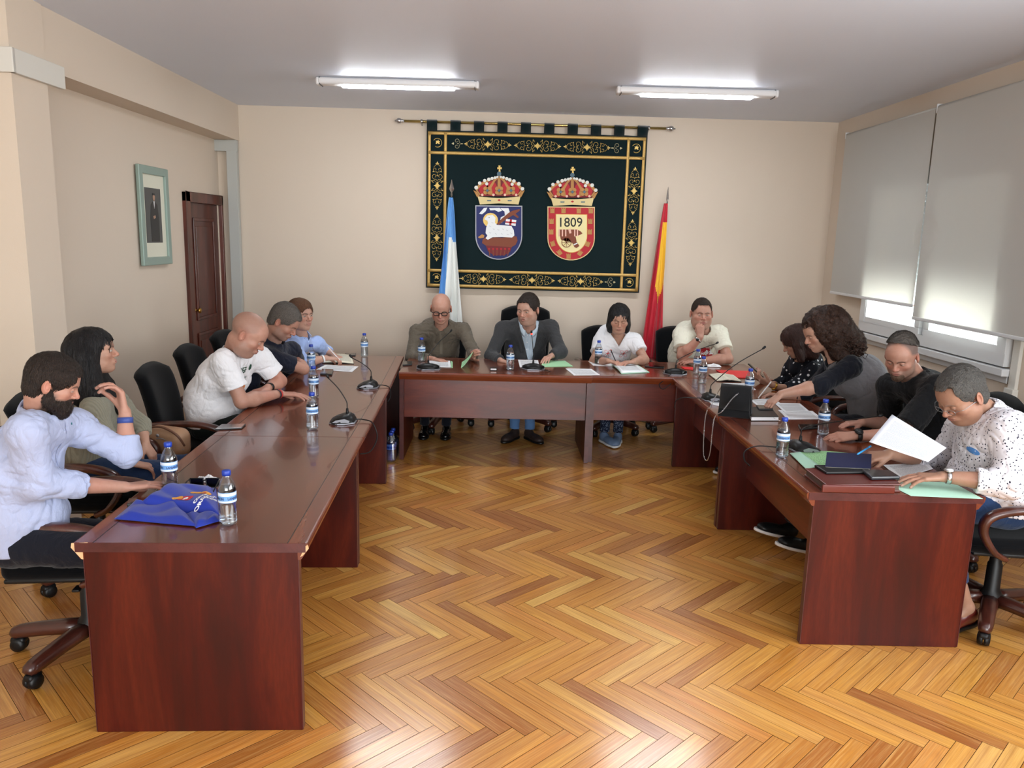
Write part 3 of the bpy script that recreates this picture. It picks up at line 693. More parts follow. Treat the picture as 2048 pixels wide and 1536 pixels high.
def phone(cs, label, mat='black_gloss', h=.009, z=ZT, up=True):
    P = [on(x, y, z) for x, y in cs]; org = sum(P, Vector())/4
    ph = empty('mobile_phone', org, label=label, cat='phone', group='mobile phones on the tables')
    MB().prism([((p-org).x, (p-org).y) for p in P], 0, h-.001, 'xy').build('phone_body', 'dark_grey_plastic', ph, bevel=.003)
    MB().prism([((p-org).x*.95, (p-org).y*.95) for p in P], h-.001, h, 'xy').build('screen', mat, ph)
    return ph
# left row
sheet_px('paper_sheet', [(650, 730), (717, 733), (704, 744), (633, 739)], 'printed_sheet', 'white printed sheet in front of the open notebook', th=.001)
def notebook(cs, label, cover='black_plastic', page='notebook_page', h=.014, split='x', lift=.012, name='open_notebook'):
    P = [on(x, y) for x, y in cs]; org = sum(P, Vector())/4; nb = empty(name, org, label=label, cat='notebook')
    MB().prism([((p-org).x*1.03, (p-org).y*1.03) for p in P], 0, .003, 'xy').build('cover', cover, nb)
    m1 = (P[0]+P[1])/2; m2 = (P[3]+P[2])/2; up_ = Vector((0, 0, .003))
    for k, c4 in enumerate(((P[0], m1, m2, P[3]), (m1, P[1], P[2], m2))):
        s_ = sheet('page_block', [c+up_ for c in c4], page, th=h-.006, bendf=(lambda u, v, k=k: (0, 0, lift*math.sin(math.pi*min(1, (u if k == 0 else 1-u)*.85)**2)*.5)), parent=nb)
    return nb
notebook([(660, 710), (702, 712), (707, 728), (645, 726)], 'open cream notebook under the hand of the person in pale blue')
phone([(690, 708), (712, 708), (711, 712), (690, 712)], 'dark phone above the open notebook')
phone([(644, 740), (667, 741), (664, 751), (640, 750)], 'black phone by the tip of the nearer left microphone', h=.012)
phone([(443, 851), (492, 850), (484, 858), (429, 861)], 'silver-edged phone at the table edge beside the bald man', mat='chrome')
# centre row
phone([(807, 725), (825, 725), (824, 731), (805, 732)], 'small black wallet at the left corner of the middle table', h=.012)
sheet_px('paper_sheet', [(857, 722), (900, 722), (902, 735), (850, 733)], 'printed_sheet', 'white sheets under the hand of the bald man with glasses', th=.003)
g0 = on(902, 735); g1 = on(902, 721)
gp = [Vector((g1.x, 6.84, ZT+.004)), Vector((g1.x+.20, 6.84, ZT+.10)), Vector((g1.x+.19, 6.52, ZT+.10)), Vector((g0.x, 6.50, ZT+.004))]
sheet('green_folder', gp, 'green_paper', 'open green folder lifted by the bald man with glasses', 'folder', th=.0015, n=10, bendf=lambda u, v: (0, 0, -.055*math.sin(math.pi*u)))
plug = empty('adapter', on(987, 741), label='small white adapter at the front edge of the middle table', cat='adapter'); MB().rbox((0, 0, .012), (.06, .03, .022), .004).build('adapter_body', 'black_plastic', plug); MB().rbox((0, -.0155, .012), (.048, .002, .013), .001).build('adapter_face', 'white_plastic', plug)
sheet_px('paper_sheet', [(1036, 720), (1076, 721), (1079, 733), (1040, 735)], 'printed_sheet', 'white sheets before the man in the dark jacket', th=.003)
sheet_px('green_folder', [(1086, 721), (1130, 722), (1146, 733), (1082, 734)], 'green_paper', 'flat green folder right of the lit microphone', 'folder', th=.003)
sheet_px('paper_sheet', [(1131, 737), (1183, 738), (1200, 750), (1148, 751)], 'printed_sheet', 'white sheet across the joint of the middle tables', th=.001)
sheet_px('paper_sheet', [(1176, 722), (1222, 726), (1226, 733), (1186, 731)], 'white_paper', 'white sheet under the bottle of the woman in the flower T-shirt', th=.001)
fo = empty('blue_green_folder', on(1260, 740), label='pale blue-green folder stuffed with papers', cat='folder')
for k, (mt, dz) in enumerate((('mint_paper', 0), ('white_paper', .006), ('printed_sheet', .010))):
    cs = [(1222+k*2, 730), (1272-k, 728), (1299-k*5, 745-k), (1243, 748-k*2)]
    P = [on(x, y, ZT+dz) for x, y in cs]; sheet('leaf', P, mt, th=.003, parent=fo, bendf=lambda u, v: (0, 0, .012*math.sin(math.pi*v)*(1-u)))
phone([(1292, 731), (1329, 735), (1328, 738), (1289, 734)], 'phone with a pink case edge on the corner table', h=.010)
def crumpled(px, py, s, label):
    mb = MB(); c = on(px, py); vs = []; n = 9
    for j in range(n):
        for i in range(n):
            u, v = i/(n-1)*2-1, j/(n-1)*2-1; h = .006+.02*abs(math.sin(u*3.1+v*1.7))*(1-.6*abs(u)) if abs(u) < .99 and abs(v) < .99 else .001
            vs.append((u*s, v*s*.45, h))
    fs = [(j*n+i, j*n+i+1, (j+1)*n+i+1, (j+1)*n+i) for j in range(n-1) for i in range(n-1)]
    mb.smooth = False; mb.add(vs, fs); o = mb.build('crumpled_tissue', 'white_paper', None, c, label=label, cat='tissue'); m_ = o.modifiers.new('s', 'SOLIDIFY'); m_.thickness = .001; m_.offset = 1; return o
crumpled(1427, 733, .065, 'crumpled white paper right of the two bottles, near the red card')
crumpled(414, 962, .05, 'crumpled white tissue behind the sunglasses')
slab('red_card_folder', [(1432, 741), (1500, 743), (1499, 757), (1456, 756)], .006, 'red_card', 'bright red card folder beside the woman in polka dots', 'folder')
slab('red_card_folder', [(1362, 734), (1386, 735), (1388, 741), (1368, 738)], .004, 'red_card', 'red folder edge between the two bottles and the fist-on-chin man', 'folder')
notebook([(1418, 750), (1466, 752), (1482, 764), (1434, 763)], 'open notebook before the microphone on the right row', lift=.02)
sheet_px('paper_sheet', [(1446, 766), (1500, 767), (1512, 780), (1470, 779)], 'printed_sheet', 'white sheet behind the black handbag, under a pen', th=.001)
sheet_px('paper_sheet', [(1411, 798), (1440, 799), (1440, 813), (1424, 809)], 'white_paper', 'white sheet corner sticking out left of the black handbag', th=.001)
sheet_px('paper_sheet', [(1500, 800), (1545, 796), (1560, 806), (1515, 812)], 'printed_sheet', 'white note sheet between the handbag and the reaching hand', th=.001)
sheet_px('paper_sheet', [(1548, 806), (1600, 807), (1618, 822), (1570, 825)], 'printed_sheet', 'upper of two printed sheets under the arm of the curly-haired woman', th=.001, z=ZT+.0015)
sheet_px('paper_sheet', [(1556, 820), (1625, 822), (1645, 838), (1575, 839)], 'printed_sheet', 'lower of two printed sheets under the arm of the curly-haired woman', th=.001)
nbk = empty('black_notebook', on(1525, 834), label='closed black notebook with white page edges beside the handbag', cat='notebook')
P = [on(x, y)-on(1525, 834) for x, y in ((1492, 822), (1540, 821), (1557, 842), (1502, 842))]
MB().prism([(p.x, p.y) for p in P], 0, .003, 'xy').build('cover', 'black_plastic', nbk); MB().prism([(p.x*.98, p.y*.98) for p in P], .003, .024, 'xy').build('page_block', 'white_paper', nbk); MB().prism([(p.x, p.y) for p in P], .024, .028, 'xy').build('cover', 'black_plastic', nbk, bevel=.001)
MB().tube([(.03, -.115, .022), (.06, -.15, .012)], .0018, 6).build('ribbon', 'white_paper', nbk)
phone([(1512, 812), (1545, 813), (1546, 820), (1518, 820)], 'dark phone under the fingers of the curly-haired woman', z=ZT+.0285)
phone([(1596, 852), (1641, 851), (1640, 857), (1600, 861)], 'black phone behind the nearest right microphone', h=.012)
def pen(a, b, mat, label):
    p = empty('pen', a, label=label, cat='pen'); d = Vector(b)-Vector(a)
    MB().tube([d*.0, d*.06, d*.08, d*.8], [.0012, .0035, .0042, .0042], 10).build('pen_barrel', mat, p); MB().tube([d*.8, d*.97, d], [.0046, .0046, .003], 10).build('pen_cap', mat, p); return p
pen(on(1478, 772, ZT+.006), on(1492, 776, ZT+.006), 'black_plastic', 'black pen lying on the sheet behind the handbag')
# right foreground: green folder, propped navy book, cases on a brown organiser
gf = empty('green_folder', on(1660, 920), label='open pale green folder with a printed page, right of the nearest microphone', cat='folder')
sheet('folder_leaf', [on(1582, 907), on(1700, 907), on(1735, 932), on(1620, 936)], 'printed_green', th=.002, parent=gf, bendf=lambda u, v: (0, 0, .012*math.sin(math.pi*u)))
sheet('folder_leaf', [on(1579, 908), on(1600, 911), on(1640, 940), on(1612, 940)], 'mint_paper', th=.002, parent=gf, bendf=lambda u, v: (0, 0, .004+.014*u))
og = empty('organiser', on(1700, 975), label='thick reddish-brown leather organiser at the table end', cat='organiser')
P = [on(x, y)-on(1700, 975) for x, y in ((1608, 951), (1760, 949), (1801, 984), (1651, 985))]
plain('brown_leather', '5C1D15', .35, coat=.3, coatr=.2)
MB().prism([(p.x, p.y) for p in P], 0, .007, 'xy').build('cover', 'brown_leather', og, bevel=.003); MB().prism([(p.x*.96, p.y*.94) for p in P], .007, .030, 'xy').build('page_block', plain('page_edge', '57463C', .8), og); MB().prism([(p.x, p.y) for p in P], .030, .037, 'xy').build('cover', 'brown_leather', og, bevel=.003)
MB().rbox((-.0, min(p.y for p in P)-.0, .0185), (max(p.x for p in P)-min(p.x for p in P)-.06, .012, .037), .006).build('spine', 'brown_leather', og)
zo = ZT+.0375
slab('tablet_case', [(1628, 934), (1730, 934), (1742, 948), (1652, 949)], .012, 'black_plastic', 'black tablet case on top of the brown organiser', 'case', z=zo, bevel=.004)
wl = slab('wallet', [(1723, 945), (1780, 947), (1800, 960), (1742, 961)], .018, plain('navy_leather', '16171F', .35, coat=.3), 'small dark wallet with a silver corner on the organiser', 'wallet', z=zo, bevel=.006)
nv = plain('navy_cover', '161B3A', .35)
bk = empty('navy_book', on(1700, 928, zo+.013), label='navy blue booklet propped open on the black case', cat='book')
bb = on(1700, 928, zo+.013); c1 = on(1650, 934, zo+.013)-bb; c2 = on(1742, 938, zo+.013)-bb
tl_ = c1+Vector((.045, .10, .045)); tr_ = c2+Vector((.045, .10, .045))
def quadslab(c4, th, name, mat, par):
    nr = (c4[1]-c4[0]).cross(c4[3]-c4[0]).normalized()*th; vs = list(c4)+[c+nr for c in c4]
    return MB().add([tuple(v) for v in vs], [(0, 1, 2, 3), (7, 6, 5, 4), (0, 4, 5, 1), (1, 5, 6, 2), (2, 6, 7, 3), (3, 7, 4, 0)]).build(name, mat, par, bevel=.001)
q = quadslab([c1, c2, tr_, tl_], .003, 'cover', nv, bk); q2 = quadslab([c1+Vector((.004, .002, 0)), c2+Vector((-.004, .002, 0)), tr_+Vector((-.004, -.001, 0)), tl_+Vector((.004, -.001, 0))], -.009, 'page_block', 'cream_paper', bk)
for p in (q, q2):
    for pl in p.data.polygons: pl.use_smooth = False
e1, e2 = c1.lerp(c2, .22), c1.lerp(c2, .42); f1, f2 = tl_.lerp(tr_, .22), tl_.lerp(tr_, .42)
quadslab([e1.lerp(f1, .35)-Vector((0, .001, .0015)), e2.lerp(f2, .35)-Vector((0, .001, .0015)), e2.lerp(f2, .6)-Vector((0, .001, .0015)), e1.lerp(f1, .6)-Vector((0, .001, .0015))], -.0006, 'cover_sticker', 'silver_plastic', bk)
MB().prism([(-.02, 0), (.02, 0), (.02, .055), (-.02, .055)], 0, .003, 'xz', c=tuple((tl_+tr_)/2+Vector((0, .012, -.058)))).build('prop_flap', nv, bk)
sheet_px('green_sheet', [(1760, 962), (1905, 965), (1966, 998), (1822, 992)], 'mint_paper', 'pale green sheet hanging to the table end under the forearm', th=.001)
sheet_px('paper_sheet', [(1766, 930), (1856, 926), (1866, 938), (1800, 958)], 'printed_sheet', 'printed sheet under the watch hand of the man in the patterned shirt', th=.001, z=ZT+.002)
# ---- sunglasses
sg = empty('sunglasses', on(410, 975), math.radians(4), label='black sunglasses lying folded open behind the blue bag', cat='sunglasses')
for s_ in (-1, 1):
    mb = MB(); mb.prism([(-.026, .038), (.026, .04), (.024, .012), (.012, .002), (-.012, .002), (-.024, .012)], -.001, .001, 'xz', c=(s_*.033, 0, .0)); mb.build('lens', 'black_gloss', sg)
    mb = MB(); mb.tube([(s_*.033+a, 0, b) for a, b in ((-.028, .04), (.028, .042), (.026, .012), (.012, .0015), (-.012, .0015), (-.026, .012), (-.028, .04))], .0028, 8); mb.build('lens_rim', 'black_plastic', sg)
    MB().tube(bez([(s_*.061, 0, .038), (s_*.066, -.04, .034), (s_*.066, -.10, .02), (s_*.064, -.135, .004)], 5), .0028, 8).build('temple', 'black_plastic', sg)
MB().tube([(-.008, 0, .03), (0, 0, .033), (.008, 0, .03)], .003, 8).build('bridge', 'black_plastic', sg)
# ---- blue cloth bag, folded and crumpled
bl = NT('blue_cloth', color='18309A', rough=.6, spec=.3, sheen=.2); bl.bump(bl.noise(bl.coords(), 300, 2), .25, .002)
b0 = on(335, 1020); bag = empty('cloth_bag', b0, label='crumpled royal blue cloth bag printed with two coats of arms', cat='bag')
def heap(cs, name, hf, n=26, th=.002):
    P = [on(x, y)-b0 for x, y in cs]; vs = []
    for j in range(n):
        for i in range(n):
            u, v = i/(n-1), j/(n-1); p = (P[0]*(1-u)+P[1]*u)*(1-v)+(P[3]*(1-u)+P[2]*u)*v; vs.append((p.x, p.y, .004+hf(u, v)))
    fs = [(j*n+i, j*n+i+1, (j+1)*n+i+1, (j+1)*n+i) for j in range(n-1) for i in range(n-1)]
    o = MB().add(vs, fs).build(name, 'blue_cloth', bag); m_ = o.modifiers.new('s', 'SOLIDIFY'); m_.thickness = th; m_.offset = 0; return o
ed = lambda u, v: min(1, 6*min(u, 1-u, v, 1-v))
top = heap([(340, 985), (432, 978), (438, 1032), (262, 1022)], 'cloth_top', lambda u, v: ed(u, v)*(.032+.010*math.sin(u*5+v*3)+.009*abs(math.sin(v*7-u*4))+.02*(1-u)*v))
heap([(262, 1012), (360, 1016), (398, 1055), (228, 1040)], 'cloth_fold', lambda u, v: ed(u, v)*(.018+.014*abs(math.sin(v*6+u*5))*(1-v)+.006*math.sin(u*9)))
heap([(370, 1030), (436, 1030), (440, 1044), (392, 1058)], 'cloth_fold', lambda u, v: ed(u, v)*(.010+.008*abs(math.sin(u*6+v*4))))
bpy.context.view_layer.update()
def drop_on(target, verts, off=.0015, direction=(0, 0, -1), start=.3):
    """project world-space points onto a mesh object along a direction"""
    dg = bpy.context.evaluated_depsgraph_get(); ev = target.evaluated_get(dg); mi = ev.matrix_world.inverted(); D = Vector(direction).normalized(); out = []
    dl = (mi.to_3x3() @ D).normalized()
    for p in verts:
        s_ = Vector(p)-D*start; ok, loc, nr, _ = ev.ray_cast(mi @ s_, dl)
        out.append((ev.matrix_world @ loc - D*off) if ok else None)
    return out
def stamp(target, name, parts, origin, ax, ay, mats, parent, off=.0015, direction=(0, 0, -1), start=.3):
    """flat print laid on a surface: parts = [(verts2d, faces, mat index)]"""
    mb = MB(); ax = Vector(ax); ay = Vector(ay); origin = Vector(origin)
    for k, (v, f, mi) in enumerate(parts):
        w3 = [origin+ax*p[0]+ay*p[1] for p in v]; w3 = drop_on(target, w3, off+.0002*(k % 5), direction, start)
        f = [q for q in f if all(w3[i] is not None for i in q) and max((w3[a]-w3[b]).length for a in q for b in q) < .12]; w3 = [Vector() if p is None else p-parent.matrix_world.translation for p in w3]
        used_ = sorted(set(i for q in f for i in q)); ix = {a: b for b, a in enumerate(used_)}; mb.mat(mi); mb.add([tuple(w3[i]) for i in used_], [[ix[i] for i in q] for q in f])
    bpy.context.view_layer.update(); inv = parent.matrix_world.to_3x3().inverted()
    mb.v = [tuple(inv @ Vector(p)) for p in mb.v]
    return mb.build(name, mats, parent, fixn=False, kind='stuff')
def disc(cx, cy, rx, ry, n=14): return [(cx, cy)]+[(cx+rx*math.cos(2*math.pi*i/n), cy+ry*math.sin(2*math.pi*i/n)) for i in range(n)], [(0, i+1, (i+1) % n+1) for i in range(n)]
def rect(x0, y0, x1, y1, k=3):
    vs = [(x0+(x1-x0)*i/k, y0+(y1-y0)*j/k) for j in range(k+1) for i in range(k+1)]; return vs, [(j*(k+1)+i, j*(k+1)+i+1, (j+1)*(k+1)+i+1, (j+1)*(k+1)+i) for j in range(k) for i in range(k)]
plain('print_gold', 'E8A33C', .6); plain('print_red', 'C8343A', .6); plain('print_white', 'F2F3F5', .6)
c = on(402, 1008); parts = []
for (dx, dy) in ((-.02, .035), (-.04, -.05)):
    parts.append((*disc(dx-.020, dy, .016, .026), 0)); parts.append((*rect(dx-.008, dy-.024, dx+.026, dy+.024, 4), 0 if dy > 0 else 1)); parts.append((*disc(dx+.026, dy, .010, .023), 0 if dy > 0 else 1)); parts.append((*disc(dx+.010, dy, .009, .014), 1 if dy > 0 else 2))
for i, (s_, sz) in enumerate((('CONCELLO DE', .016), ('OROSO-TERCIAR', .020))):
    v_, f_ = text_mesh(s_, sz, bold=.0008); parts.append(([(.030+.024*i+(-p[1]), p[0]*1.5-.01) for p in v_], f_, 2))
stamp(top, 'printed_arms', parts, c, (1, .0, 0), (.25, .95, 0), ['print_gold', 'print_red', 'print_white'], bag)
# ---- dark things half under the bag
phone([(258, 1003), (276, 1000), (272, 1013), (254, 1014)], 'black phone peeping out behind the blue bag at the table edge', h=.014)
# ---- tan purse on the chair arm beside the dark-haired woman
plain('tan_leather', 'B08A6C', .5); plain('tan_dark', '6E4A38', .5)
pu = empty('shoulder_bag', J(338, 882, x=-1.86), math.radians(-20), label='tan leather shoulder bag beside the dark-haired woman', cat='bag')
m_ = MB(); m_.rbox((0, 0, 0), (.26, .12, .17), .055, 5); m_.build('bag_body', 'tan_leather', pu)
MB().tube(bez([(-.12, -.02, .0), (-.10, -.05, .07), (.0, -.055, .095), (.10, -.05, .06), (.125, -.02, -.01)], 6), .007, 8).build('strap', 'tan_dark', pu)
MB().tube(bez([(-.125, -.03, -.02), (0, -.062, .03), (.125, -.03, -.03)], 8), .003, 6).build('zip', 'silver_plastic', pu)
MB().lathe([(.001, .0), (.010, .001), (.010, .004), (.001, .005)], 12, (-.02, -.061, .045), (R90, 0, 0)).build('stud', 'silver_plastic', pu)
# ---- black handbag with chain
hb0 = on(1468, 832); hbz = math.radians(-24); hb = empty('chain_handbag', hb0, hbz, label='small black handbag with a chain strap standing on the right row', cat='handbag')
t = NT('black_suede', color='101114', rough=.8, spec=.2, sheen=.25)
m_ = MB(); m_.add([(-.10, -.045, 0), (.10, -.045, 0), (.10, .045, 0), (-.10, .045, 0), (-.085, -.012, .19), (.085, -.012, .19), (.085, .012, .19), (-.085, .012, .19)], [(0, 3, 2, 1), (4, 5, 6, 7), (0, 1, 5, 4), (1, 2, 6, 5), (2, 3, 7, 6), (3, 0, 4, 7)]); m_.sm = [False]*6; m_.build('bag_body', 'black_suede', hb, bevel=.006)
fl = MB(); fl.add([(x_, y_, z_) for (y_, z_) in ((-.046, .05), (-.036, .12), (-.022, .185), (-.010, .202), (.010, .202), (.022, .19), (.030, .15)) for x_ in (-.093, .093)], [(2*i, 2*i+1, 2*i+3, 2*i+2) for i in range(6)]); fo_ = fl.build('flap', 'black_suede', hb); m_ = fo_.modifiers.new('s', 'SOLIDIFY'); m_.thickness = .004; m_.offset = 0
for k in range(7): MB().tube([(.105, -.035+k*.012, .005), (.100, -.026+k*.009, .10), (.092, -.012+k*.004, .18)], .0035, 6).build('side_pleat', 'black_suede', hb)
for s_ in (-1, 1): MB().sphere((s_*.085, 0, .195), .009, 8).build('strap_stud', 'black_plastic', hb)
def chain(pts, name, parent, r=.0042, w=.0011):
    path = [Vector(p) for p in pts]; L = [0]
    for a, b in zip(path, path[1:]): L.append(L[-1]+(b-a).length)
    mb = MB(); s_ = 0; k = 0
    while s_ < L[-1]-1e-4:
        i = max(j for j in range(len(L)) if L[j] <= s_+1e-9); i = min(i, len(path)-2); tt = (s_-L[i])/max(1e-6, L[i+1]-L[i]); p = path[i].lerp(path[i+1], tt); d = (path[i+1]-path[i]).normalized()
        sd = d.orthogonal().normalized(); sd = Matrix.Rotation(math.pi/2*(k % 2), 3, d) @ sd; n = 8
        ring = [p+d*math.cos(2*math.pi*q/n)*r*1.25+sd*math.sin(2*math.pi*q/n)*r*.8 for q in range(n+1)]; mb.tube(ring, w, 5, cap=False); s_ += r*1.75; k += 1
    return mb.build(name, 'chrome', parent, kind='stuff')
inv = Matrix.Rotation(-hbz, 3, 'Z')
def loc_(p): return inv @ (Vector(p)-hb0)
A = Vector((-.085, 0, .2)); Bp = Vector((.085, 0, .2))
edx = 1.398
e1 = J(1414, 824, x=edx); e2 = J(1430, 834, x=edx); e1.z = max(e1.z, ZT+.003); e2.z = max(e2.z, ZT+.003)
low1 = J(1407, 905, x=edx-.005); low2 = J(1413, 921, x=edx-.005); low3 = J(1420, 905, x=edx-.005)
chain(bez([A, loc_(J(1434, 788, z=.86)), loc_(J(1420, 815, z=.78)), loc_(e1), loc_(J(1409, 850, x=edx-.01)), loc_(low1), loc_(low2), loc_(low3), loc_(J(1425, 860, x=edx-.01)), loc_(e2), loc_(J(1445, 822, z=.80)), loc_(J(1470, 792, z=.88)), Bp], 10), 'chain_strap', hb)
# ---- shrink-wrapped pack of bottles under the tables
plain('pack_film', '3C63B8', .15, alpha=1.0); pk = empty('bottle_pack', (-.84, 6.20, 0), label='shrink-wrapped pack of water bottles on the floor under the tables', cat='bottles')
src = B0
thin_glass('pack_wrap', 'A9C4F6', .8, .12)
k = 0
for i in range(2):
    for j in range(3):
        c_ = copy_tree(B0); c_.parent = pk; c_.location = (-.02+i*.075-.06, j*.075, .003); c_.rotation_euler = (0, 0, i+j); c_.scale = (1.1, 1.1, 1.15); c_.name = 'packed_bottle'
        for q_ in ('label', 'category', 'group'):
            if q_ in c_: del c_[q_]
MB().rbox((-.04, .075, .09), (.16, .235, .175), .03, 4).build('film_wrap', 'pack_wrap', pk)
# ================================================================ tapestry with two coats of arms
YT = 8.045
X0t, X1t, Z0t, Z1t = -.735, 1.447, 1.305, 2.853
tp = empty('tapestry', (X0t, YT, Z1t), label='dark green tapestry with gold scrollwork and two crowned coats of arms', cat='tapestry')
t = NT('velvet_green', color='061B1E', rough=.9, spec=.15, sheen=.35); t.bump(t.noise(t.coords(), 300, 2), .3, .002)
t = NT('gold_braid', rough=.45, metal=.35); n_ = t.noise(t.coords(), 220, 3); t.set(color=t.mix(n_, 'A87F3E', 'E2BE72')); t.bump(n_, .5, .002)
plain('gold_thread', 'C9A85A', .45, metal=.3); plain('pale_thread', 'B9AD84', .5, metal=.2)
TW, TH = X1t-X0t, Z1t-Z0t
mb = MB(); nx, nz = 60, 40; vs = []
for j in range(nz+1):
    for i in range(nx+1):
        u, v = i/nx*TW, -j/nz*TH; sag = -.004*abs(math.sin(i/nx*math.pi*9)) if j == 0 else 0
        vs.append((u, .004*math.sin(u*7+1)*(j/nz)+.002*math.sin(u*19+v*3), v+sag))
fs = [(j*(nx+1)+i, j*(nx+1)+i+1, (j+1)*(nx+1)+i+1, (j+1)*(nx+1)+i) for j in range(nz) for i in range(nx)]
o = mb.add(vs, fs).build('tapestry_cloth', 'velvet_green', tp); m_ = o.modifiers.new('s', 'SOLIDIFY'); m_.thickness = .008; m_.offset = 1
fy = -.008
def gstrip(u0, u1, v0, v1):
    n = 30; hz = (u1-u0) > (v1-v0); vs = []
    for i in range(n+1):
        a = i/n; p = (u0+(u1-u0)*a, v0) if hz else (u0, v0+(v1-v0)*a); q = (u0+(u1-u0)*a, v1) if hz else (u1, v0+(v1-v0)*a)
        for (uu, vv) in (p, q): vs.append((uu, fy+.004*math.sin(uu*7+1)*(vv/TH)+.002*math.sin(uu*19-vv*3)-.001, -vv))
    o = MB().add(vs, [(2*i, 2*i+1, 2*i+3, 2*i+2) for i in range(n)]).build('gold_band', 'gold_braid', tp); m = o.modifiers.new('s', 'SOLIDIFY'); m.thickness = .004; m.offset = 0
for a in (.014, .172): gstrip(a, a+.028, .018, TH-.014); gstrip(TW-a-.028, TW-a, .018, TH-.014)
for v0 in (.018, .203, TH-.192, TH-.042): gstrip(.014, TW-.014, v0, v0+.029)
for i in range(10):
    u = .052+i*(TW-.104)/9; o = MB().add([(u-.05, -.012, -.01), (u+.05, -.012, -.01), (u+.05, -.018, .07), (u-.05, -.018, .07), (u-.05, -.003, .095), (u+.05, -.003, .095), (u+.05, .016, .07), (u-.05, .016, .07), (u-.05, .006, -.01), (u+.05, .006, -.01)], [(0, 1, 2, 3), (3, 2, 5, 4), (4, 5, 6, 7), (7, 6, 9, 8)]).build('hanging_tab', 'velvet_green', tp); m = o.modifiers.new('s', 'SOLIDIFY'); m.thickness = .003
rod = empty('curtain_rod', (.335, YT, 2.927), label='brass rod with turned finials carrying the green tapestry', cat='rod')
MB().tube([(-1.30, 0, 0), (1.30, 0, 0)], .0125, 14).build('rod_tube', plain('rod_brass', 'C7AE6C', .25, metal=1.0), rod)
for s_ in (-1, 1):
    MB().lathe([(.001, -.05), (.010, -.045), (.008, -.035), (.022, -.025), (.028, -.008), (.024, .010), (.013, .018), (.019, .026), (.013, .034), (.013, .045)], 16, (s_*1.335, 0, 0), (0, -s_*math.pi/2, 0)).build('finial', 'chrome', rod)
    mb = MB(); mb.lathe([(.020, -.01), (.023, 0), (.020, .01)], 16, (s_*1.12, 0, 0), (0, math.pi/2, 0)); mb.tube([(s_*1.12, .01, -.01), (s_*1.12, .05, -.03)], .008, 8); mb.build('rod_bracket', 'chrome', rod)
def spiral(cx, cy, r0, r1, a0, a1, n=14, f=1): return [(cx+f*(r0+(r1-r0)*i/n)*math.cos(a0+(a1-a0)*i/n), cy+(r0+(r1-r0)*i/n)*math.sin(a0+(a1-a0)*i/n)) for i in range(n+1)]
def scroll_mesh(full=True):
    mb = MB()
    def line(pts, r=.0021): mb.tube([(p[0], 0, p[1]) for p in pts], r, 5)
    def leaf(x, y, a, L, w_): c, s_ = math.cos(a), math.sin(a); mb.prism([(x+c*L*t-s_*w_*q, y+s_*L*t+c*w_*q) for t, q in ((0, 0), (.45, 1), (1, 0), (.45, -1))], -.002, .002, 'xz')
    if full:
        for k in range(4): leaf(0, 0, k*math.pi/2, .036 if k % 2 else .04, .008); leaf(0, 0, k*math.pi/2+.78, .026, .006)
        for sx_ in (-1, 1):
            for sy in (-1, 1):
                line([(sx_*x, sy*y) for x, y in [(.015, .004), (.035, .012), (.05, .03), (.045, .045), (.034, .048), (.028, .040), (.034, .034)]])
                line([(sx_*x, sy*y) for x, y in [(.045, .0), (.06, .012)]+spiral(.090, .026, .030, .008, math.pi*1.15, -math.pi*.9, 16)])
                line([(sx_*x, sy*y) for x, y in [(.118, .0), (.135, .008)]+spiral(.155, .022, .024, .006, math.pi*1.2, -math.pi*.9, 14)])
                line([(sx_*x, sy*y) for x, y in [(.175, .036), (.195, .020), (.205, .003), (.198, .0)]]); leaf(sx_*.045, sy*.046, sy*sx_*0+math.pi/2*sy, .016, .004); leaf(sx_*.135, sy*.034, math.pi/2*sy, .014, .004)
            leaf(sx_*.205, 0, 0 if sx_ > 0 else math.pi, .030, .007); leaf(sx_*.205, .004, .9 if sx_ > 0 else math.pi-.9, .018, .004); leaf(sx_*.205, -.004, -.9 if sx_ > 0 else math.pi+.9, .018, .004); leaf(sx_*.09, 0, 0 if sx_ > 0 else math.pi, .02, .005)
    else:
        for sy in (-1, 1): line([(x, sy*y) for x, y in [(.035, .0), (.02, .02)]+spiral(-.002, .024, .024, .006, .3, math.pi*1.9, 16)])
        leaf(.035, 0, 0, .026, .006); leaf(-.03, 0, math.pi, .024, .007); leaf(-.03, .0, math.pi-.9, .016, .004); leaf(-.03, .0, math.pi+.9, .016, .004); leaf(0, 0, 0, .02, .005)
    return mb
protoF = scroll_mesh().build('embroidered_scroll', 'gold_thread', tp, kind='stuff'); protoS = scroll_mesh(False).build('embroidered_scroll', 'pale_thread', tp, kind='stuff')
def place_motif(src, u, v, rot=0, first=[0, 0]):
    k = 0 if src is protoF else 1; o = src if not first[k] else src.copy()
    if first[k]: COL.objects.link(o)
    first[k] = 1; o.location = (u, fy-.004+.004*math.sin(u*7+1)*(v/TH)+.002*math.sin(u*19-v*3), -v); o.rotation_euler = (0, rot, 0)
for u in (.603, 1.095, 1.585): place_motif(protoF, u, .127)
for u in (.585, 1.08, 1.575): place_motif(protoF, u, TH-.103)
for u, r in ((.30, 0), (TW-.30, math.pi)): place_motif(protoS, u, .127, r); place_motif(protoS, u, TH-.103, r)
for u in (.108, TW-.108):
    for v in (.535, 1.045): place_motif(protoF, u, v, math.pi/2)
mb = MB()
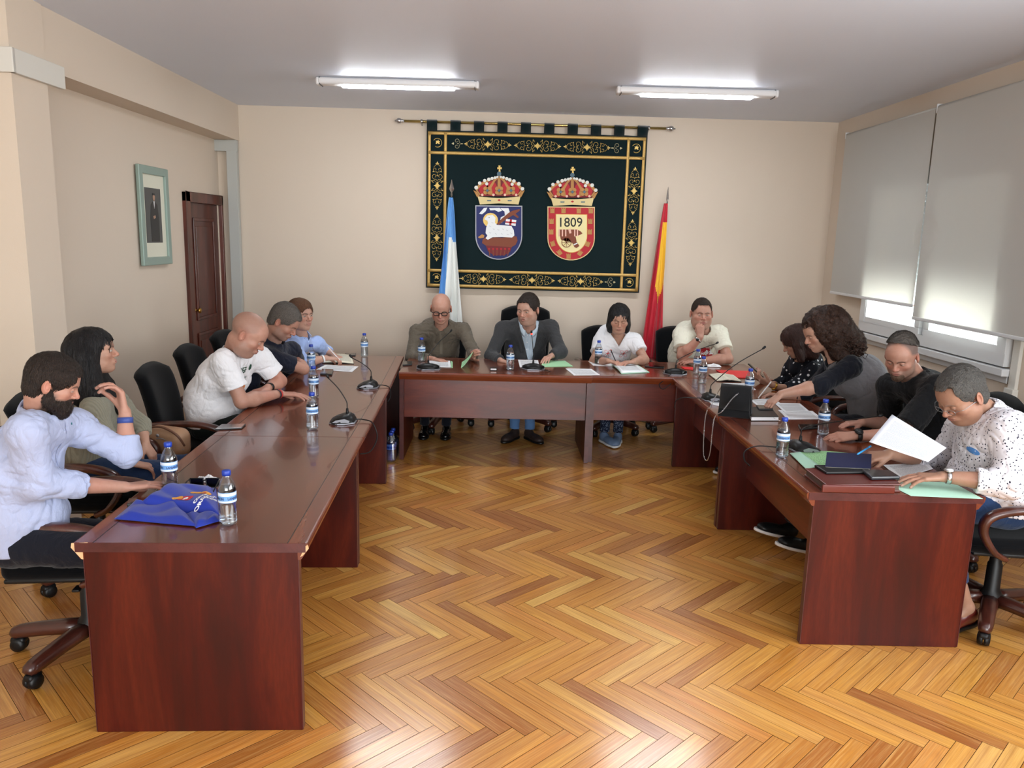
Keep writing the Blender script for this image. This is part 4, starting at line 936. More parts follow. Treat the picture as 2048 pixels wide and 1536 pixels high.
def corner(u, v):
    m = MB(); m.tube([(p[0], 0, p[1]) for p in spiral(0, 0, .044, .040, 2.6, -2.2, 18)], .003, 5); 
    for a, L in ((.6, .03), (1.3, .034), (2.2, .028), (-.3, .026), (3.4, .02)): m.prism([(math.cos(a)*L*t-math.sin(a)*.007*q, math.sin(a)*L*t+math.cos(a)*.007*q) for t, q in ((0, 0), (.5, 1), (1, 0), (.5, -1))], -.002, .002, 'xz')
    o = m.build('corner_ornament', 'gold_thread', tp, kind='stuff'); o.location = (u, fy-.003, -v)
for u in (.108, TW-.108):
    for v in (.125, TH-.103): corner(u, v)
# ---- crowned shields
for n_, c_ in (('arms_red', 'B01222'), ('arms_blue', '16205E'), ('arms_cream', 'E8D9A0'), ('arms_brown', '7A3A20'), ('arms_tan', 'B58245'), ('arms_white', 'E4E6E8'), ('arms_pearl', 'DCDDD6'), ('arms_pink', 'E6B9A6'), ('arms_slate', '4C6676'), ('arms_black', '131313'), ('arms_silver', 'A9AAB0'), ('arms_dark_red', '6E1018'), ('arms_band', 'D9C58E')): plain(n_, c_, .65)
def arms_frame(ox, oy): return lambda cx, cy, d: (J(ox+cx/4.267, oy+cy/4.267, y=YT)-tp.location)+Vector((0, fy-.002-d, 0))
class Arms:
    def __init__(s, ox, oy, par): s.T = arms_frame(ox, oy); s.par = par; s.d = 0.0
    def poly(s, pts, mat, d, name, th=.003, smooth=False, mb=None):
        own = mb is None; mb = mb or MB(); P = [s.T(x, y, d) for x, y in pts]; n = len(P); sv = mb.smooth; mb.smooth = False
        mb.add([tuple(p) for p in P]+[tuple(p+Vector((0, -th, 0))) for p in P], [tuple(range(n)), tuple(reversed(range(n, 2*n)))]+[(i, (i+1) % n, (i+1) % n+n, i+n) for i in range(n)]); mb.smooth = sv
        return mb.build(name, mat, s.par) if own else mb
    def circ(s, x, y, r, mat, d, name, th=.003, n=16, mb=None, ry=None): return s.poly([(x+r*math.cos(a), y+(ry or r)*math.sin(a)) for a in np.linspace(0, 2*math.pi, n+1)[:-1]], mat, d, name, th, mb=mb)
def shield_pts(x0, x1, y0, y1, yb, n=20): cx = (x0+x1)/2; r = (x1-x0)/2; return [(x0, y0), (x1, y0+4)]+[(cx+r*math.cos(a), y1+(yb-y1)*math.sin(a)) for a in np.linspace(0, math.pi, n)]
def crown(A_, dx=0, dy=0):
    P = lambda pts: [(x+dx, y+dy) for x, y in pts]
    A_.poly(P([(500, 650), (478, 600), (500, 555), (560, 515), (630, 490), (675, 478), (725, 490), (795, 518), (855, 560), (875, 605), (850, 652)]), 'arms_dark_red', 0, 'crown_lining')
    for x0, w_ in ((545, 40), (612, 46), (740, 46), (808, 40)): A_.circ(x0+dx, 585+dy, w_, 'arms_red', .003, 'crown_cap', ry=62)
    mb = MB()
    for pts in ([(505, 640), (470, 590), (500, 550), (590, 505), (668, 482), (672, 490), (595, 520), (520, 562), (490, 600), (520, 640)], [(600, 640), (590, 570), (630, 510), (668, 482), (674, 492), (640, 525), (610, 580), (622, 640)]):
        A_.poly(P(pts), None, .006, '', mb=mb); A_.poly(P([(1350-x, y) for x, y in pts]), None, .006, '', mb=mb)
    A_.poly(P([(664, 480), (686, 480), (690, 640), (660, 640)]), None, .006, '', mb=mb); mb.build('crown_arches', 'arms_tan', A_.par)
    for x, y, r in ((480, 578, 16), (510, 540, 15), (552, 518, 14), (588, 508, 15), (570, 546, 14), (615, 500, 13), (640, 494, 12), (660, 488, 10), (690, 488, 10), (712, 492, 12), (740, 502, 14), (766, 512, 15), (801, 522, 15), (786, 550, 14), (843, 546, 16), (874, 588, 15)): A_.circ(x+dx, y+dy, r, 'arms_pearl', .010, 'pearl', .005, 12)
    for x in (575, 675, 777):
        mb = MB()
        for a in range(4): A_.circ(x+dx+22*math.cos(a*1.571+.785), 603+dy+22*math.sin(a*1.571+.785), 19, None, .011, '', .004, 10, mb=mb)
        mb.build('crown_leaf', 'arms_tan', A_.par); A_.circ(x+dx, 603+dy, 12, 'arms_slate', .016, 'leaf_centre', .002, 8)
    for x, k in ((478, 1), (872, -1)): A_.poly(P([(x-22*k, 600), (x+8*k, 615), (x+30*k, 650), (x+10*k, 660)]), 'arms_tan', .011, 'crown_leaf')
    for x in (532, 627, 725, 820): A_.circ(x+dx, 640+dy, 11, 'arms_pink', .012, 'pearl', .004, 10)
    A_.poly(P([(492, 652)]+[(492+x, 652+14*math.sin(math.pi*x/366)) for x in range(20, 350, 20)]+[(858, 652), (840, 722), (675, 712), (512, 722)]), 'arms_band', .008, 'crown_band', .005)
    for x in (590, 765): A_.poly(P([(x-18, 684), (x+18, 684), (x+16, 694), (x-16, 694)]), 'arms_slate', .0135, 'crown_gem', .002)
    A_.poly(P([(675, 676), (690, 685), (675, 694), (660, 685)]), 'arms_red', .0135, 'crown_gem', .002)
    A_.circ(675+dx, 460+dy, 19, 'arms_slate', .008, 'crown_orb', .006)
    A_.poly(P([(670, 446), (674, 420), (660, 422), (660, 404), (672, 406), (668, 390), (688, 390), (684, 406), (698, 404), (698, 422), (684, 420), (688, 446)]), 'gold_thread', .009, 'crown_cross')
# left: lamb on a blue field
L = Arms(840, 240, tp); crown(L)
L.poly(shield_pts(472, 873, 728, 985, 1192), 'arms_silver', 0, 'shield_border'); L.poly(shield_pts(481, 864, 738, 985, 1183), 'arms_blue', .003, 'shield_field')
L.circ(602, 855, 64, 'gold_thread', .006, 'halo', ry=62)
L.poly([(505, 800), (545, 752), (575, 748), (560, 780), (530, 805)], 'arms_white', .006, 'banner')
L.poly([(590, 752), (680, 750), (700, 775), (670, 785), (640, 770), (600, 772)], 'arms_white', .006, 'banner')
L.poly([(685, 752), (755, 752), (770, 800), (745, 845), (705, 850), (700, 880), (680, 875), (690, 830), (725, 815), (720, 780), (700, 770)], 'arms_white', .0065, 'banner')
L.poly([(655, 885), (700, 840), (760, 790), (790, 775), (850, 760), (850, 775), (815, 800), (845, 830), (832, 838), (795, 812), (740, 845), (672, 895)], 'arms_brown', .009, 'cross_staff')
L.poly([(735, 845), (822, 855), (815, 905), (725, 890)], 'arms_white', .010, 'pennant'); L.poly([(768, 848), (785, 850), (778, 900), (760, 897)], 'arms_red', .0135, 'pennant_cross', .001); L.poly([(730, 865), (820, 873), (818, 884), (728, 876)], 'arms_red', .0135, 'pennant_cross', .001)
L.poly([(555, 838), (575, 815), (620, 810), (645, 835), (640, 875), (655, 895), (720, 900), (780, 905), (800, 940), (805, 985), (785, 1003), (700, 998), (620, 1000), (580, 1022), (560, 1010), (575, 985), (560, 965), (565, 920), (580, 880), (575, 860), (552, 850)], 'arms_white', .012, 'lamb', .006)
for x, y in ((600, 900), (630, 925), (670, 930), (710, 925), (745, 935), (600, 955), (650, 965), (700, 965), (750, 970), (620, 870), (780, 960)): L.poly([(x-9, y), (x+3, y+10), (x+9, y+3), (x+4, y+13), (x-8, y+5)], 'arms_silver', .0185, 'fleece_curl', .001)
L.circ(590, 834, 4, 'arms_black', .0185, 'lamb_eye', .001, 8)
L.poly([(535, 1020), (560, 1000), (600, 1010), (640, 1000), (700, 1005), (790, 990), (825, 995), (832, 1030), (815, 1065), (780, 1085), (560, 1070), (530, 1050)], 'arms_brown', .010, 'mound'); L.poly([(495, 1000), (530, 975), (550, 985), (545, 1005), (510, 1010)], 'arms_tan', .010, 'mound')
L.poly([(562, 1072), (785, 1080), (768, 1125), (720, 1155), (630, 1155), (580, 1120)], 'arms_dark_red', .009, 'book')
for k in range(6): L.circ(590+k*34, 1100, 9, 'arms_red', .0125, 'seal', .002, 8); L.poly([(586+k*34, 1108), (594+k*34, 1108), (600+k*30, 1158), (592+k*30, 1158)], 'arms_brown', .0125, 'ribbon', .002)
# right: castles round a field with 1809 and a gun
Rr = Arms(1060, 240, tp); crown(Rr, -315, 12)
Rr.poly(shield_pts(148, 552, 738, 1010, 1198), 'arms_band', 0, 'shield_border'); Rr.poly(shield_pts(156, 544, 746, 1010, 1190), 'arms_red', .003, 'shield_border')
Rr.poly(shield_pts(219, 486, 803, 985, 1132), 'gold_thread', .006, 'shield_field'); Rr.poly(shield_pts(224, 481, 808, 985, 1127), 'arms_cream', .007, 'shield_field')
for x, y, a in ((190, 773, 0), (285, 773, 0), (415, 775, 0), (517, 775, 0), (183, 865, 0), (512, 865, 0), (180, 955, 0), (508, 955, 0), (193, 1055, -.3), (490, 1058, .3), (250, 1130, -.6), (425, 1135, .6), (328, 1162, 0)):
    c, s_ = math.cos(a), math.sin(a); pts = [(-18, 22), (-18, -10), (-20, -22), (-10, -22), (-10, -15), (-4, -15), (-4, -22), (5, -22), (5, -15), (11, -15), (11, -22), (20, -22), (18, -10), (18, 22)]
    Rr.poly([(x+px*c-py*s_, y+px*s_+py*c) for px, py in pts], 'arms_tan', .007, 'castle')
v_, f_ = text_mesh('1809', 1.0, bold=.008); xs = [p[0] for p in v_]; ys = [p[1] for p in v_]; mb = MB()
mb.add([tuple(Rr.T(350+(p[0]-(max(xs)+min(xs))/2)*190/(max(xs)-min(xs)), 873-(p[1]-(max(ys)+min(ys))/2)*80/(max(ys)-min(ys)), .0115)) for p in v_], f_); mb.build('numerals', 'arms_black', tp, fixn=False, kind='stuff')
Rr.poly([(245, 935), (400, 935), (430, 950), (446, 968), (430, 978), (400, 990), (245, 990)], 'arms_brown', .010, 'gun_barrel')
for x in (243, 270, 298, 375, 398): Rr.poly([(x, 932), (x+10, 932), (x+10, 993), (x, 993)], 'arms_pink', .0135, 'barrel_ring', .001)
Rr.poly([(255, 990), (385, 985), (395, 1030), (375, 1060), (345, 1040), (300, 1035), (262, 1020)], 'arms_brown', .009, 'gun_carriage'); Rr.poly([(325, 935), (345, 925), (352, 965), (335, 970)], 'arms_pink', .0135, 'barrel_ring', .001)
mb = MB(); c0 = (310, 1045)
mb.tube([tuple(Rr.T(c0[0]+40*math.cos(a), c0[1]+40*math.sin(a), .014)) for a in np.linspace(0, 2*math.pi, 19)], .0035, 6)
for k in range(8): mb.tube([tuple(Rr.T(*c0, .014)), tuple(Rr.T(c0[0]+40*math.cos(k*.785), c0[1]+40*math.sin(k*.785), .014))], .0022, 5)
mb.build('gun_wheel', 'arms_brown', tp); Rr.circ(c0[0], c0[1], 40, 'arms_cream', .010, 'wheel_disc', .002)
Rr.poly([(360, 1050), (395, 1035), (420, 1075), (395, 1092), (378, 1085)], 'arms_brown', .010, 'powder_bucket'); Rr.poly([(368, 1062), (400, 1046), (405, 1054), (373, 1070)], 'arms_white', .0135, 'bucket_band', .001)
# ================================================================ flags on poles
def flag(x, y, base_z, top_z, label, colors, cf, half_top, half_bot, zt, zb, lean=0.0, seed=0):
    F = empty('flag', (x, y, base_z), label=label, cat='flag')
    H = top_z-base_z; MB().tube([(0, 0, 0), (lean*H*.98, 0, H*.93)], .011, 12).build('flag_pole', plain('pole_'+str(seed), 'B9BBBE', .3, metal=.6), F)
    m = MB(); m.lathe([(.006, -.05), (.009, -.03), (.006, -.01), (.018, .01), (.024, .025), (.012, .07), (.001, .115)] if seed == 1 else [(.006, -.05), (.009, -.03), (.006, -.01), (.013, .01), (.010, .05), (.001, .13)], 4 if seed == 1 else 8, (lean*H, 0, H-.10)); m.sm = [False]*len(m.f); m.build('spear_tip', 'chrome', F)
    n, k = 56, 70; vs = []; mi = []
    rr = random.Random(seed+3)
    for j in range(k+1):
        t_ = j/k; z = (zt-base_z)+(zb-zt)*t_; L_, R_ = half_top[0]+(half_bot[0]-half_top[0])*t_**.8, half_top[1]+(half_bot[1]-half_top[1])*t_**.8
        for i in range(n+1):
            u = i/n; xx = L_+(R_-L_)*u; am = .012+.035*t_; yy = -.02-am*(1+math.sin(u*math.pi*2*3.5+.5*math.sin(t_*4+seed)+seed))*.5-.012*math.sin(u*29+t_*3); vs.append((xx+.008*math.sin(u*22+t_*5)+lean*z*.5, yy, z-(.03*math.sin(u*9) if j == k else 0)))
    me_f = []
    mb = MB()
    for j in range(k):
        for i in range(n): me_f.append((j*(n+1)+i, j*(n+1)+i+1, (j+1)*(n+1)+i+1, (j+1)*(n+1)+i)); mi.append(cf((i+.5)/n, (j+.5)/k))
    mb.add(vs, me_f); mb.mi = mi; o = mb.build('flag_cloth', colors, F); s_ = o.modifiers.new('s', 'SOLIDIFY'); s_.thickness = .002
    bz = MB(); bz.lathe([(.16, 0), (.16, .012), (.05, .03), (.022, .05), (.016, .10)], 28); bz.build('pole_base', 'steel', F)
    return F
def mcol(n, c): t = NT(n, color=c, rough=.6, sheen=.2); t.bump(t.noise(t.coords(), 350, 2), .2, .001); return t.m
fb, fw_, fr_, fy_ = mcol('flag_blue', '5F9BD8'), mcol('flag_white', 'E6E8E4'), mcol('flag_red', 'C2162E'), mcol('flag_yellow', 'F0BE2A')
db_ = mcol('flag_deep_blue', '2458B8')
def galicia(u, v):
    if v < .30: return 0 if v < .24+.10*abs(u-.5) or u < .3 else 1
    if u < .30-.12*(v-.3) and v < .62: return 0
    return 2 if (u < .22 and .60 < v < .72) else 1
flag(-.50, 7.93, 0, 2.36, 'white and pale blue flag hanging from a pole left of the coats of arms', [fb, fw_, db_], galicia, (-.012, .022), (-.14, .165), 2.20, .62, .010, 1)
def spain(u, v):
    if v < .12: return 0
    a = .30+.12*v; b = .92-.05*v
    return 1 if (a < u < b and v < .62-.5*abs(u-.62)) else 0
FS = flag(1.63, 7.93, 0, 2.33, 'red and yellow flag hanging from a pole right of the tapestry', [fr_, fy_, fr_], spain, (-.02, .008), (-.17, .05), 2.20, .60, .012, 2)
# ================================================================ framed portrait on the left wall
pf = empty('framed_portrait', (XRC+.02, 6.51, 1.925), label='framed portrait of a dark-suited standing person on the left wall', cat='picture')
plain('frame_green', '8FA39A', .45, metal=.2); W2, H2 = .54, .775
f_ = MB()
for s_ in (-1, 1): MB().box((.008, s_*(W2/2-.032), 0), (.03, .064, H2)).build('frame_side', 'frame_green', pf, bevel=.006); MB().box((.008, 0, s_*(H2/2-.032)), (.029, W2-.1, .064)).build('frame_side', 'frame_green', pf, bevel=.006)
MB().box((0, 0, 0), (.008, W2-.1, H2-.1)).build('mount', plain('mount_cream', 'D9D8C6', .6), pf)
MB().box((.005, -.015, .005), (.003, .29, .43)).build('print', plain('portrait_bg', '3E4346', .35), pf)
def pp(pts, mat, d, nm): MB().prism([(a, b) for a, b in pts], .0066+d, .0076+d, 'yz').build(nm, mat, pf)
pp([(-.075, -.20), (.075, -.20), (.08, -.02), (.06, .09), (.02, .115), (-.02, .115), (-.06, .09), (-.08, -.02)], plain('portrait_suit', '23272B', .5), 0, 'painted_suit')
pp([(.020*math.cos(a), .148+.028*math.sin(a)) for a in np.linspace(0, 6.28, 13)[:-1]], plain('portrait_skin', 'A98672', .5), .001, 'painted_face'); pp([(-.020, .165), (.02, .165), (.018, .180), (-.018, .180)], 'portrait_suit', .002, 'painted_hair')
pp([(-.010, .118), (.010, .118), (.0, .06)], 'arms_white', .001, 'painted_collar'); pp([(-.03, -.0), (.012, .008), (.016, -.012), (-.02, -.022)], 'portrait_skin', .001, 'painted_hand')
# ================================================================ figures: signed distance shapes turned into one smooth surface
F32 = np.float32
def _v(a): return np.asarray(a, dtype=F32)
def smin(a, b, k):
    h = np.clip(.5+.5*(b-a)/k, 0, 1); return b*(1-h)+a*h-k*h*(1-h)
def smax(a, b, k): return -smin(-a, -b, k)
def ln(p): return np.sqrt((p*p).sum(-1))
def mirx(p): q = p.copy(); q[..., 0] = np.abs(q[..., 0]); return q
def cap(p, a, b, ra, rb):
    a = _v(a); b = _v(b); d = b-a; h = np.clip(((p-a)@d)/max(1e-9, float(d@d)), 0, 1)
    return ln(p-a-h[..., None]*d)-(ra+(rb-ra)*h)
def ell(p, c, r, R=None):
    q = p-_v(c)
    if R is not None: q = q @ _v(R)      # columns of R = local axes
    r = _v(r); k0 = ln(q/r); k1 = ln(q/(r*r)); return k0*(k0-1)/np.maximum(k1, 1e-6)
def loft(p, nodes, fwd, k=.03):
    """torso-like body: nodes (centre, half width, half depth); side axis perpendicular to spine and fwd"""
    out = None; fwd = _v(fwd)
    for (c0, a0, b0), (c1, a1, b1) in zip(nodes, nodes[1:]):
        c0 = _v(c0); c1 = _v(c1); d = c1-c0; L = float(np.sqrt(d@d)); t = d/L
        s = np.cross(t, fwd); s = s/np.linalg.norm(s); f = np.cross(s, t)
        q = p-c0; h = np.clip((q@t)/L, 0, 1); a = a0+(a1-a0)*h; b = b0+(b1-b0)*h; r = q-h[..., None]*d
        x = (r@s)/a; y = (r@f)/b; z = (r@t)/np.minimum(a, b); m = np.sqrt(x*x+y*y+z*z)
        n = np.sqrt((x/a)**2+(y/b)**2+(z/np.minimum(a, b))**2); dd = m*(m-1)/np.maximum(n, 1e-6)
        out = dd if out is None else smin(out, dd, k)
    return out
_NT = RNG.random((33, 33, 33)).astype(F32)*2-1
def vnoise(p, f):
    q = p*F32(f); i = np.floor(q).astype(np.int32); u = (q-i).astype(F32); u = u*u*(3-2*u); i &= 31
    def g(a, b, c): return _NT[i[..., 0]+a, i[..., 1]+b, i[..., 2]+c]
    x, y, z = u[..., 0], u[..., 1], u[..., 2]
    l = lambda a, b, t: a+(b-a)*t
    return l(l(l(g(0, 0, 0), g(1, 0, 0), x), l(g(0, 1, 0), g(1, 1, 0), x), y), l(l(g(0, 0, 1), g(1, 0, 1), x), l(g(0, 1, 1), g(1, 1, 1), x), y), z)
def folds(p, amp=.004, f=9., seed=0.0, stretch=(1, 1, 1)):
    q = p*_v(stretch)+F32(seed); w_ = np.stack([vnoise(q, f*.5), vnoise(q+7, f*.5), vnoise(q+13, f*.5)], -1)*F32(.06)
    a = vnoise(q+w_, f); b = vnoise(q+w_+3.3, f*2.3); c = vnoise(q*_v((1.3, 1.3, .6))+1.7, f*.55)
    return amp*(np.clip(1-2.6*np.abs(a), 0, 1)**1.4+.5*np.clip(1-2.6*np.abs(b), 0, 1)**1.4+.45*c-.3)
def surface(f, lo, hi, h, newton=2):
    """surface nets over a sparse grid"""
    lo = _v(lo); hi = _v(hi); B = 6; nb = np.ceil((hi-lo)/(h*B)).astype(int)+1; N = nb*B+1
    bx = [lo[i]+(np.arange(nb[i])+.5)*h*B for i in range(3)]
    C = np.stack(np.meshgrid(*bx, indexing='ij'), -1).astype(F32).reshape(-1, 3)
    act = np.abs(f(C)) < h*B*.87*1.5+h*2
    act = act.reshape(nb)
    V = np.full(N, 1.0, F32)
    ids = np.argwhere(act)
    if len(ids) == 0: return np.zeros((0, 3)), np.zeros((0, 4), int)
    g = np.arange(B+1); G = np.stack(np.meshgrid(g, g, g, indexing='ij'), -1).reshape(-1, 3)
    mask = np.zeros(N, bool)
    for i0 in range(0, len(ids), 4000):
        I = (ids[i0:i0+4000, None, :]*B+G[None]).reshape(-1, 3); mask[I[:, 0], I[:, 1], I[:, 2]] = True
    I = np.argwhere(mask); P = (lo+I*F32(h)).astype(F32); val = np.empty(len(P), F32)
    for i0 in range(0, len(P), 400000): val[i0:i0+400000] = f(P[i0:i0+400000])
    V[mask] = val
    # cells with all eight corners evaluated
    S = V < 0; c8 = [(a, b, c) for a in (0, 1) for b in (0, 1) for c in (0, 1)]; sl = lambda A, o: A[o[0]:A.shape[0]-1+o[0], o[1]:A.shape[1]-1+o[1], o[2]:A.shape[2]-1+o[2]]
    cnt = sum(sl(S, o).astype(np.int8) for o in c8); cell = (cnt > 0) & (cnt < 8)
    ci = np.argwhere(cell); idx = np.full(cell.shape, -1, np.int64); idx[cell] = np.arange(len(ci))
    acc = np.zeros((len(ci), 3), F32); n = np.zeros((len(ci), 1), F32)
    for o in c8:
        for ax in range(3):
            if o[ax]: continue
            o2 = list(o); o2[ax] = 1; a = V[ci[:, 0]+o[0], ci[:, 1]+o[1], ci[:, 2]+o[2]]; b = V[ci[:, 0]+o2[0], ci[:, 1]+o2[1], ci[:, 2]+o2[2]]
            m = (a < 0) != (b < 0); t = np.where(m, a/np.where(m, a-b, 1), 0); q = np.tile(_v(o), (len(ci), 1)); q[:, ax] = t
            acc += q*m[:, None]; n += m[:, None]
    vert = lo+(ci+acc/n)*F32(h)
    for _ in range(newton):
        e = F32(h*.4); d0 = f(vert); gr = np.stack([f(vert+_v((e, 0, 0)))-d0, f(vert+_v((0, e, 0)))-d0, f(vert+_v((0, 0, e)))-d0], -1)/e
        g2 = np.maximum((gr*gr).sum(-1), .25); st = np.clip(d0/g2, -h*.6, h*.6); vert = vert-gr*st[:, None]
    quads = []
    for ax in range(3):
        o1, o2 = [(1, 2), (2, 0), (0, 1)][ax]
        A = S.take(range(0, S.shape[ax]-1), ax); Bq = S.take(range(1, S.shape[ax]), ax); ch = A != Bq
        e = np.argwhere(ch); e = e[(e[:, o1] > 0) & (e[:, o2] > 0) & (e[:, o1] < cell.shape[o1]) & (e[:, o2] < cell.shape[o2])]
        fl = A[e[:, 0], e[:, 1], e[:, 2]]
        def at(d1, d2): k = e.copy(); k[:, o1] -= d1; k[:, o2] -= d2; return idx[k[:, 0], k[:, 1], k[:, 2]]
        q = np.stack([at(1, 1), at(0, 1), at(0, 0), at(1, 0)], -1); q[~fl] = q[~fl][:, ::-1]; quads.append(q[(q >= 0).all(-1)])
    return vert, np.concatenate(quads)
def np_mesh(name, vert, quads, mats, parent=None, cols=None, **kw):
    me = bpy.data.meshes.new(name); me.vertices.add(len(vert)); me.vertices.foreach_set('co', np.asarray(vert, F32).ravel())
    me.loops.add(len(quads)*4); me.loops.foreach_set('vertex_index', quads.ravel().astype(np.int32)); me.polygons.add(len(quads))
    me.polygons.foreach_set('loop_start', np.arange(0, len(quads)*4, 4, dtype=np.int32)); me.polygons.foreach_set('use_smooth', np.ones(len(quads), bool))
    for m in (mats if isinstance(mats, (list, tuple)) else [mats]): me.materials.append(MATS[m] if isinstance(m, str) else m)
    if cols is not None:
        a = me.color_attributes.new('tint', 'FLOAT_COLOR', 'POINT'); a.data.foreach_set('color', np.concatenate([cols, np.ones((len(cols), 1))], 1).astype(F32).ravel())
    me.update(calc_edges=True); me.validate(); o = bpy.data.objects.new(name, me); COL.objects.link(o)
    if parent: o.parent = parent
    return tag(o, **kw)
# ---- skin and cloth materials
t = NT('skin', rough=.48, spec=.4, sss=.06); t.b.inputs['Subsurface Radius'].default_value = (.012, .005, .003)
a_ = t.n('ShaderNodeAttribute', attribute_name='tint'); n_ = t.noise(t.coords(), 42, 5, .65)
t.set(color=t.mix(t.math('MULTIPLY', n_, .38), a_.outputs[0], t.mix(1.0, a_.outputs[0], 'C07060', 'MULTIPLY'))); t.bump(t.noise(t.coords(), 350, 3), .15, .001)
def hair_mat(name, c1, c2, rough=.5, scale=(230, 170, 60)):
    t = NT(name, rough=rough, spec=.35); v = t.coords(scale=scale); n = t.noise(v, 2.0, 3, .6, .4)
    t.set(color=t.ramp(n, [(.35, c1), (.68, c2)])); t.bump(n, .9, .006); return t.m
hair_mat('hair_dark', '171210', '3A2C24'); hair_mat('hair_black', '0A090B', '1B181B', .4, (200, 200, 14)); hair_mat('hair_grey', '2A2928', '6F6B66'); hair_mat('hair_brown', '3B2417', '7A5236', .5, (200, 200, 18))
hair_mat('hair_curly', '1D1411', '4A2F22', .5, (60, 60, 60)); hair_mat('hair_auburn', '20120F', '4A2A22', .45, (160, 160, 20)); hair_mat('hair_salt', '383432', '857D75')
def cloth(name, col, rough=.85, st=.15, sc=500, wr=.32, **kw):
    t = NT(name, color=col, rough=rough, spec=.2, sheen=.12, **kw); v = t.coords(scale=(1, 1, .7)); n = t.noise(v, 14, 4, .55, 1.2); r = t.math('ABSOLUTE', t.math('SUBTRACT', n, .5))
    b1 = t.n('ShaderNodeBump', {'Height': r, 'Strength': wr, 'Distance': .03}); b2 = t.n('ShaderNodeBump', {'Height': t.noise(t.coords(), sc, 2), 'Strength': st, 'Distance': .0015, 'Normal': b1.outputs[0]}); t.t.links.new(b2.outputs[0], t.b.inputs['Normal']); return t
cloth('shirt_paleblue', 'ABB4D2'); cloth('shirt_white', 'E6E6EA'); cloth('shirt_brown', '5E564B'); cloth('jacket_grey', '3B3C3E', .9, .3, 300); cloth('navy_tee', '171B2B')
cloth('shirt_sky', 'A6BCEC'); cloth('tee_cream', 'DFDCCB'); cloth('polo_black', '0E0F12'); cloth('grey_vest', '77767A', .9, .3, 260); cloth('navy_sleeve', '12151F'); cloth('jeans', '22385C', .9, .3, 700); cloth('jeans_light', '5478A8', .9, .3, 700)
cloth('trousers_navy', '10131E'); cloth('trousers_green', '101A18'); cloth('shirt_under', 'C9D5DE')
t = cloth('knit_green', '8B8878', .95); wv = t.n('ShaderNodeTexWave', {'Vector': t.coords(), 'Scale': 38., 'Distortion': .6}, bands_direction='Y'); t.bump(wv.outputs[1], .6, .004)
t.set(color=t.mix(t.math('MULTIPLY', wv.outputs[1], .3), '8F8C7C', '6F6C60'))
def dotted(name, base, dot, scale, size, rnd=1.0, jag=0.0):
    t = NT(name, rough=.85, spec=.2); v = t.coords()
    if jag: v = t.n('ShaderNodeVectorMath', {0: v, 1: t.n('ShaderNodeVectorMath', {0: t.n('ShaderNodeTexNoise', {'Vector': v, 'Scale': 90.}).outputs[1], 1: (jag,)*3}, operation='MULTIPLY').outputs[0]}, operation='ADD').outputs[0]
    vo = t.n('ShaderNodeTexVoronoi', {'Vector': v, 'Scale': scale, 'Randomness': rnd}); t.set(color=t.mix(t.math('LESS_THAN', vo.outputs[0], size), base, dot)); t.bump(t.noise(t.coords(), 500, 2), .15, .001); return t.m
dotted('polka', '13151D', 'D8D8DC', 24, .23, .75); dotted('floral', 'D9D7DD', '24263A', 74, .25, .9, .010); dotted('dotted_trousers', '1A2238', '9FB0CC', 110, .3)
def lines_mat(name, a, b, scale, axis='x'):
    t = cloth(name, a); s = t.n('ShaderNodeSeparateXYZ', {0: t.coords()}); u = t.math('FRACT', t.math('MULTIPLY', s.outputs[0], scale)); t.set(color=t.mix(t.math('LESS_THAN', u, .3), a, b)); return t.m
lines_mat('striped_shirt', 'C6D2DC', '98AFC2', 90)
SKIN = dict(mid=(.50, .305, .22), fair=(.56, .35, .265), ruddy=(.50, .285, .21), tan=(.37, .215, .145))
def unit(v): v = np.asarray(v, float); return v/np.linalg.norm(v)
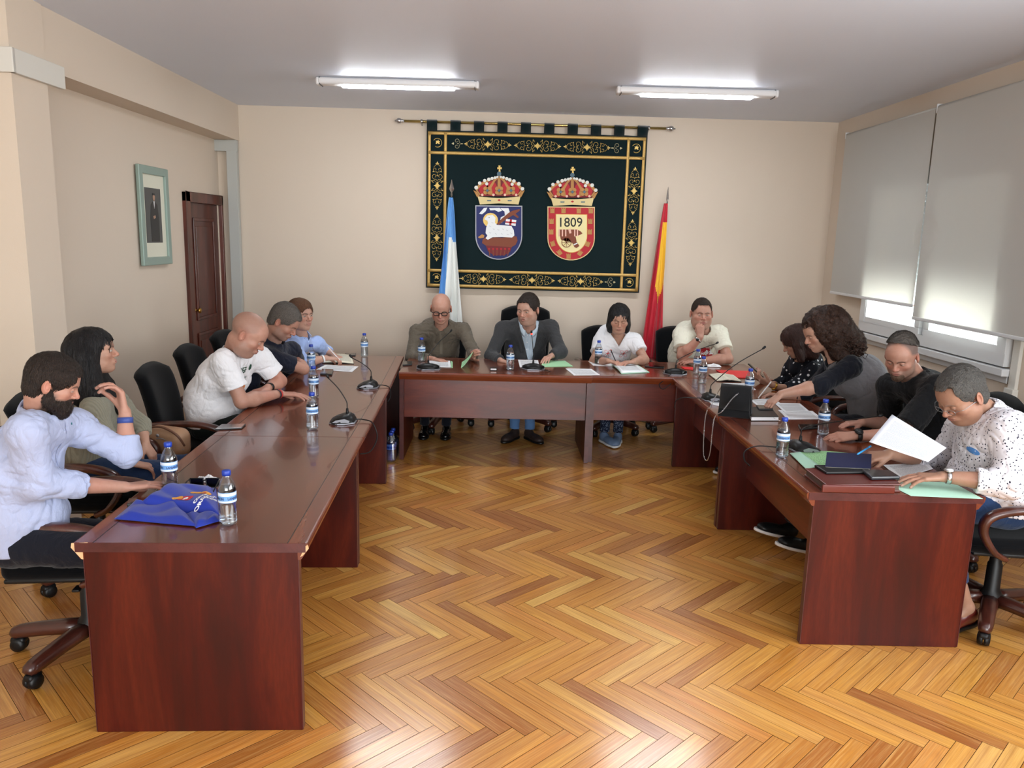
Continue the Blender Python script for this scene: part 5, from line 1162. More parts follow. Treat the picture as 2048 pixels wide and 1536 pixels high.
# ---- the head, in its own frame: x right, y towards the face, z up (metres, origin mid head)
def head_sdf(p, S):
    X = p.copy(); X[..., 0] = np.abs(X[..., 0])        # mirrored
    w = S.get('fat', 0.0)
    d = ell(p, (0, -.014, .034), (.077, .097, .084))
    d = smin(d, ell(p, (0, .022, -.030), (.064+w, .066, .084)), .03)
    d = smin(d, ell(X, (.034+w*.4, .012, -.066), (.030+w, .046, .036)), .03)      # jaw corners
    d = smin(d, ell(p, (0, .060, -.094), (.026+w*.5, .024, .021)), .03)           # chin
    d = smin(d, ell(p, (0, .046, .036), (.060, .044, .048)), .03)                 # forehead
    d = smin(d, ell(X, (.043+w*.5, .056, -.022), (.022, .022, .018)), .02)        # cheekbones
    if w > .004: d = smin(d, ell(p, (0, .02, -.105), (.05+w, .045, .024)), .03)
    d = smin(d, cap(X, (.010, .086, .016), (.044, .070, .019), .0085, .007), .012)  # brow ridge
    d = smax(d, -ell(X, (.031, .096, .0), (.017, .015, .0115)), .012)             # eye sockets
    # nose
    d = smin(d, cap(p, (0, .083, .008), (0, .104+S.get('nose', 0), -.026), .0075, .0095), .010)
    d = smin(d, ell(p, (0, .103+S.get('nose', 0), -.030), (.0115, .0115, .0095)), .006)
    d = smin(d, ell(X, (.0115, .093, -.033), (.008, .010, .0075)), .005)
    d = smax(d, -ell(X, (.0065, .101, -.040), (.0035, .005, .004)), .003)
    # mouth
    d = smin(d, ell(p, (0, .078, -.062), (.028, .017, .016)), .012)
    d = smin(d, ell(p, (0, .0925, -.0575), (.021, .0055, .0048)), .004)
    d = smin(d, ell(p, (0, .0915, -.0675), (.018, .006, .0052)), .004)
    d = smax(d, -ell(p, (0, .0975, -.0625), (.022, .0042, .0012+S.get('mouth', 0))), .002)
    # eyelids over the eyeballs
    e0 = ln(X-_v((.031, .0765, .0)))-.0132
    low = S.get('lid', .0012)      # height below which the eye is open
    lid = smax(e0, -(X[..., 2]-low), .0015); lid2 = smax(e0, (X[..., 2]+.0044), .0015)
    d = smin(d, smin(lid, lid2, .001), .0025)
    # ears
    er = ell(X, (.080+w*.6, -.010, -.006), (.0085, .019, .031), Euler((.12, 0, -.35)).to_matrix())
    er = smax(er, -ell(X, (.0885+w*.6, -.003, .0), (.0068, .0110, .0195), Euler((.12, 0, -.35)).to_matrix()), .002)
    d = smin(d, er, .006)
    return d
def head_tint(p, S):
    base = np.array(SKIN[S.get('skin', 'mid')]); X = np.abs(p[:, 0]); y, z = p[:, 1], p[:, 2]; c = np.tile(base, (len(p), 1))
    def mixin(m, col, k=1.0): c[:] = c*(1-np.clip(m, 0, 1)[:, None]*k)+np.array(col)*np.clip(m, 0, 1)[:, None]*k
    g = lambda cx, cy, cz, sx, sy, sz: np.exp(-(((X-cx)/sx)**2+((y-cy)/sy)**2+((z-cz)/sz)**2))
    red = base*np.array((1.08, .72, .68))
    mixin(g(.038, .07, -.03, .022, .03, .02), red, .6); mixin(g(0, .105, -.028, .014, .02, .014), red, .75); mixin(g(.082, -.01, -.005, .02, .03, .04), red, .6)
    front = np.clip((y-.06)/.02, 0, 1)
    st = S.get('stubble')
    if st is not None:
        jaw = np.clip((-.040-z)/.012, 0, 1)*np.clip((y+.005+(-.06-z)*.25)/.015, 0, 1); jaw = np.maximum(jaw, np.clip((-.02-z)/.02, 0, 1)*np.clip((X-.055)/.01, 0, 1)*np.clip((y+.01)/.02, 0, 1)*np.clip((.05-y)/.02, 0, 1))
        jaw *= 1-g(0, .092, -.063, .02, .02, .010); mixin(jaw, S.get('stubc', (.10, .075, .06)), st)
    if S.get('shave'):      # clipped hair shadow on the scalp
        sc = np.clip((z-.012+np.clip(y, 0, 1)*-.5)/.015, 0, 1)*np.clip((.055-y)/.02, 0, 1)*np.clip((X-S.get('bald', .0))/.02, 0, 1); sc = np.maximum(sc, np.clip((-.035-y)/.02, 0, 1)*np.clip((z+.045)/.02, 0, 1)*np.clip((.075-z)/.03, 0, 1)); mixin(sc, S.get('shc', (.16, .12, .10)), S['shave'])
    lips = np.maximum(g(0, .096, -.0575, .017, .012, .0042), g(0, .096, -.0675, .015, .012, .0050))*front; mixin(lips*1.3, S.get('lips', (.45, .17, .15)), .75)
    mixin(np.exp(-((z+.0625)/.0016)**2)*(X < .021)*front, (.12, .05, .05), .8)
    bz = .0185-.006*((X-.028)/.018)**2
    mixin(np.exp(-((z-bz)/.0042)**2)*(X > .009)*(X < .047)*(y > .05), S.get('brow', (.05, .035, .03)), S.get('browk', .85))
    lidz = S.get('lid', .0012); r = np.sqrt((X-.031)**2+(y-.0765)**2+z**2); mixin(np.exp(-((z-lidz)/.0018)**2)*(np.abs(X-.031) < .0125)*(y > .08)*(r < .0155), (.05, .03, .03), .85)
    mixin(g(.031, .085, -.004, .014, .012, .007), base*.8, .3)
    return c
# ---- a hand in its own frame: wrist at origin, fingers along +y, palm facing -z, thumb on +x (right hand palm down: thumb at -x, so mirror)
FING = [(.026, .090, (.042, .026, .021), .0090), (.0085, .094, (.047, .030, .022), .0093), (-.010, .090, (.043, .028, .021), .0088), (-.027, .081, (.034, .021, .019), .0078)]
def hand_prims(curl=(.3, .35, .4, .45), spread=.06, thumb=(.5, .35), side=1, k=1.0, bends=(1.0, 1.1, .7)):
    out = []
    for i, (x, y, ph, r) in enumerate(FING):
        base = np.array((x*.55, .012, -.002)); kn = np.array((x, y, .0)); out.append((base, kn, .0125, .0112))
        a = 0.0; p = kn; dx = (x-.0)*spread*12
        for j, L in enumerate(ph):
            a += curl[i]*bends[j]; d = np.array((math.sin(dx)*math.cos(a), math.cos(a), -math.sin(a))); q = p+d/np.linalg.norm(d)*L; out.append((p, q, r*(1-.06*j), r*(.94-.10*j))); p = q
    t0 = np.array((.016, .016, -.006)); ab, bn = thumb
    d1 = unit((math.sin(ab), math.cos(ab), -.35)); t1 = t0+d1*.046; d2 = unit((math.sin(ab-bn*.5), math.cos(ab-bn*.5), -.35-bn*.5)); t2 = t1+d2*.032; d3 = unit((math.sin(ab-bn), math.cos(ab-bn), -.35-bn*.9)); t3 = t2+d3*.026
    out += [(t0, t1, .0150, .0115), (t1, t2, .0112, .0102), (t2, t3, .0100, .0082)]
    return [(np.array((a[0]*side, a[1], a[2]))*k, np.array((b[0]*side, b[1], b[2]))*k, r0*k, r1*k) for a, b, r0, r1 in out]
def hand_sdf(p, prims):
    """p in hand frame"""
    n = len(prims); d = None
    for i in (0, 4, 8, 12): a, b, r0, r1 = prims[i]; q = cap(p, a, b, r0, r1); d = q if d is None else smin(d, q, .012)
    for s0 in (1, 5, 9, 13):
        f = None
        for j in range(3):
            a, b, r0, r1 = prims[s0+j]; q = cap(p, a, b, r0, r1); f = q if f is None else smin(f, q, .003)
        d = smin(d, f, .004)
    f = None
    for j in range(16, 19): a, b, r0, r1 = prims[j]; q = cap(p, a, b, r0, r1); f = q if f is None else smin(f, q, .005)
    return smin(d, f, .010)
def frame(y, z):
    """columns x,y,z with y exact, z near"""
    y = unit(y); z = np.asarray(z, float); z = unit(z-y*(z@y)); x = np.cross(y, z); return np.stack([x, y, z], 1)
def elbow_of(sh, wr, L1, L2, pole):
    sh, wr = np.array(sh, float), np.array(wr, float); d = wr-sh; D = np.linalg.norm(d); D2 = min(D, (L1+L2)*.995); t = unit(d); a = (L1**2-L2**2+D2**2)/(2*D2); hgt = math.sqrt(max(0, L1**2-a*a)); pl = np.array(pole, float)
    pl = unit(pl-t*(pl@t)); return sh+t*a*(D/D2)+pl*hgt
HEADS = {}
def person(name, label, head, look, spine, sh, arms, S, tilt=0.0, hs=1.06, hh=.0034, bh=.006, shirt=None, legs=None, fem=False):
    """head: centre; look: face direction; spine: points pelvis, waist, chest, neck base; sh: (right shoulder, left shoulder)
    arms: [(elbow, wrist, finger dir, palm normal, hand kwargs)] for the figure's right and left"""
    head = np.array(head, float); look = unit(look); sp = [np.array(p, float) for p in spine]; shR, shL = [np.array(p, float) for p in sh]
    root = empty('person', tuple(sp[0]), label=label, cat='person'); T0 = sp[0]
    side = unit(shR-shL); fwd = unit(np.cross(np.array((0, 0, 1.)), side)); fwd = fwd if fwd @ np.array((look[0], look[1], 0)) > -.4 else fwd
    up = np.array((0, 0, 1.)); hx = unit(np.cross(look, up)); hz = np.cross(hx, look)
    ct, st = math.cos(tilt), math.sin(tilt); HX = hx*ct+hz*st; HZ = -hx*st+hz*ct; HR = np.stack([HX, look, HZ], 1)
    neck0 = head+HR@np.array((0, -.030, -.060))*hs; nb = sp[3]; nr = S.get('neck', .054)
    # head mesh
    Sx = dict(S)
    def fh(p):
        q = p/F32(hs); d = head_sdf(q, Sx)*F32(hs); d = smin(d, cap(p, (0, -.030*hs, -.060*hs), tuple(HR.T@(nb-head)), nr, nr*1.08), .018*hs)
        return d
    reach = HR.T@(nb-head); reach = reach/np.linalg.norm(reach)*min(np.linalg.norm(reach), .19)
    lo = np.minimum((-.10*hs, -.125*hs, -.135*hs), reach-.055); hi = np.maximum((.10*hs, .130*hs, .130*hs), reach+.055)
    cutp = reach*1.0; cn = unit(reach-np.array((0, -.03, -.06)))
    def fh2(p): return np.maximum(fh(p), ((p-_v(cutp))@_v(cn)))
    V, Q = surface(fh2, lo, hi, hh)
    C = head_tint(V/hs, S); hv = (V@HR.T+head)
    # arms, hands, upper body under the clothes
    base = np.array(SKIN[S.get('skin', 'mid')])
    prs = []; ra = S.get('arm', 1.0); kh = S.get('hand', 1.0)
    for sgn, shd, A in ((1, shR, arms[0]), (-1, shL, arms[1])):
        if A is None: prs.append(None); continue
        el, wr, fd, pn, hk = A; el = np.array(el, float); wr = np.array(wr, float); HF = frame(fd, -np.array(pn, float))
        prs.append((shd, el, wr, HF, hand_prims(side=-sgn, k=kh, **hk), sgn))
    tor = [(sp[0], .15, .10), (sp[1], .13, .09), (sp[2], .14, .09), (sp[3], .05, .05)]
    def fb(p):
        d = loft(p, tor, fwd, .05); d = smin(d, cap(p, shR, shL, .035, .035), .05); d = smin(d, cap(p, nb, neck0, nr*.98, nr*.98), .02)
        for a in prs:
            if a is None: continue
            shd, el, wr, HF, hp, sgn = a
            d = smin(d, cap(p, shd, el, .042*ra, .036*ra), .03)
            mid = el+(wr-el)*.3; d = smin(d, smin(cap(p, el, mid, .036*ra, .040*ra), cap(p, mid, wr, .039*ra, .0235*(ra*.5+.5)), .02), .02)
            q = (p-_v(wr))@_v(HF)
            m = ln(q) < .24
            if m.any():
                hd = np.full(len(p), 1., F32); hd[m] = hand_sdf(q[m], hp); d = smin(d, hd, .012)
        return d
    pts = [sp[0], sp[3], shR, shL, head]
    for a in prs:
        if a: pts += [a[1], a[2]]+[a[2]+a[3]@p[1] for p in a[4]]
    pts = np.array(pts); V2, Q2 = surface(fb, pts.min(0)-.06, np.minimum(pts.max(0)+.06, 9), bh)
    # keep the neck stub inside the head mesh
    C2 = np.tile(base, (len(V2), 1))
    for a in prs:
        if a is None: continue
        q = (V2-a[2])@a[3]; m = np.exp(-((ln(q)-.13)/.05)**2)*(ln(q) < .24); C2 = C2*(1-.22*m[:, None])+base*np.array((1.05, .72, .68))*.22*m[:, None]
        for p_ in range(4):    # knuckles and nails
            for jj, (cc, kk) in enumerate(((base*np.array((1.02, .74, .68)), .3), (np.array((.80, .58, .52)), .55))):
                e_ = a[4][p_*4][1] if jj == 0 else a[4][p_*4+3][1]+np.array((0, 0, .004)); m = np.exp(-(ln(q-e_)/.008)**2)*kk; C2 = C2*(1-m[:, None])+cc*m[:, None]
    n0 = len(hv); b = np_mesh('body', np.concatenate([hv, V2])-T0, np.concatenate([Q, Q2+n0]), 'skin', root, np.concatenate([C, C2]))
    # eyes
    gz = S.get('gaze', (0, 0))
    for s_ in (-1, 1):
        c = np.array((.031*s_, .0765, .0))*hs; mb = MB(); mb.mat(0).sphere((0, 0, 0), .0122*hs, 12)
        dv = unit((gz[0], 1, gz[1])); bas = frame(dv, (0, 0, 1))
        for r_, off, mi in ((.0068, .0105, 1), (.0030, .01215, 2)):
            vs = [tuple(dv*(off+.0007)*hs)]+[tuple((dv*off+(bas[:, 0]*math.cos(a)+bas[:, 2]*math.sin(a))*r_)*hs) for a in np.linspace(0, 2*math.pi, 13)[:-1]]
            mb.mat(mi).add(vs, [(0, i+1, (i+1) % 12+1) for i in range(12)])
        e = mb.build('eye', ['eye_white', 'iris', 'pupil'], root, fixn=False); e.matrix_local = Matrix.Translation(Vector(head+HR@c-T0)) @ Matrix(HR.tolist()).to_4x4()
    P = dict(root=root, T0=T0, HR=HR, head=head, hs=hs, nb=nb, sp=sp, shR=shR, shL=shL, fwd=fwd, side=side, arms=prs, body=b, nr=nr, neck0=neck0, S=S)
    return P
plain('eye_white', 'B8AEA6', .25); plain('iris', '3A2618', .2); plain('pupil', '050505', .1)
def add_sdf(P, name, f, lo, hi, h, mat, label=None, newton=2):
    V, Q = surface(f, lo, hi, h, newton)
    if len(V) == 0: return None
    return np_mesh(name, V-P['T0'], Q, mat, P['root'], label=label)
def hair(P, f, name='hair', mat='hair_dark', h=.0045, ext=.14, low=.14, noise=.0025, nf=60, label=None, stretch=(1, 1, .35), strands=0, slen=.03, sw=.0016, flow='crown', lift=.0015, wav=.0):
    """f works in the head frame (unit scale)"""
    hs, HR, head = P['hs'], P['HR'], P['head']
    def g(p): q = p/F32(hs); return (f(q)+F32(noise)*vnoise(q*_v(stretch)+5, nf)+F32(noise*.6)*vnoise(q*_v(stretch)+9, nf*2.2))*F32(hs)
    V, Q = surface(g, (-ext, -ext, -low), (ext, ext, .15), h, 1)
    o = np_mesh(name, V@HR.T+head-P['T0'], Q, mat, P['root'], label=label)
    if strands:
        rg = np.random.default_rng(11); p = V[rg.integers(0, len(V), strands)].astype(F32)+rg.normal(0, .001, (strands, 3)).astype(F32)
        def grad(p):
            e = F32(.002); d = g(p); G = np.stack([g(p+_v((e, 0, 0)))-d, g(p+_v((0, e, 0)))-d, g(p+_v((0, 0, e)))-d], -1)/e; return d, G/np.maximum(ln(G), 1e-4)[:, None]
        K = 7; path = []; nrs = []; L_ = (slen*rg.uniform(.6, 1.3, strands)).astype(F32)*F32(hs); jit = rg.normal(0, .28, (strands, 3)).astype(F32); ph = rg.uniform(0, 6.28, strands)
        for k in range(K):
            d, G = grad(p); p = p-G*(d-F32(lift)*(.3+k/K))[:, None]; path.append(p.copy()); nrs.append(G)
            if flow == 'crown': F = p-_v((0, -.055, .10))*hs+_v((0, 0, -.03))
            elif flow == 'back': F = np.tile(_v((0, -1, -.25)), (strands, 1))+_v((0, 0, -.8))*np.clip(-p[:, 1:2]/.06, 0, 1)
            elif flow == 'fwd': F = np.tile(_v((0, 1, .15)), (strands, 1))
            else: F = np.tile(_v((0, -.05, -1)), (strands, 1))+np.stack([p[:, 0]*4, p[:, 1]*1.5, np.zeros(strands, F32)], -1)*np.clip(p[:, 2:3]/.08, 0, 1)
            F = F/np.maximum(ln(F), 1e-4)[:, None]+jit*.6; F = F-G*(F*G).sum(-1)[:, None]; F = F/np.maximum(ln(F), 1e-4)[:, None]
            if wav: F = F+np.cross(G, F)*(wav*np.sin(ph+k*1.7))[:, None]
            p = p+F*(L_/K)[:, None]
        A_ = np.stack(path, 1); T_ = np.gradient(A_, axis=1); N_ = np.stack(nrs, 1); S_ = np.cross(T_, N_); S_ /= np.maximum(np.linalg.norm(S_, axis=-1, keepdims=True), 1e-6)
        wd = np.array([.7, 1, 1, 1, .9, .7, .25])[None, :, None]*sw*hs*.5; vv = np.stack([A_-S_*wd, A_+S_*wd], 2).reshape(-1, 3)
        b = np.arange(strands)[:, None]*K*2+np.arange(K-1)[None]*2; q = np.stack([b, b+1, b+3, b+2], -1).reshape(-1, 4)
        np_mesh(name+'_strands', vv@HR.T+head-P['T0'], q, mat, P['root'], kind='stuff')
    return o
def cap_hair(t=.008, top=.006, line=.062, back=-.06, side=.0, temple=.012, rec=0.0):
    """short hair shell: thickness, hair line height on the forehead, nape"""
    def f(p):
        X = np.abs(p[..., 0]); y, z = p[..., 1], p[..., 2]
        d = ell(p, (0, -.014, .034), (.0775+t*.55, .0975+t*.6, .084+t+top)); d = smin(d, ell(p, (0, .044, .040), (.060+t*.5, .044+t*.9, .050+t+top*.6)), .03); d = smin(d, ell(p, (0, -.044, -.040), (.062+t*.4, .054+t*.6, .055)), .03)
        # front cut: forehead plane, lower towards the temples, sideburn in front of ear
        front = np.where(X < .045, line-rec*np.clip((X-.015)/.03, 0, 1)*0, line-(X-.045)*2.2)+rec*np.exp(-((X-.04)/.016)**2)
        c1 = front-z+np.clip((.050-y), 0, 1)*2.6                   # keep where z > front near the face
        c2 = (back+np.clip((y+.055), 0, .2)*.75)-z                 # lower edge rising forwards
        d = smax(d, -c1*-1*0+np.minimum(c1, .1)*0+np.where(y > .050, front-z, -1.)*.8, .004) if False else d
        cut = np.maximum(c2, np.where(y > .018, (front-z)-np.clip((.062-y)*1.1, 0, .05), -1.))
        ear = -ell(np.stack([X, y, z], -1), (.085, -.008, -.016), (.03, .025, .034))
        d = smax(d, cut*.75, .003); return smax(d, ear, .003)
    return f
def collar(P, mat, h=.035, r=1.25, gap=.02, stand=.0, open_=.6, label=None):
    """shirt collar: a folded band round the neck, open at the front"""
    nb, n0, fwd = P['nb'], P['neck0'], P['fwd']; ax = unit(n0-nb); s = unit(np.cross(ax, fwd)); f = np.cross(s, ax); R0 = P['nr']*r; mb = MB(); vs = []; n = 28
    for i in range(n+1):
        a = math.pi/2+open_*.5+(2*math.pi-open_)*i/n; c, d = math.cos(a), math.sin(a); e = abs(i/n-.5)*2; dz = -.012*e**3
        for (rr, zz) in ((R0*1.02, -.012), (R0*1.0, h*.9), (R0*1.07, h), (R0*1.22+.010*e**4, h*.25-.018*e**3), (R0*1.24+.012*e**4, -.004-.022*e**3)):
            vs.append(tuple(nb+(s*c+f*d*1.05)*rr+ax*(zz+dz+stand)-P['T0']))
    fs = [(i*5+k, (i+1)*5+k, (i+1)*5+k+1, i*5+k+1) for i in range(n) for k in range(4)]
    o = mb.add(vs, fs).build('collar', mat, P['root'], label=label); m_ = o.modifiers.new('s', 'SOLIDIFY'); m_.thickness = .0028; return o
def torso_nodes(P, g=(.165, .155, .17, .075), dep=(.12, .115, .115, .065), dz=(0, 0, 0, -.01)):
    sp = P['sp']; return [(sp[i]+np.array((0, 0, dz[i])), g[i], dep[i]) for i in range(4)]
def top(P, mat='shirt_white', g=(.165, .155, .175, .08), dep=(.125, .12, .118, .068), sl=(.62, .060, .052), sr=None, belly=0.0, h=.007, amp=.004, seed=0., vneck=0.0, vslope=.55, nk=1.18, cutz=None, shr=.056, name='shirt', label=None, bust=0.0, extra=None, sleeve_mat=None, ff=13.):
    """shirt: sl = (how far down the arm 0..1 upper arm, 1..2 forearm; radius at shoulder, radius at cuff)"""
    fwd, nb, n0 = P['fwd'], P['nb'], P['neck0']; N = torso_nodes(P, g, dep); shR, shL = P['shR'], P['shL']; sp = P['sp']; ax = unit(n0-nb)
    def sleeve(p, a, S_):
        shd, el, wr, HF, hp, sgn = a; L, r0, r1 = S_
        if L <= 1:
            e = shd+(el-shd)*L; d = cap(p, shd, e, r0, r1); pl = (p-_v(e))@_v(unit(el-shd)); return smax(d, pl, .006)
        d = cap(p, shd, el, r0, (r0+r1)/2); e = el+(wr-el)*(L-1); q = cap(p, el, e, (r0+r1)/2, r1); pl = (p-_v(e))@_v(unit(wr-el)); return smin(d, smax(q, pl, .006), .025)
    def f(p):
        d = loft(p, N, fwd, .06); d = smin(d, cap(p, shR, shL, shr*.86, shr*.86), .07)
        if belly: d = smin(d, ell(p, sp[1]*.6+sp[0]*.4+fwd*(dep[1]*.5), (belly*1.25, belly*1.2, belly)), .06)
        if bust:
            for k in (-1, 1): d = smin(d, ell(p, sp[2]*.75+sp[1]*.25+fwd*(dep[2]*.72)+P['side']*k*.075-np.array((0, 0, .01)), (bust, bust, bust*1.05)), .035)
        for a, S_ in zip(P['arms'], (sr or sl, sl)):
            if a is not None and S_ is not None: d = smin(d, sleeve(p, a, (S_[0], S_[1]*.88, S_[2])), .07)
        if extra: d = extra(p, d)
        d = d+folds(p, amp, ff, seed)
        # neck opening
        d = smax(d, -cap(p, nb-ax*.01+(fwd*.01), n0+ax*.1, P['nr']*nk, P['nr']*nk*1.15), .006)
        if vneck:
            v = p-_v(nb+fwd*.05); s_ = np.abs(v@_v(P['side'])); z = v[..., 2]; vv = np.maximum(s_-(z+vneck)*vslope, -(v@_v(fwd))-.15); d = smax(d, -vv, .004)
        if cutz is not None: d = smax(d, F32(cutz)-p[..., 2], .006)
        return d
    pts = [sp[0], sp[3], shR, shL]
    for a, S_ in zip(P['arms'], (sr or sl, sl)):
        if a is not None: pts += [a[1]]+([a[2]] if S_ and S_[0] > 1 else [])
    pts = np.array(pts); m = max(g)+belly+.03
    lo = np.minimum(pts.min(0)-.09, sp[0]-m); hi = np.maximum(pts.max(0)+.09, sp[0]+np.array((m, m, 0)))
    return add_sdf(P, name, f, lo, hi, h, mat, label)
def seated_legs(P, mat, knees, ankles, h=.009, r=(.085, .062, .045), shoes='black_plastic', hip=.10, sole='white_plastic', amp=.004, toe=None, skin_ankle=0.0):
    sp = P['sp']; side = P['side']; hips = [sp[0]+side*hip*.8, sp[0]-side*hip*.8]; knees = [np.array(k, float) for k in knees]; ankles = [np.array(k, float) for k in ankles]
    def f(p):
        d = ell(p, sp[0]+np.array((0, 0, -.0)), (.17, .15, .10))
        for hp, k, a in zip(hips, knees, ankles):
            e = a+(k-a)*skin_ankle; q = smin(cap(p, hp, k, r[0], r[1]), smax(cap(p, k, e, r[1], r[2]), (p-_v(e))@_v(unit(a-k)), .004), .02); d = smin(d, q, .03)
        return d+folds(p, amp, 9., 3.)
    A = np.array(hips+knees+ankles); add_sdf(P, 'trousers', f, A.min(0)-.17, A.max(0)+.12, h, mat)
    for i, (k, a) in enumerate(zip(knees, ankles)):
        td = unit(toe[i]) if toe is not None else unit(P['fwd']*1.0)
        fr = frame(td, (0, 0, 1)); c = a
        if skin_ankle:
            def fs_(p): return smin(cap(p, a, a+(k-a)*(skin_ankle+.1), .034, .042), cap(p, a, a+td*.03-np.array((0, 0, .03)), .034, .03), .02)
            V, Q = surface(fs_, a-.1, np.maximum(a, a+(k-a)*.4)+.1, .007); np_mesh('ankle', V-P['T0'], Q, 'skin', P['root'], np.tile(SKIN[P['S'].get('skin', 'mid')], (len(V), 1)))
        def fsh(p):
            q = (p-_v(c))@_v(fr); q2 = q.copy(); return smax(smin(ell(q, (0, -.01, -.045), (.040, .055, .050)), smin(ell(q, (0, .09, -.060), (.043, .095, .036)), ell(q, (0, .15, -.066), (.044, .055, .028)), .02), .03), -(q[..., 2]+.088), .004)
        lo = c-np.array((.25, .25, .11)); hi = c+np.array((.25, .25, .06)); V, Q = surface(fsh, lo, hi, .006)
        if len(V):
            s_ = np_mesh('shoe', V-P['T0'], Q, shoes, P['root'])
            def fso(p): q = (p-_v(c))@_v(fr); return smax(smax(smin(ell(q, (0, -.01, -.085), (.044, .06, .06)), ell(q, (0, .12, -.085), (.050, .10, .06)), .05), q[..., 2]+.078, .003), -(q[..., 2]+.096), .003)
            V, Q = surface(fso, lo, hi, .006); np_mesh('sole', V-P['T0'], Q, sole, s_)
def band(P, arm, t, r, w_, mat, name, face=None, lab=None):
    """band round the wrist (watch, bracelet): t along forearm from wrist"""
    shd, el, wr, HF, hp, sgn = P['arms'][arm]; ax = unit(el-wr); c = wr+ax*t; o = MB(); s = unit(np.cross(ax, HF[:, 2])); u = np.cross(s, ax); pts = [c+(s*math.cos(a)+u*math.sin(a)*.85)*r for a in np.linspace(0, 2*math.pi, 21)]
    vs = []; n = 20
    for p_, a in zip(pts[:-1], np.linspace(0, 2*math.pi, 21)[:-1]):
        ra_ = unit(p_-c)
        for q in ((-w_/2, 0), (-w_/2, .002), (w_/2, .002), (w_/2, 0)): vs.append(tuple(p_+ax*q[0]+ra_*q[1]-P['T0']))
    fs = [(i*4+k, i*4+(k+1) % 4, ((i+1) % n)*4+(k+1) % 4, ((i+1) % n)*4+k) for i in range(n) for k in range(4)]
    b = o.add(vs, fs).build(name, mat, P['root'], label=lab)
    if face:
        d = HF[:, 2]; cc = c+d*(r*.85+.001); fr = frame(ax, d); m = MB(); R_ = Matrix(fr.tolist())
        m.mat(0).lathe([(face[0], 0), (face[0], .006), (face[0]*.9, .0075)], 20); m.mat(1).lathe([(.001, .0078), (face[0]*.85, .0077)], 20)
        f = m.build('watch_face', [face[1], face[2]], b); f.matrix_local = Matrix.Translation(Vector(cc-P['T0'])) @ R_.to_4x4()
def glasses(P, mat='black_plastic', rim=.0018, w_=.0215, hgt=.0165, yoff=.098, z0=-.002, lens=True):
    hs, HR, head = P['hs'], P['HR'], P['head']; g = MB()
    for s_ in (-1, 1):
        c = (.033*s_, yoff, z0); ring = [(c[0]+w_*math.copysign(abs(math.cos(a))**.7, math.cos(a)), c[1]-abs(c[0]+w_*math.cos(a))*.08, c[2]+hgt*math.copysign(abs(math.sin(a))**.7, math.sin(a))) for a in np.linspace(0, 2*math.pi, 25)]
        g.tube(ring, rim, 6, cap=False); g.tube([(s_*.055, yoff-.005, z0+.006), (s_*.078, yoff-.03, z0+.006), (s_*.084, .0, z0+.004), (s_*.083, -.02, -.012)], rim*.8, 6)
    g.tube([(-.012, yoff+.001, z0+.004), (0, yoff+.004, z0+.006), (.012, yoff+.001, z0+.004)], rim, 6)
    g.v = [tuple(HR@(np.array(v)*hs)+head-P['T0']) for v in g.v]; o = g.build('eyeglasses', mat, P['root'])
    return o
def strip(P, target, path2d, width, mat, name, origin, ax, ay, direction, off=.003, start=.3, th=.0025, label=None):
    """flat band of cloth lying on a garment"""
    bpy.context.view_layer.update(); pts = [np.array(p, float) for p in path2d]; vs = []; 
    dense = []
    for a, b in zip(pts, pts[1:]):
        m = max(2, int(np.linalg.norm(b-a)/.012)); dense += [a+(b-a)*i/m for i in range(m)]
    dense.append(pts[-1]); ax, ay, origin = np.array(ax), np.array(ay), np.array(origin)
    for i, p in enumerate(dense):
        d = unit(dense[min(i+1, len(dense)-1)]-dense[max(i-1, 0)]); nrm = np.array((-d[1], d[0]))
        for w2 in (-width/2, width/2): q = p+nrm*w2; vs.append(Vector(origin+ax*q[0]+ay*q[1]))
    w3 = drop_on(target, vs, off, direction, start); w3 = [a if a is not None else v for a, v in zip(w3, vs)]; fs = [(i*2, i*2+1, i*2+3, i*2+2) for i in range(len(dense)-1)]
    o = MB().add([tuple(p-Vector(P['T0'])) for p in w3], fs).build(name, mat, P['root'], label=label); m_ = o.modifiers.new('s', 'SOLIDIFY'); m_.thickness = th; m_.offset = 1; return o
# ================================================================ people
A = lambda v: np.array(v, float)
def auto_legs(P, mat, spread=.13, reach=.47, kz=.60, az=.105, fw=None, ank=.06, **kw):
    f = unit(A(fw) if fw is not None else P['fwd']); s = P['side']; p0 = P['sp'][0]
    kn = [p0+f*reach+s*spread*k+A((0, 0, kz-p0[2])) for k in (1, -1)]; an = [k+f*ank+A((0, 0, az-k[2])) for k in kn]
    seated_legs(P, mat, kn, an, **kw)
SEAT = .60
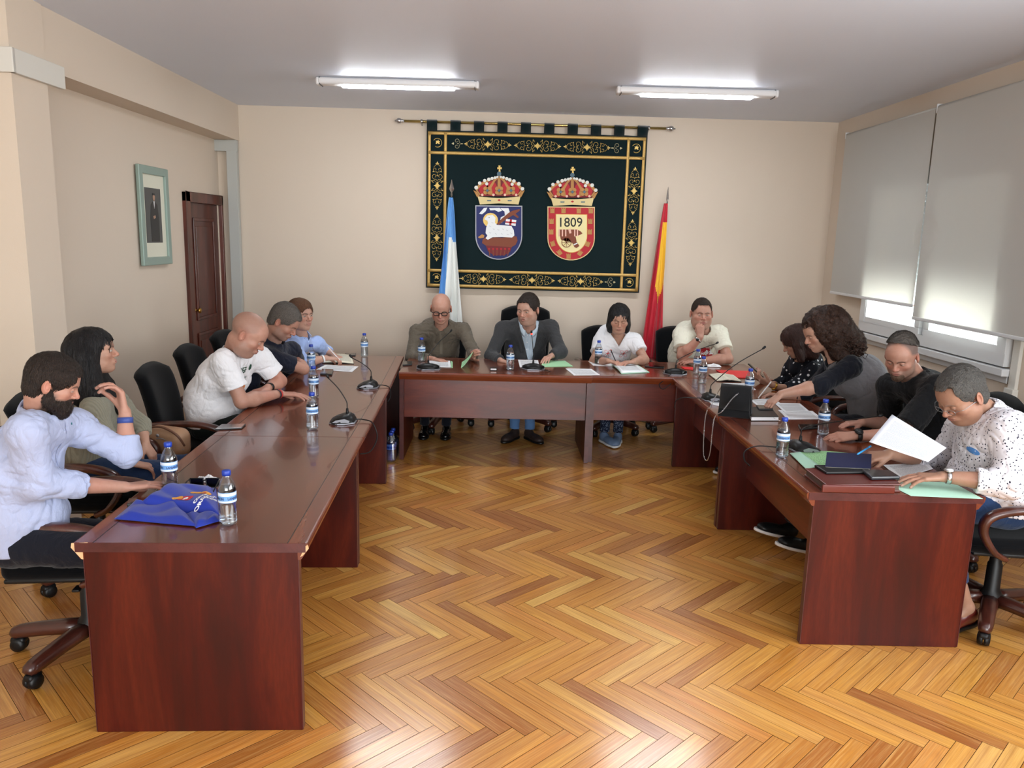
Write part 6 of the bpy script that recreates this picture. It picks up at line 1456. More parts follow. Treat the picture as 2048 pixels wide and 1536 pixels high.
# --- left row -----------------------------------------------------------------
def P1():
    hd = J(106, 766, y=2.95); nb = J(83, 824, y=2.97)
    P = person('person', 'bearded man in a pale blue shirt, nearest the camera on the left, one hand raised', hd, (.86, .30, -.36),
        [(-1.86, 2.98, SEAT), (-1.87, 2.98, .76), (-1.85, 2.97, .92), nb+Vector((0, 0, .0))], (J(52, 862, y=2.82), J(148, 852, y=3.12)),
        [(J(78, 966, y=2.86), J(247, 974, z=.782), (.80, .60, -.06), (.0, 0, -1), dict(curl=(.12, .12, .14, .18), thumb=(.35, .2))),
         (J(252, 908, y=3.22), J(250, 824, y=3.26), (-.22, .10, 1.0), (-.75, -.55, .1), dict(curl=(.95, .85, .75, .70), bends=(.9, .9, .5), thumb=(.45, .7), spread=.08))],
        dict(skin='ruddy', stubble=.95, brow=(.06, .04, .03), neck=.055, lid=-.003), hs=.89, hh=.0028, bh=.0048)
    hair(P, cap_hair(.011, .005, .068, -.088), mat='hair_dark', noise=.002, nf=70, h=.0036, strands=4200, slen=.038, sw=.0020, flow='crown', lift=.002)
    def beard(p):
        X = np.abs(p[..., 0]); y, z = p[..., 1], p[..., 2]
        d = smin(smin(ell(p, (0, .026, -.070), (.070, .070, .048)), ell(p, (0, .068, -.100), (.036, .036, .042)), .03), ell(mirx(p), (.064, .008, -.045), (.012, .020, .034)), .02)
        d = smax(d, -ell(p, (0, .106, -.0635), (.022, .026, .0065)), .004); lim = -.041+np.clip((.060-y)*.75, 0, .05)+.006*np.exp(-(X/.02)**2)
        return smax(d, np.maximum(z-lim, -.012-y), .006)
    hair(P, beard, name='beard', mat='hair_dark', noise=.002, nf=90, strands=2200, slen=.018, sw=.0016, flow='down', lift=.003)
    sh = top(P, 'shirt_paleblue', g=(.170, .165, .180, .085), dep=(.135, .135, .125, .072), sl=(1.45, .068, .052), sr=(1.52, .070, .054), h=.0055, amp=.0065, ff=11, belly=.09, shr=.062, cutz=.585)
    collar(P, 'shirt_paleblue', h=.034, r=1.16, open_=.9)
    band(P, 1, .035, .034, .024, plain('blue_strap', '3A4E93', .5), 'smartwatch')
    auto_legs(P, 'trousers_navy', fw=(1, .05, 0), kz=.57)
    bpy.context.view_layer.update()
    parts = [(*rect(-.002, -.30, .002, .05, 8), 0)]+[(*disc(0, z_, .004, .004, 8), 1) for z_ in (.02, -.06, -.14, -.22)]+[(*rect(.035, -.05, .043, -.041, 1), 2)]
    stamp(sh, 'placket', parts, P['nb']+P['fwd']*.2, P['side']*-1, (0, 0, 1), [plain('seam_blue', '8E97BD', .8), 'white_plastic', plain('logo_teal', '1F6E7A', .6)], P['root'], off=.0012, direction=tuple(-P['fwd']))
def P2():
    hd = J(187, 703, y=3.80); nb = J(190, 772, y=3.86)
    P = person('person', 'woman with long straight black hair and ribbed grey-green jumper on the left', hd, (.90, .36, .10),
        [(-2.08, 3.92, SEAT), (-2.07, 3.92, .76), (-2.05, 3.90, .92), nb], (J(190, 815, y=3.72), J(232, 806, y=4.06)),
        [(J(215, 880, y=3.66), J(262, 925, y=3.75), (.9, .3, -.3), (0, 0, -1), dict()),
         (J(282, 850, y=4.06), J(290, 884, y=4.00), (.45, -.15, -.75), (-.6, 0, -.8), dict(curl=(.25, .28, .3, .3), spread=.07))],
        dict(skin='mid', lips=(.5, .2, .18), neck=.046, arm=.82, hand=.94), hs=.95, hh=.0032, bh=.0052)
    def f(p):
        X = np.abs(p[..., 0]); y, z = p[..., 1], p[..., 2]
        d = ell(p, (0, -.014, .038), (.088, .113, .092)); d = smin(d, cap(p, (.02, -.06, .0), (.03, -.08, -.20), .075, .070), .04); d = smin(d, cap(p, (-.045, -.04, -.04), (-.075, .02, -.24), .055, .045), .04); d = smin(d, cap(p, (.06, -.03, -.02), (.075, -.02, -.20), .045, .05), .04)
        d = smin(d, cap(p, (-.07, .01, -.21), (-.06, .07, -.34), .048, .022), .03)
        return smax(d, -smin(ell(p, (0, .090, -.025), (.056, .070, .082)), ell(p, (0, .10, -.09), (.05, .08, .05)), .03), .006)
    hair(P, f, mat='hair_black', ext=.21, low=.40, noise=.004, nf=45, h=.005, stretch=(1, 1, .12), strands=4500, slen=.10, sw=.0022, flow='down', lift=.002)
    top(P, 'knit_green', g=(.150, .135, .155, .075), dep=(.12, .11, .105, .06), sl=(1.55, .056, .042), h=.0065, amp=.004, cutz=.60, bust=.062, nk=1.15)
    auto_legs(P, 'jeans', fw=(1, .05, 0), r=(.082, .062, .045))
def P3():
    hd = J(497, 668, y=4.80); nb = J(470, 702, y=4.90)
    P = person('person', 'shaven-headed man in a white T-shirt resting both forearms on the left table', hd, (.80, .02, -.55),
        [(-1.82, 4.95, SEAT), (-1.82, 4.95, .77), (-1.72, 4.93, .93), nb], (J(448, 722, y=4.76), J(518, 714, y=5.10)),
        [(J(483, 803, y=4.76), J(560, 787, z=.79), (.88, .35, -.10), (0, 0, -1), dict(curl=(.12, .15, .2, .25), spread=.1)),
         (J(560, 762, y=5.18), J(535, 776, y=5.02), (-.45, -.85, -.1), (0, 0, -1), dict(curl=(.4, .4, .4, .4)))],
        dict(skin='ruddy', stubble=.35, stubc=(.25, .20, .17), shave=.35, fat=.010, neck=.064, arm=1.18, hand=1.05, lid=-.001), hs=1.10, hh=.0032, bh=.0052)
    sh = top(P, 'shirt_white', g=(.18, .175, .18, .090), dep=(.14, .145, .135, .078), sl=(.66, .076, .075), h=.0065, amp=.005, belly=.11, cutz=.60, shr=.066)
    d_ = unit(A((.72, -.62, 0))); parts = []
    v_, f_ = text_mesh('TEIF', .045, bold=.002); parts.append((v_, f_, 0)); parts.append((*disc(.075, .012, .014, .020), 0)); parts.append((*disc(.01, -.10, .038, .036), 1)); v_, f_ = text_mesh('forever', .028); parts.append(([(p[0]+.01, p[1]-.045) for p in v_], f_, 0))
    o_ = P['nb']*.0+A(J(512, 742, y=4.75)); o2 = A(J(512, 742, y=4.75)); ctr = o2
    stamp(sh, 'shirt_print', parts, tuple(ctr-A(RT*0)), (.62, .78, 0), (-.1, 0, 1), [plain('print_dark', '1F4A38', .7), plain('print_orange', 'E88A4A', .7)], P['root'], direction=tuple(-unit(A((.78, -.62, .1)))), start=.25)
    band(P, 0, .012, .034, .010, plain('red_cord', 'B8312F', .6), 'bracelet'); band(P, 0, .026, .035, .008, plain('dark_cord', '22242E', .6), 'bracelet')
    band(P, 1, .02, .033, .020, 'black_plastic', 'smartwatch')
    auto_legs(P, 'trousers_green', fw=(1, .0, 0), r=(.095, .07, .05))
def P4():
    hd = J(568, 643, y=5.72); nb = J(547, 680, y=5.78)
    P = person('person', 'man with cropped grey hair and navy T-shirt leaning on folded arms', hd, (.80, -.10, -.58),
        [(-1.98, 5.78, SEAT), (-1.96, 5.78, .77), (-1.82, 5.76, .92), nb], (J(525, 712, y=5.60), J(583, 702, y=5.98)),
        [(J(607, 738, y=5.80), J(588, 715, y=6.02), (-.5, .75, .1), (0, 0, -1), dict(curl=(.4, .4, .4, .4))),
         (J(596, 728, y=6.2), J(570, 735, y=6.0), (-.2, -.95, .0), (0, 0, -1), dict(curl=(.4, .4, .4, .4)))],
        dict(skin='ruddy', stubble=.35, stubc=(.22, .20, .19), shave=.5, shc=(.14, .13, .13), neck=.058, arm=1.12, lid=-.002), hs=1.08, hh=.0036, bh=.006)
    hair(P, cap_hair(.007, .008, .074, -.060), mat='hair_salt', noise=.002, nf=90, strands=2500, slen=.02, sw=.003, flow='fwd', lift=.003)
    top(P, 'navy_tee', g=(.18, .175, .185, .088), dep=(.14, .14, .13, .075), sl=(.72, .072, .070), h=.007, amp=.005, belly=.11, cutz=.60, shr=.064)
    auto_legs(P, 'trousers_navy', fw=(1, 0, 0), h=.012)
def P5():
    hd = J(601, 630, y=6.50); nb = J(603, 672, y=6.58)
    P = person('person', 'person with brown hair in a pale blue shirt writing in a notebook, far left', hd, (.80, -.58, .0),
        [(-1.92, 6.62, SEAT), (-1.90, 6.62, .77), (-1.78, 6.62, .93), nb], (J(584, 698, y=6.44), J(634, 688, y=6.80)),
        [(J(610, 726, y=6.40), J(652, 716, z=.80), (.80, .45, -.1), (.1, .2, -1), dict(curl=(.55, .6, .7, .75), thumb=(.5, .5))),
         (J(650, 702, y=6.95), J(668, 711, y=6.86), (.6, -.7, -.1), (0, 0, -1), dict(curl=(.4, .4, .45, .5)))],
        dict(skin='fair', neck=.048, arm=1.0, gaze=(.1, 0), lips=(.55, .27, .24)), hs=1.08, hh=.0038, bh=.006)
    def f(p):
        X = np.abs(p[..., 0]); y, z = p[..., 1], p[..., 2]
        d = ell(p, (0, -.012, .038), (.090, .112, .094)); d = smin(d, ell(p, (0, -.05, -.03), (.085, .06, .07)), .04)
        return smax(d, -smin(ell(p, (0, .09, -.02), (.060, .075, .082)), ell(mirx(p), (.07, .055, -.05), (.05, .05, .05)), .02), .006)
    hair(P, f, mat='hair_brown', ext=.16, low=.17, noise=.003, nf=50, stretch=(1, 1, .2), strands=2200, slen=.06, sw=.0034, flow='down')
    top(P, 'shirt_sky', g=(.17, .165, .170, .080), dep=(.14, .14, .125, .068), sl=(1.35, .068, .056), h=.0075, amp=.007, belly=.09, cutz=.60, bust=.07)
    collar(P, 'shirt_sky', h=.032, r=1.18, open_=1.1)
    band(P, 0, .03, .037, .014, 'white_plastic', 'bracelet')
    w = P['arms'][0]; a_ = w[2]+w[3]@A((-.01, .09, .01)); pen(Vector(a_+A((.03, .01, -.03))), Vector(a_+A((-.07, .0, .085))), 'white_plastic', 'white pen held over the open notebook by the person in pale blue')
    auto_legs(P, 'trousers_navy', fw=(1, 0, 0), h=.012)
# --- the middle, facing the camera ----------------------------------------------
def C1():
    hd = J(882, 617, y=7.10); nb = J(883, 652, y=7.24)
    P = person('person', 'bald man with black-rimmed glasses and brown-grey shirt in the middle row', hd, (.02, -.92, -.36),
        [(-.55, 7.40, SEAT), (-.54, 7.40, .77), (-.53, 7.32, .95), nb], (J(834, 664, y=7.26), J(926, 660, y=7.26)),
        [(J(822, 716, y=7.05), J(867, 718, y=6.86), (.85, -.50, -.05), (.1, -.1, -1), dict(curl=(.2, .22, .25, .3), thumb=(.4, .2))),
         (J(947, 704, y=7.06), J(945, 716, y=6.88), (.0, -.85, .45), (.95, 0, .2), dict(curl=(.5, .5, .5, .5), thumb=(.6, .2)))],
        dict(skin='ruddy', neck=.058, lid=-.002, brow=(.2, .15, .12), browk=.4, mouth=0, stubble=.2, stubc=(.35, .26, .22), fat=.003), hs=1.10, hh=.0035, bh=.006)
    glasses(P, rim=.0034)
    sh = top(P, 'shirt_brown', g=(.175, .175, .185, .085), dep=(.13, .14, .125, .072), sl=(1.8, .070, .046), h=.0065, amp=.007, belly=.10, cutz=.60, shr=.062)
    collar(P, 'shirt_brown', h=.036, r=1.2, open_=.7)
    stamp(sh, 'placket', [(*rect(-.012, -.26, .012, .02, 8), 0)]+[(*disc(0, z_, .005, .005, 8), 1) for z_ in (-.02, -.10, -.18)]+[(*rect(.05, -.16, .13, -.155, 3), 2)], P['nb']+P['fwd']*.25, (1, 0, 0), (0, 0, 1), [plain('shirt_brown_light', '6A6255', .85), 'dark_grey_plastic', plain('seam_brown', '453F36', .9)], P['root'], off=.0015, direction=(0, 1, 0))
    auto_legs(P, 'trousers_navy', spread=.10, shoes='black_gloss', sole='black_plastic', h=.010, reach=.36, ank=-.05)
def C2():
    hd = J(1056, 619, y=7.08); nb = J(1058, 655, y=7.22)
    P = person('person', 'man in a dark grey jacket and light striped shirt speaking in the middle', hd, (-.48, -.84, -.16),
        [(.27, 7.44, SEAT), (.27, 7.42, .77), (.28, 7.34, .95), nb], (J(1006, 658, y=7.28), J(1101, 655, y=7.26)),
        [(J(982, 712, y=7.10), J(1003, 722, y=6.88), (.75, -.65, -.05), (0, 0, -1), dict(curl=(.3, .3, .35, .4))),
         (J(1122, 704, y=7.05), J(1102, 712, z=.79), (-.42, -.90, -.05), (0, 0, -1), dict(curl=(.25, .25, .3, .35), spread=.09))],
        dict(skin='fair', stubble=.45, stubc=(.28, .20, .16), neck=.058, gaze=(-.2, -.05), mouth=.003, fat=.008), hs=1.12, hh=.0035, bh=.006)
    hair(P, cap_hair(.010, .008, .076, -.082, rec=-.004), mat='hair_dark', noise=.0025, nf=70, strands=1800, slen=.035, sw=.0032, flow='back', lift=.003)
    un = top(P, 'striped_shirt', g=(.172, .172, .186, .080), dep=(.126, .132, .126, .068), sl=None, h=.0065, amp=.003, cutz=.62, belly=.095, shr=.056, name='shirt', nk=1.08)
    sh = top(P, 'jacket_grey', g=(.185, .185, .20, .085), dep=(.135, .14, .135, .072), sl=(1.85, .076, .050), h=.0065, amp=.0035, belly=.10, cutz=.60, shr=.068, name='jacket', nk=1.35, vneck=.40, vslope=.21, label='dark grey suit jacket')
    collar(P, 'striped_shirt', h=.038, r=1.16, open_=.8)
    X_ = (1, 0, 0); Z_ = (0, 0, 1); o_ = P['nb']+P['fwd']*.3+P['side']*0
    bpy.context.view_layer.update(); stamp(un, 'shirt_buttons', [(*disc(0, z_, .005, .005, 8), 0) for z_ in (.0, -.07, -.14, -.21, -.28)]+[(*rect(-.013, -.30, -.011, .02, 8), 1)], o_, X_, Z_, ['white_plastic', plain('seam_grey', '8FA0AE', .8)], P['root'], off=.002, direction=(0, 1, 0))
    for s_ in (-1, 1): strip(P, sh, [(s_*.085, .035), (s_*.105, -.03), (s_*.095, -.10), (s_*.065, -.18), (s_*.045, -.24)], .034, 'jacket_grey', 'lapel', o_, X_, Z_, (0, 1, 0), off=.005, th=.004)
    auto_legs(P, 'jeans_light', spread=.07, reach=.42, ank=.02, toe=[(-.5, -.85, 0), (.5, -.85, 0)], shoes=plain('brown_trainer', '2A1D1A', .6), sole='black_plastic', h=.010)
def C3():
    hd = J(1238, 637, y=7.02); nb = J(1236, 673, y=7.14)
    P = person('person', 'woman with a dark bob and white T-shirt printed with pink flowers', hd, (-.04, -.93, -.32),
        [(1.09, 7.32, SEAT), (1.09, 7.30, .77), (1.09, 7.22, .92), nb], (J(1202, 685, y=7.16), J(1270, 681, y=7.14)),
        [(J(1188, 722, y=7.02), J(1216, 722, z=.79), (.85, -.5, -.05), (.2, 0, -1), dict(curl=(.55, .6, .7, .75), thumb=(.4, .5))),
         (J(1289, 720, y=7.0), J(1268, 723, z=.79), (-.88, -.45, -.02), (0, 0, -1), dict(curl=(.25, .3, .3, .35)))],
        dict(skin='mid', neck=.052, lid=-.004, fat=.010, lips=(.48, .2, .18), arm=1.12, hand=.92), hs=1.04, hh=.0036, bh=.006)
    def f(p):
        X = np.abs(p[..., 0]); y, z = p[..., 1], p[..., 2]
        d = ell(p, (0, -.014, .036), (.094, .106, .094)); d = smin(d, ell(mirx(p), (.068, .005, -.06), (.036, .06, .075)), .03); d = smin(d, ell(p, (0, -.06, -.05), (.08, .055, .08)), .04)
        fr = np.minimum(np.abs(.0)+z-.030+.25*X+.006*np.sin(X*260), 1); face = smax(ell(p, (0, .095, -.03), (.058, .085, .098)), z-.032-.1*X, .004)
        return smax(d, -face, .004)
    hair(P, f, mat='hair_black', ext=.15, low=.16, noise=.003, nf=55, h=.0045, stretch=(1, 1, .15), strands=2200, slen=.05, sw=.003, flow='down')
    sh = top(P, 'shirt_white', g=(.165, .16, .165, .080), dep=(.14, .145, .13, .068), sl=(.55, .068, .068), h=.0065, amp=.0045, belly=.09, bust=.078, cutz=.60, nk=1.25, vneck=.085)
    parts = []
    for cx, cy in ((-.075, -.15), (.075, -.155)):
        for k in range(4):
            a = k*math.pi/2+.8; x, y = cx+.026*math.cos(a), cy+.026*math.sin(a); n = 12
            for q in (1.0,): parts.append(([(x+(.022*math.cos(t_)*rr)*math.cos(a)-(.014*math.sin(t_)*rr)*math.sin(a), y+(.022*math.cos(t_)*rr)*math.sin(a)+(.014*math.sin(t_)*rr)*math.cos(a)) for rr in (1., .78) for t_ in np.linspace(0, 2*math.pi, n+1)[:-1]], [(i, (i+1) % n, n+(i+1) % n, n+i) for i in range(n)], k % 2))
        parts.append((*disc(cx, cy, .007, .007, 8), 0))
    parts += [(*rect(-.002+x_, -.21, .0005+x_, -.16, 2), 2) for x_ in (.085, -.06)]; v_, f_ = text_mesh('~ ~ ~ ~', .03); parts.append(([(p[0]+.09, p[1]-.22) for p in v_], f_, 2))
    stamp(sh, 'shirt_print', parts, P['nb']+P['fwd']*.3, (1, 0, 0), (0, 0, 1), [plain('flower_red', 'C8433F', .7), plain('flower_pink', 'E59AA0', .7), plain('print_grey', '4A4A55', .7)], P['root'], direction=(0, 1, 0))
    w = P['arms'][0]; a_ = w[2]+w[3]@A((-.01, .075, .0)); pen(Vector(a_+A((.01, -.02, -.03))), Vector(a_+A((-.05, .03, .10))), 'black_plastic', 'dark pen in the hand of the woman with the flower T-shirt')
    auto_legs(P, 'dotted_trousers', spread=.06, reach=.36, ank=.02, toe=[(.35, -.9, .0), (-.3, -.95, 0)], shoes=plain('blue_trainer', '6E83A3', .7), sole='white_plastic', h=.010)
def C4():
    hd = J(1403, 627, y=7.14); nb = J(1405, 662, y=7.24)
    P = person('person', 'man in a cream T-shirt with a red print, chin resting on his fist', hd, (-.05, -.99, -.06),
        [(1.86, 7.44, SEAT), (1.86, 7.42, .77), (1.88, 7.34, .95), nb], (J(1364, 670, y=7.24), J(1438, 667, y=7.26)),
        [(J(1364, 712, y=7.04), J(1401, 674, y=6.96), (-.12, .10, 1.0), (.35, .9, .1), dict(curl=(1.15, 1.2, 1.25, 1.3), thumb=(.5, 1.1), spread=.02)),
         (J(1456, 718, y=7.02), J(1398, 722, y=6.98), (-.98, .05, -.02), (0, .4, -.9), dict(curl=(.25, .25, .3, .3)))],
        dict(skin='ruddy', stubble=.4, stubc=(.35, .24, .18), neck=.062, fat=.012, arm=1.25, hand=1.05, lid=.002), hs=1.12, hh=.0035, bh=.006)
    hair(P, cap_hair(.006, .005, .082, -.068), mat='hair_dark', noise=.002, nf=80, strands=1500, slen=.02, sw=.0032, flow='fwd')
    sh = top(P, 'tee_cream', g=(.195, .20, .20, .092), dep=(.15, .17, .145, .078), sl=(.68, .082, .080), h=.0068, amp=.005, belly=.13, cutz=.60, shr=.072)
    parts = [(*rect(-.03, -.25, .145, -.155, 8), 0)]; v_, f_ = text_mesh('adidas', .062, bold=.0022); parts.append(([(p[0]+.055, p[1]-.203) for p in v_], f_, 1))
    for (a0, b0_, a1, b1_) in ((-.025, -.160, .14, -.162), (-.025, -.243, .14, -.245)): parts.append((*rect(a0, b0_, a1, b1_, 6), 1))
    stamp(sh, 'shirt_print', parts, P['nb']+P['fwd']*.35, (1, 0, 0), (0, 0, 1), [plain('print_crimson', 'B3222E', .7), 'print_white'], P['root'], direction=(0, 1, 0))
    band(P, 0, .03, .034, .016, 'chrome', 'wristwatch', face=(.017, 'chrome', 'dark_grey_plastic'))
    auto_legs(P, 'trousers_navy', spread=.14, h=.012)
# --- right row, facing left -------------------------------------------------------
def R1():
    hd = J(1592, 682, y=6.00); nb = J(1603, 722, y=6.06)
    P = person('person', 'woman in a white-spotted navy blouse looking down at a phone', hd, (-.86, .12, -.50),
        [(2.52, 6.15, SEAT), (2.52, 6.15, .76), (2.46, 6.12, .90), nb], (J(1596, 740, y=6.25), J(1625, 742, y=5.90)),
        [(J(1556, 774, y=6.22), J(1528, 765, y=6.10), (-.75, -.30, .45), (.1, .2, 1), dict(curl=(.7, .7, .7, .7))),
         (J(1578, 782, y=5.82), J(1542, 770, y=5.80), (-.80, .15, .35), (-.1, .55, .8), dict(curl=(.6, .62, .65, .7), thumb=(.5, .3)))],
        dict(skin='tan', neck=.046, arm=.85, hand=.92, lid=-.003), hs=1.02, hh=.0036, bh=.0055)
    def f(p):
        d = ell(p, (0, -.012, .036), (.090, .112, .094)); d = smin(d, cap(p, (0, -.045, -.01), (.0, -.06, -.12), .082, .072), .04); X = p.copy(); X[..., 0] = np.abs(X[..., 0]); d = smin(d, cap(X, (.066, .02, -.02), (.060, .035, -.125), .035, .030), .03)
        return smax(d, -smin(ell(p, (0, .10, -.02), (.052, .06, .085)), ell(p, (0, .11, -.09), (.045, .07, .05)), .03), .006)
    hair(P, f, mat='hair_auburn', ext=.16, low=.20, noise=.005, nf=38, h=.005, stretch=(1, 1, .3), strands=2600, slen=.07, sw=.003, flow='down', wav=.35)
    top(P, 'polka', g=(.15, .145, .16, .075), dep=(.13, .13, .12, .062), sl=(1.25, .066, .056), h=.0068, amp=.006, bust=.07, cutz=.60)
    band(P, 1, .03, .028, .016, 'gold', 'wristwatch', face=(.014, 'gold', 'gold'))
    auto_legs(P, 'trousers_navy', fw=(-1, 0, 0), h=.012)
    w = P['arms'][1]; c_ = J(1512, 741, y=5.88); ph = empty('mobile_phone', c_, label='black phone held up by the woman in the spotted blouse', cat='phone')
    o = MB().rbox((0, 0, 0), (.075, .15, .010), .004).build('phone_body', 'black_gloss', ph); ph.rotation_euler = (math.radians(38), math.radians(8), math.radians(62))
def R2():
    hd = J(1640, 664, y=5.20); nb = J(1672, 722, y=5.22)
    P = person('person', 'woman with long dark curly hair and grey waistcoat reaching across the table', hd, (-.90, -.08, -.42),
        [(2.66, 5.30, SEAT), (2.64, 5.30, .77), (2.52, 5.27, .95), nb], (J(1662, 738, y=5.42), J(1702, 733, y=5.06)),
        [(J(1610, 790, y=5.50), J(1562, 792, y=5.50), (-.90, .0, .1), (0, -.3, -.9), dict(curl=(.55, .6, .65, .7), thumb=(.5, .5))),
         (J(1640, 772, y=4.98), J(1562, 788, y=5.02), (-.72, -.1, -.62), (-.45, 0, -.9), dict(curl=(.35, .3, .3, .35), spread=.10, thumb=(.7, .1)))],
        dict(skin='mid', neck=.048, arm=1.12, hand=1.0, lid=-.003, lips=(.45, .2, .18)), hs=1.06, hh=.0032, bh=.0050)
    def f(p):
        d = ell(p, (0, -.035, .045), (.112, .120, .108)); d = smin(d, cap(p, (0, -.09, -.0), (.0, -.17, -.16), .115, .085), .05); d = smin(d, cap(p, (-.06, -.02, -.02), (-.07, -.05, -.17), .06, .05), .04); d = smin(d, cap(p, (.06, -.02, -.02), (.07, -.05, -.17), .06, .05), .04)
        d = d+F32(.010)*vnoise(p+3, 28)+F32(.005)*vnoise(p+1, 60)
        return smax(d, -smin(ell(p, (0, .105, -.02), (.060, .075, .085)), ell(p, (0, .12, -.09), (.055, .08, .06)), .03), .005)
    hair(P, f, mat='hair_curly', ext=.32, low=.33, noise=.005, nf=40, h=.0048, stretch=(1, 1, 1), strands=5500, slen=.06, sw=.0026, flow='down', wav=1.3, lift=.005)
    mb = MB(); rr = random.Random(5)   # loose ringlets round the outline
    for k in range(150):
        u = rr.uniform(0, 2*math.pi); zt = rr.uniform(-.16, .13); R0 = .112 if zt > 0 else .108; a0 = rr.uniform(.35, 1.0)*math.pi*rr.choice((-1, 1))
        y0 = math.cos(a0)*R0-.035+(zt*.55 if zt < 0 else 0); x0 = math.sin(a0)*R0*(1 if zt < 0 else math.sqrt(max(.05, 1-(zt/.155)**2))); y0 = y0 if zt < 0 else -.035+(y0+.035)*math.sqrt(max(.05, 1-(zt/.155)**2))
        L_ = rr.uniform(.05, .10); ph = rr.uniform(0, 6); rc = rr.uniform(.006, .011); out_ = unit(A((x0, y0+.035, 0.0001))); pts = []
        for i in range(15):
            s_ = i/14; pts.append(A((x0, y0, zt))+out_*(.004+.010*s_)+A((math.cos(ph+s_*13)*rc, math.sin(ph+s_*13)*rc, -s_*L_)))
        mb.tube([tuple((P['HR']@(p*P['hs']))+P['head']-P['T0']) for p in pts], [.0036-.0018*i/14 for i in range(15)], 5)
    mb.build('curls', 'hair_curly', P['root'], fixn=False, kind='stuff')
    top(P, 'navy_sleeve', g=(.15, .15, .16, .078), dep=(.13, .13, .12, .064), sl=(1.08, .072, .062), sr=(1.45, .066, .050), h=.0065, amp=.006, cutz=.62, shr=.060, name='blouse')
    top(P, 'grey_vest', g=(.185, .178, .178, .086), dep=(.165, .16, .142, .074), sl=None, sr=None, h=.0062, amp=.004, bust=.085, cutz=.60, shr=.060, name='waistcoat', nk=1.45, vneck=.05, label='grey wool waistcoat')
    w = P['arms'][0]; a_ = A(J(1524, 786, y=5.5)); pen(Vector(a_+A((-.03, 0, -.045))), Vector(a_+A((.06, -.0, .085))), 'white_plastic', 'white pen held by the curly-haired woman behind the small bottle')
    auto_legs(P, 'trousers_navy', fw=(-1, 0, 0), h=.012)
def R3():
    hd = J(1803, 712, y=4.55); nb = J(1830, 758, y=4.60)
    P = person('person', 'man with cropped hair, goatee and black polo shirt on the right', hd, (-.62, -.62, -.42),
        [(2.72, 4.56, SEAT), (2.72, 4.56, .77), (2.66, 4.54, .93), nb], (J(1780, 772, y=4.76), J(1876, 776, y=4.38)),
        [(J(1780, 846, y=4.86), J(1724, 845, y=4.66), (-.95, -.10, -.05), (0, 0, -1), dict(curl=(.3, .3, .35, .4))),
         (J(1800, 872, y=4.30), J(1710, 871, y=4.28), (-.98, .02, -.10), (.1, .5, -.8), dict(curl=(.35, .32, .34, .40), spread=.06))],
        dict(skin='ruddy', stubble=.6, stubc=(.26, .19, .15), neck=.062, shave=.85, shc=(.15, .125, .115), arm=1.12, gaze=(.0, -.3), lid=-.0015), hs=1.08, hh=.0028, bh=.0048)
    hair(P, cap_hair(.004, .015, .078, .040), mat='hair_salt', noise=.0025, nf=80, h=.0036, strands=2800, slen=.022, sw=.0022, flow='fwd', lift=.005)
    hair(P, lambda p: smax(smax(ell(p, (0, .066, -.086), (.034, .036, .034)), -ell(p, (0, .105, -.066), (.020, .03, .009)), .004), np.maximum(p[..., 2]+.046, .03-p[..., 1]), .006), name='goatee', mat=hair_mat('hair_goatee', '4A3326', '7D6654'), noise=.002, nf=110, strands=700, slen=.014, sw=.0018, flow='down')
    top(P, 'polo_black', g=(.19, .19, .20, .092), dep=(.15, .155, .145, .078), sl=(.80, .080, .078), h=.006, amp=.005, belly=.11, cutz=.60, shr=.070)
    collar(P, 'polo_black', h=.030, r=1.2, open_=1.0)
    band(P, 1, .016, .034, .026, 'black_plastic', 'wristwatch', face=(.024, 'black_plastic', 'dark_grey_plastic'))
    auto_legs(P, 'trousers_navy', fw=(-1, -.1, 0), reach=.50, spread=.12, ank=.35, az=.13, toe=[(-.95, -.1, .25), (-.95, -.1, .25)], sole='white_plastic', h=.010)
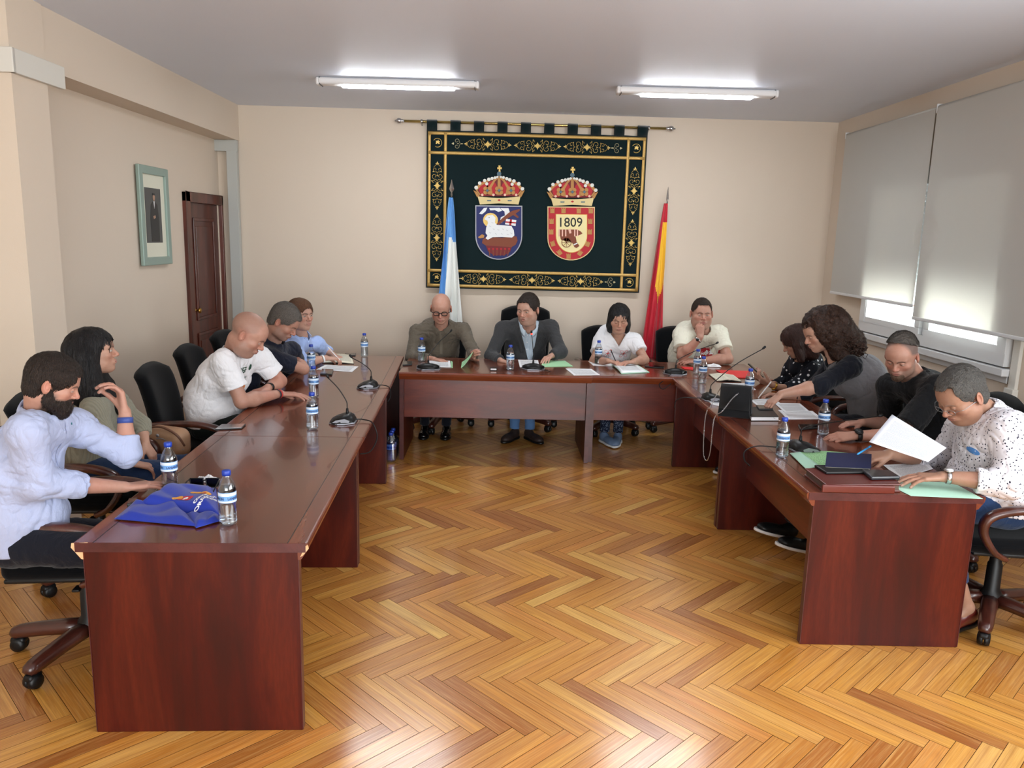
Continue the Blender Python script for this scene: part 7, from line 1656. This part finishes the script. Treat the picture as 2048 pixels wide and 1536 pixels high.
def R4():
    hd = J(1922, 790, y=3.62); nb = J(1974, 830, y=3.66)
    P = person('person', 'grey-haired man in glasses and a white shirt with small dark print, reading a sheet', hd, (-.80, -.22, -.60),
        [(2.48, 3.62, SEAT), (2.44, 3.62, .78), (2.40, 3.62, .95), nb], (J(1925, 858, y=3.86), J(2020, 858, y=3.46)),
        [(J(1875, 925, y=3.98), J(1778, 908, y=3.74), (-.85, -.1, -.12), (.15, .3, -.9), dict(curl=(.55, .6, .7, .75), thumb=(.4, .5))),
         (J(2018, 968, y=3.33), J(1886, 953, y=3.42), (-.95, .12, -.08), (0, .1, -1), dict(curl=(.16, .18, .22, .3), spread=.08))],
        dict(skin='tan', neck=.062, fat=.010, arm=1.15, hand=1.05, lid=-.003, nose=.004, brow=(.2, .18, .17), browk=.6), hs=1.10, hh=.0028, bh=.0046)
    P['S']; hair(P, cap_hair(.011, .004, .084, -.082, rec=.016), mat='hair_grey', noise=.003, nf=55, h=.0036, strands=4200, slen=.035, sw=.0019, flow='back', lift=.003, wav=.3)
    glasses(P, mat='steel', rim=.0012, w_=.020, hgt=.012, z0=-.012, yoff=.103)
    sh = top(P, 'floral', g=(.20, .20, .205, .095), dep=(.155, .17, .15, .08), sl=(1.50, .082, .058), h=.0055, amp=.0075, belly=.13, cutz=.60, shr=.072)
    collar(P, 'floral', h=.038, r=1.15, open_=.8)
    stamp(sh, 'pocket_patch', [([(0.030*math.cos(a)-.012*math.sin(a), .019*math.sin(a)-.008*math.cos(a)) for a in np.linspace(0, 2*math.pi, 17)[:-1]]+[(0, 0)], [(i, (i+1) % 16, 16) for i in range(16)], 0)], tuple(A(J(1946, 902, y=3.30))), tuple(RT), tuple(UP), [plain('patch_blue', '4E86C8', .5)], P['root'], direction=tuple(ray(1946, 902)), start=.4)
    band(P, 1, .022, .035, .018, 'chrome', 'wristwatch', face=(.022, 'chrome', 'white_plastic'))
    auto_legs(P, 'jeans', fw=(-1, .04, 0), reach=.40, kz=.62, spread=.12, ank=-.24, az=.12, skin_ankle=.25, shoes='brown_leather', sole='black_plastic', h=.008, r=(.10, .075, .055), toe=[(-.9, -.3, -.1), (-.9, -.3, -.1)])
    w = P['arms'][0]; a_ = A(J(1732, 905, y=3.62)); pen(J(1714, 909, y=3.58), J(1742, 892, y=3.64), plain('pen_blue', '2C8FD0', .4), 'blue pen held under the lifted sheet')
    hs_ = sheet('held_sheet', [J(1784, 829, y=3.70), J(1893, 896, y=3.50), J(1856, 924, y=3.42), J(1738, 884, y=3.58)], 'held_sheet', 'printed sheet lifted in the hand of the man in the patterned shirt', 'paper', th=.0008, n=10, bendf=lambda u, v: (0, 0, .0))
WHO = [P1, P2, P3, P4, P5, C1, C2, C3, C4, R1, R2, R3, R4]
import time as _t
for w_ in WHO:
    t0 = _t.time(); w_(); print('FIG', w_.__name__, round(_t.time()-t0, 2))
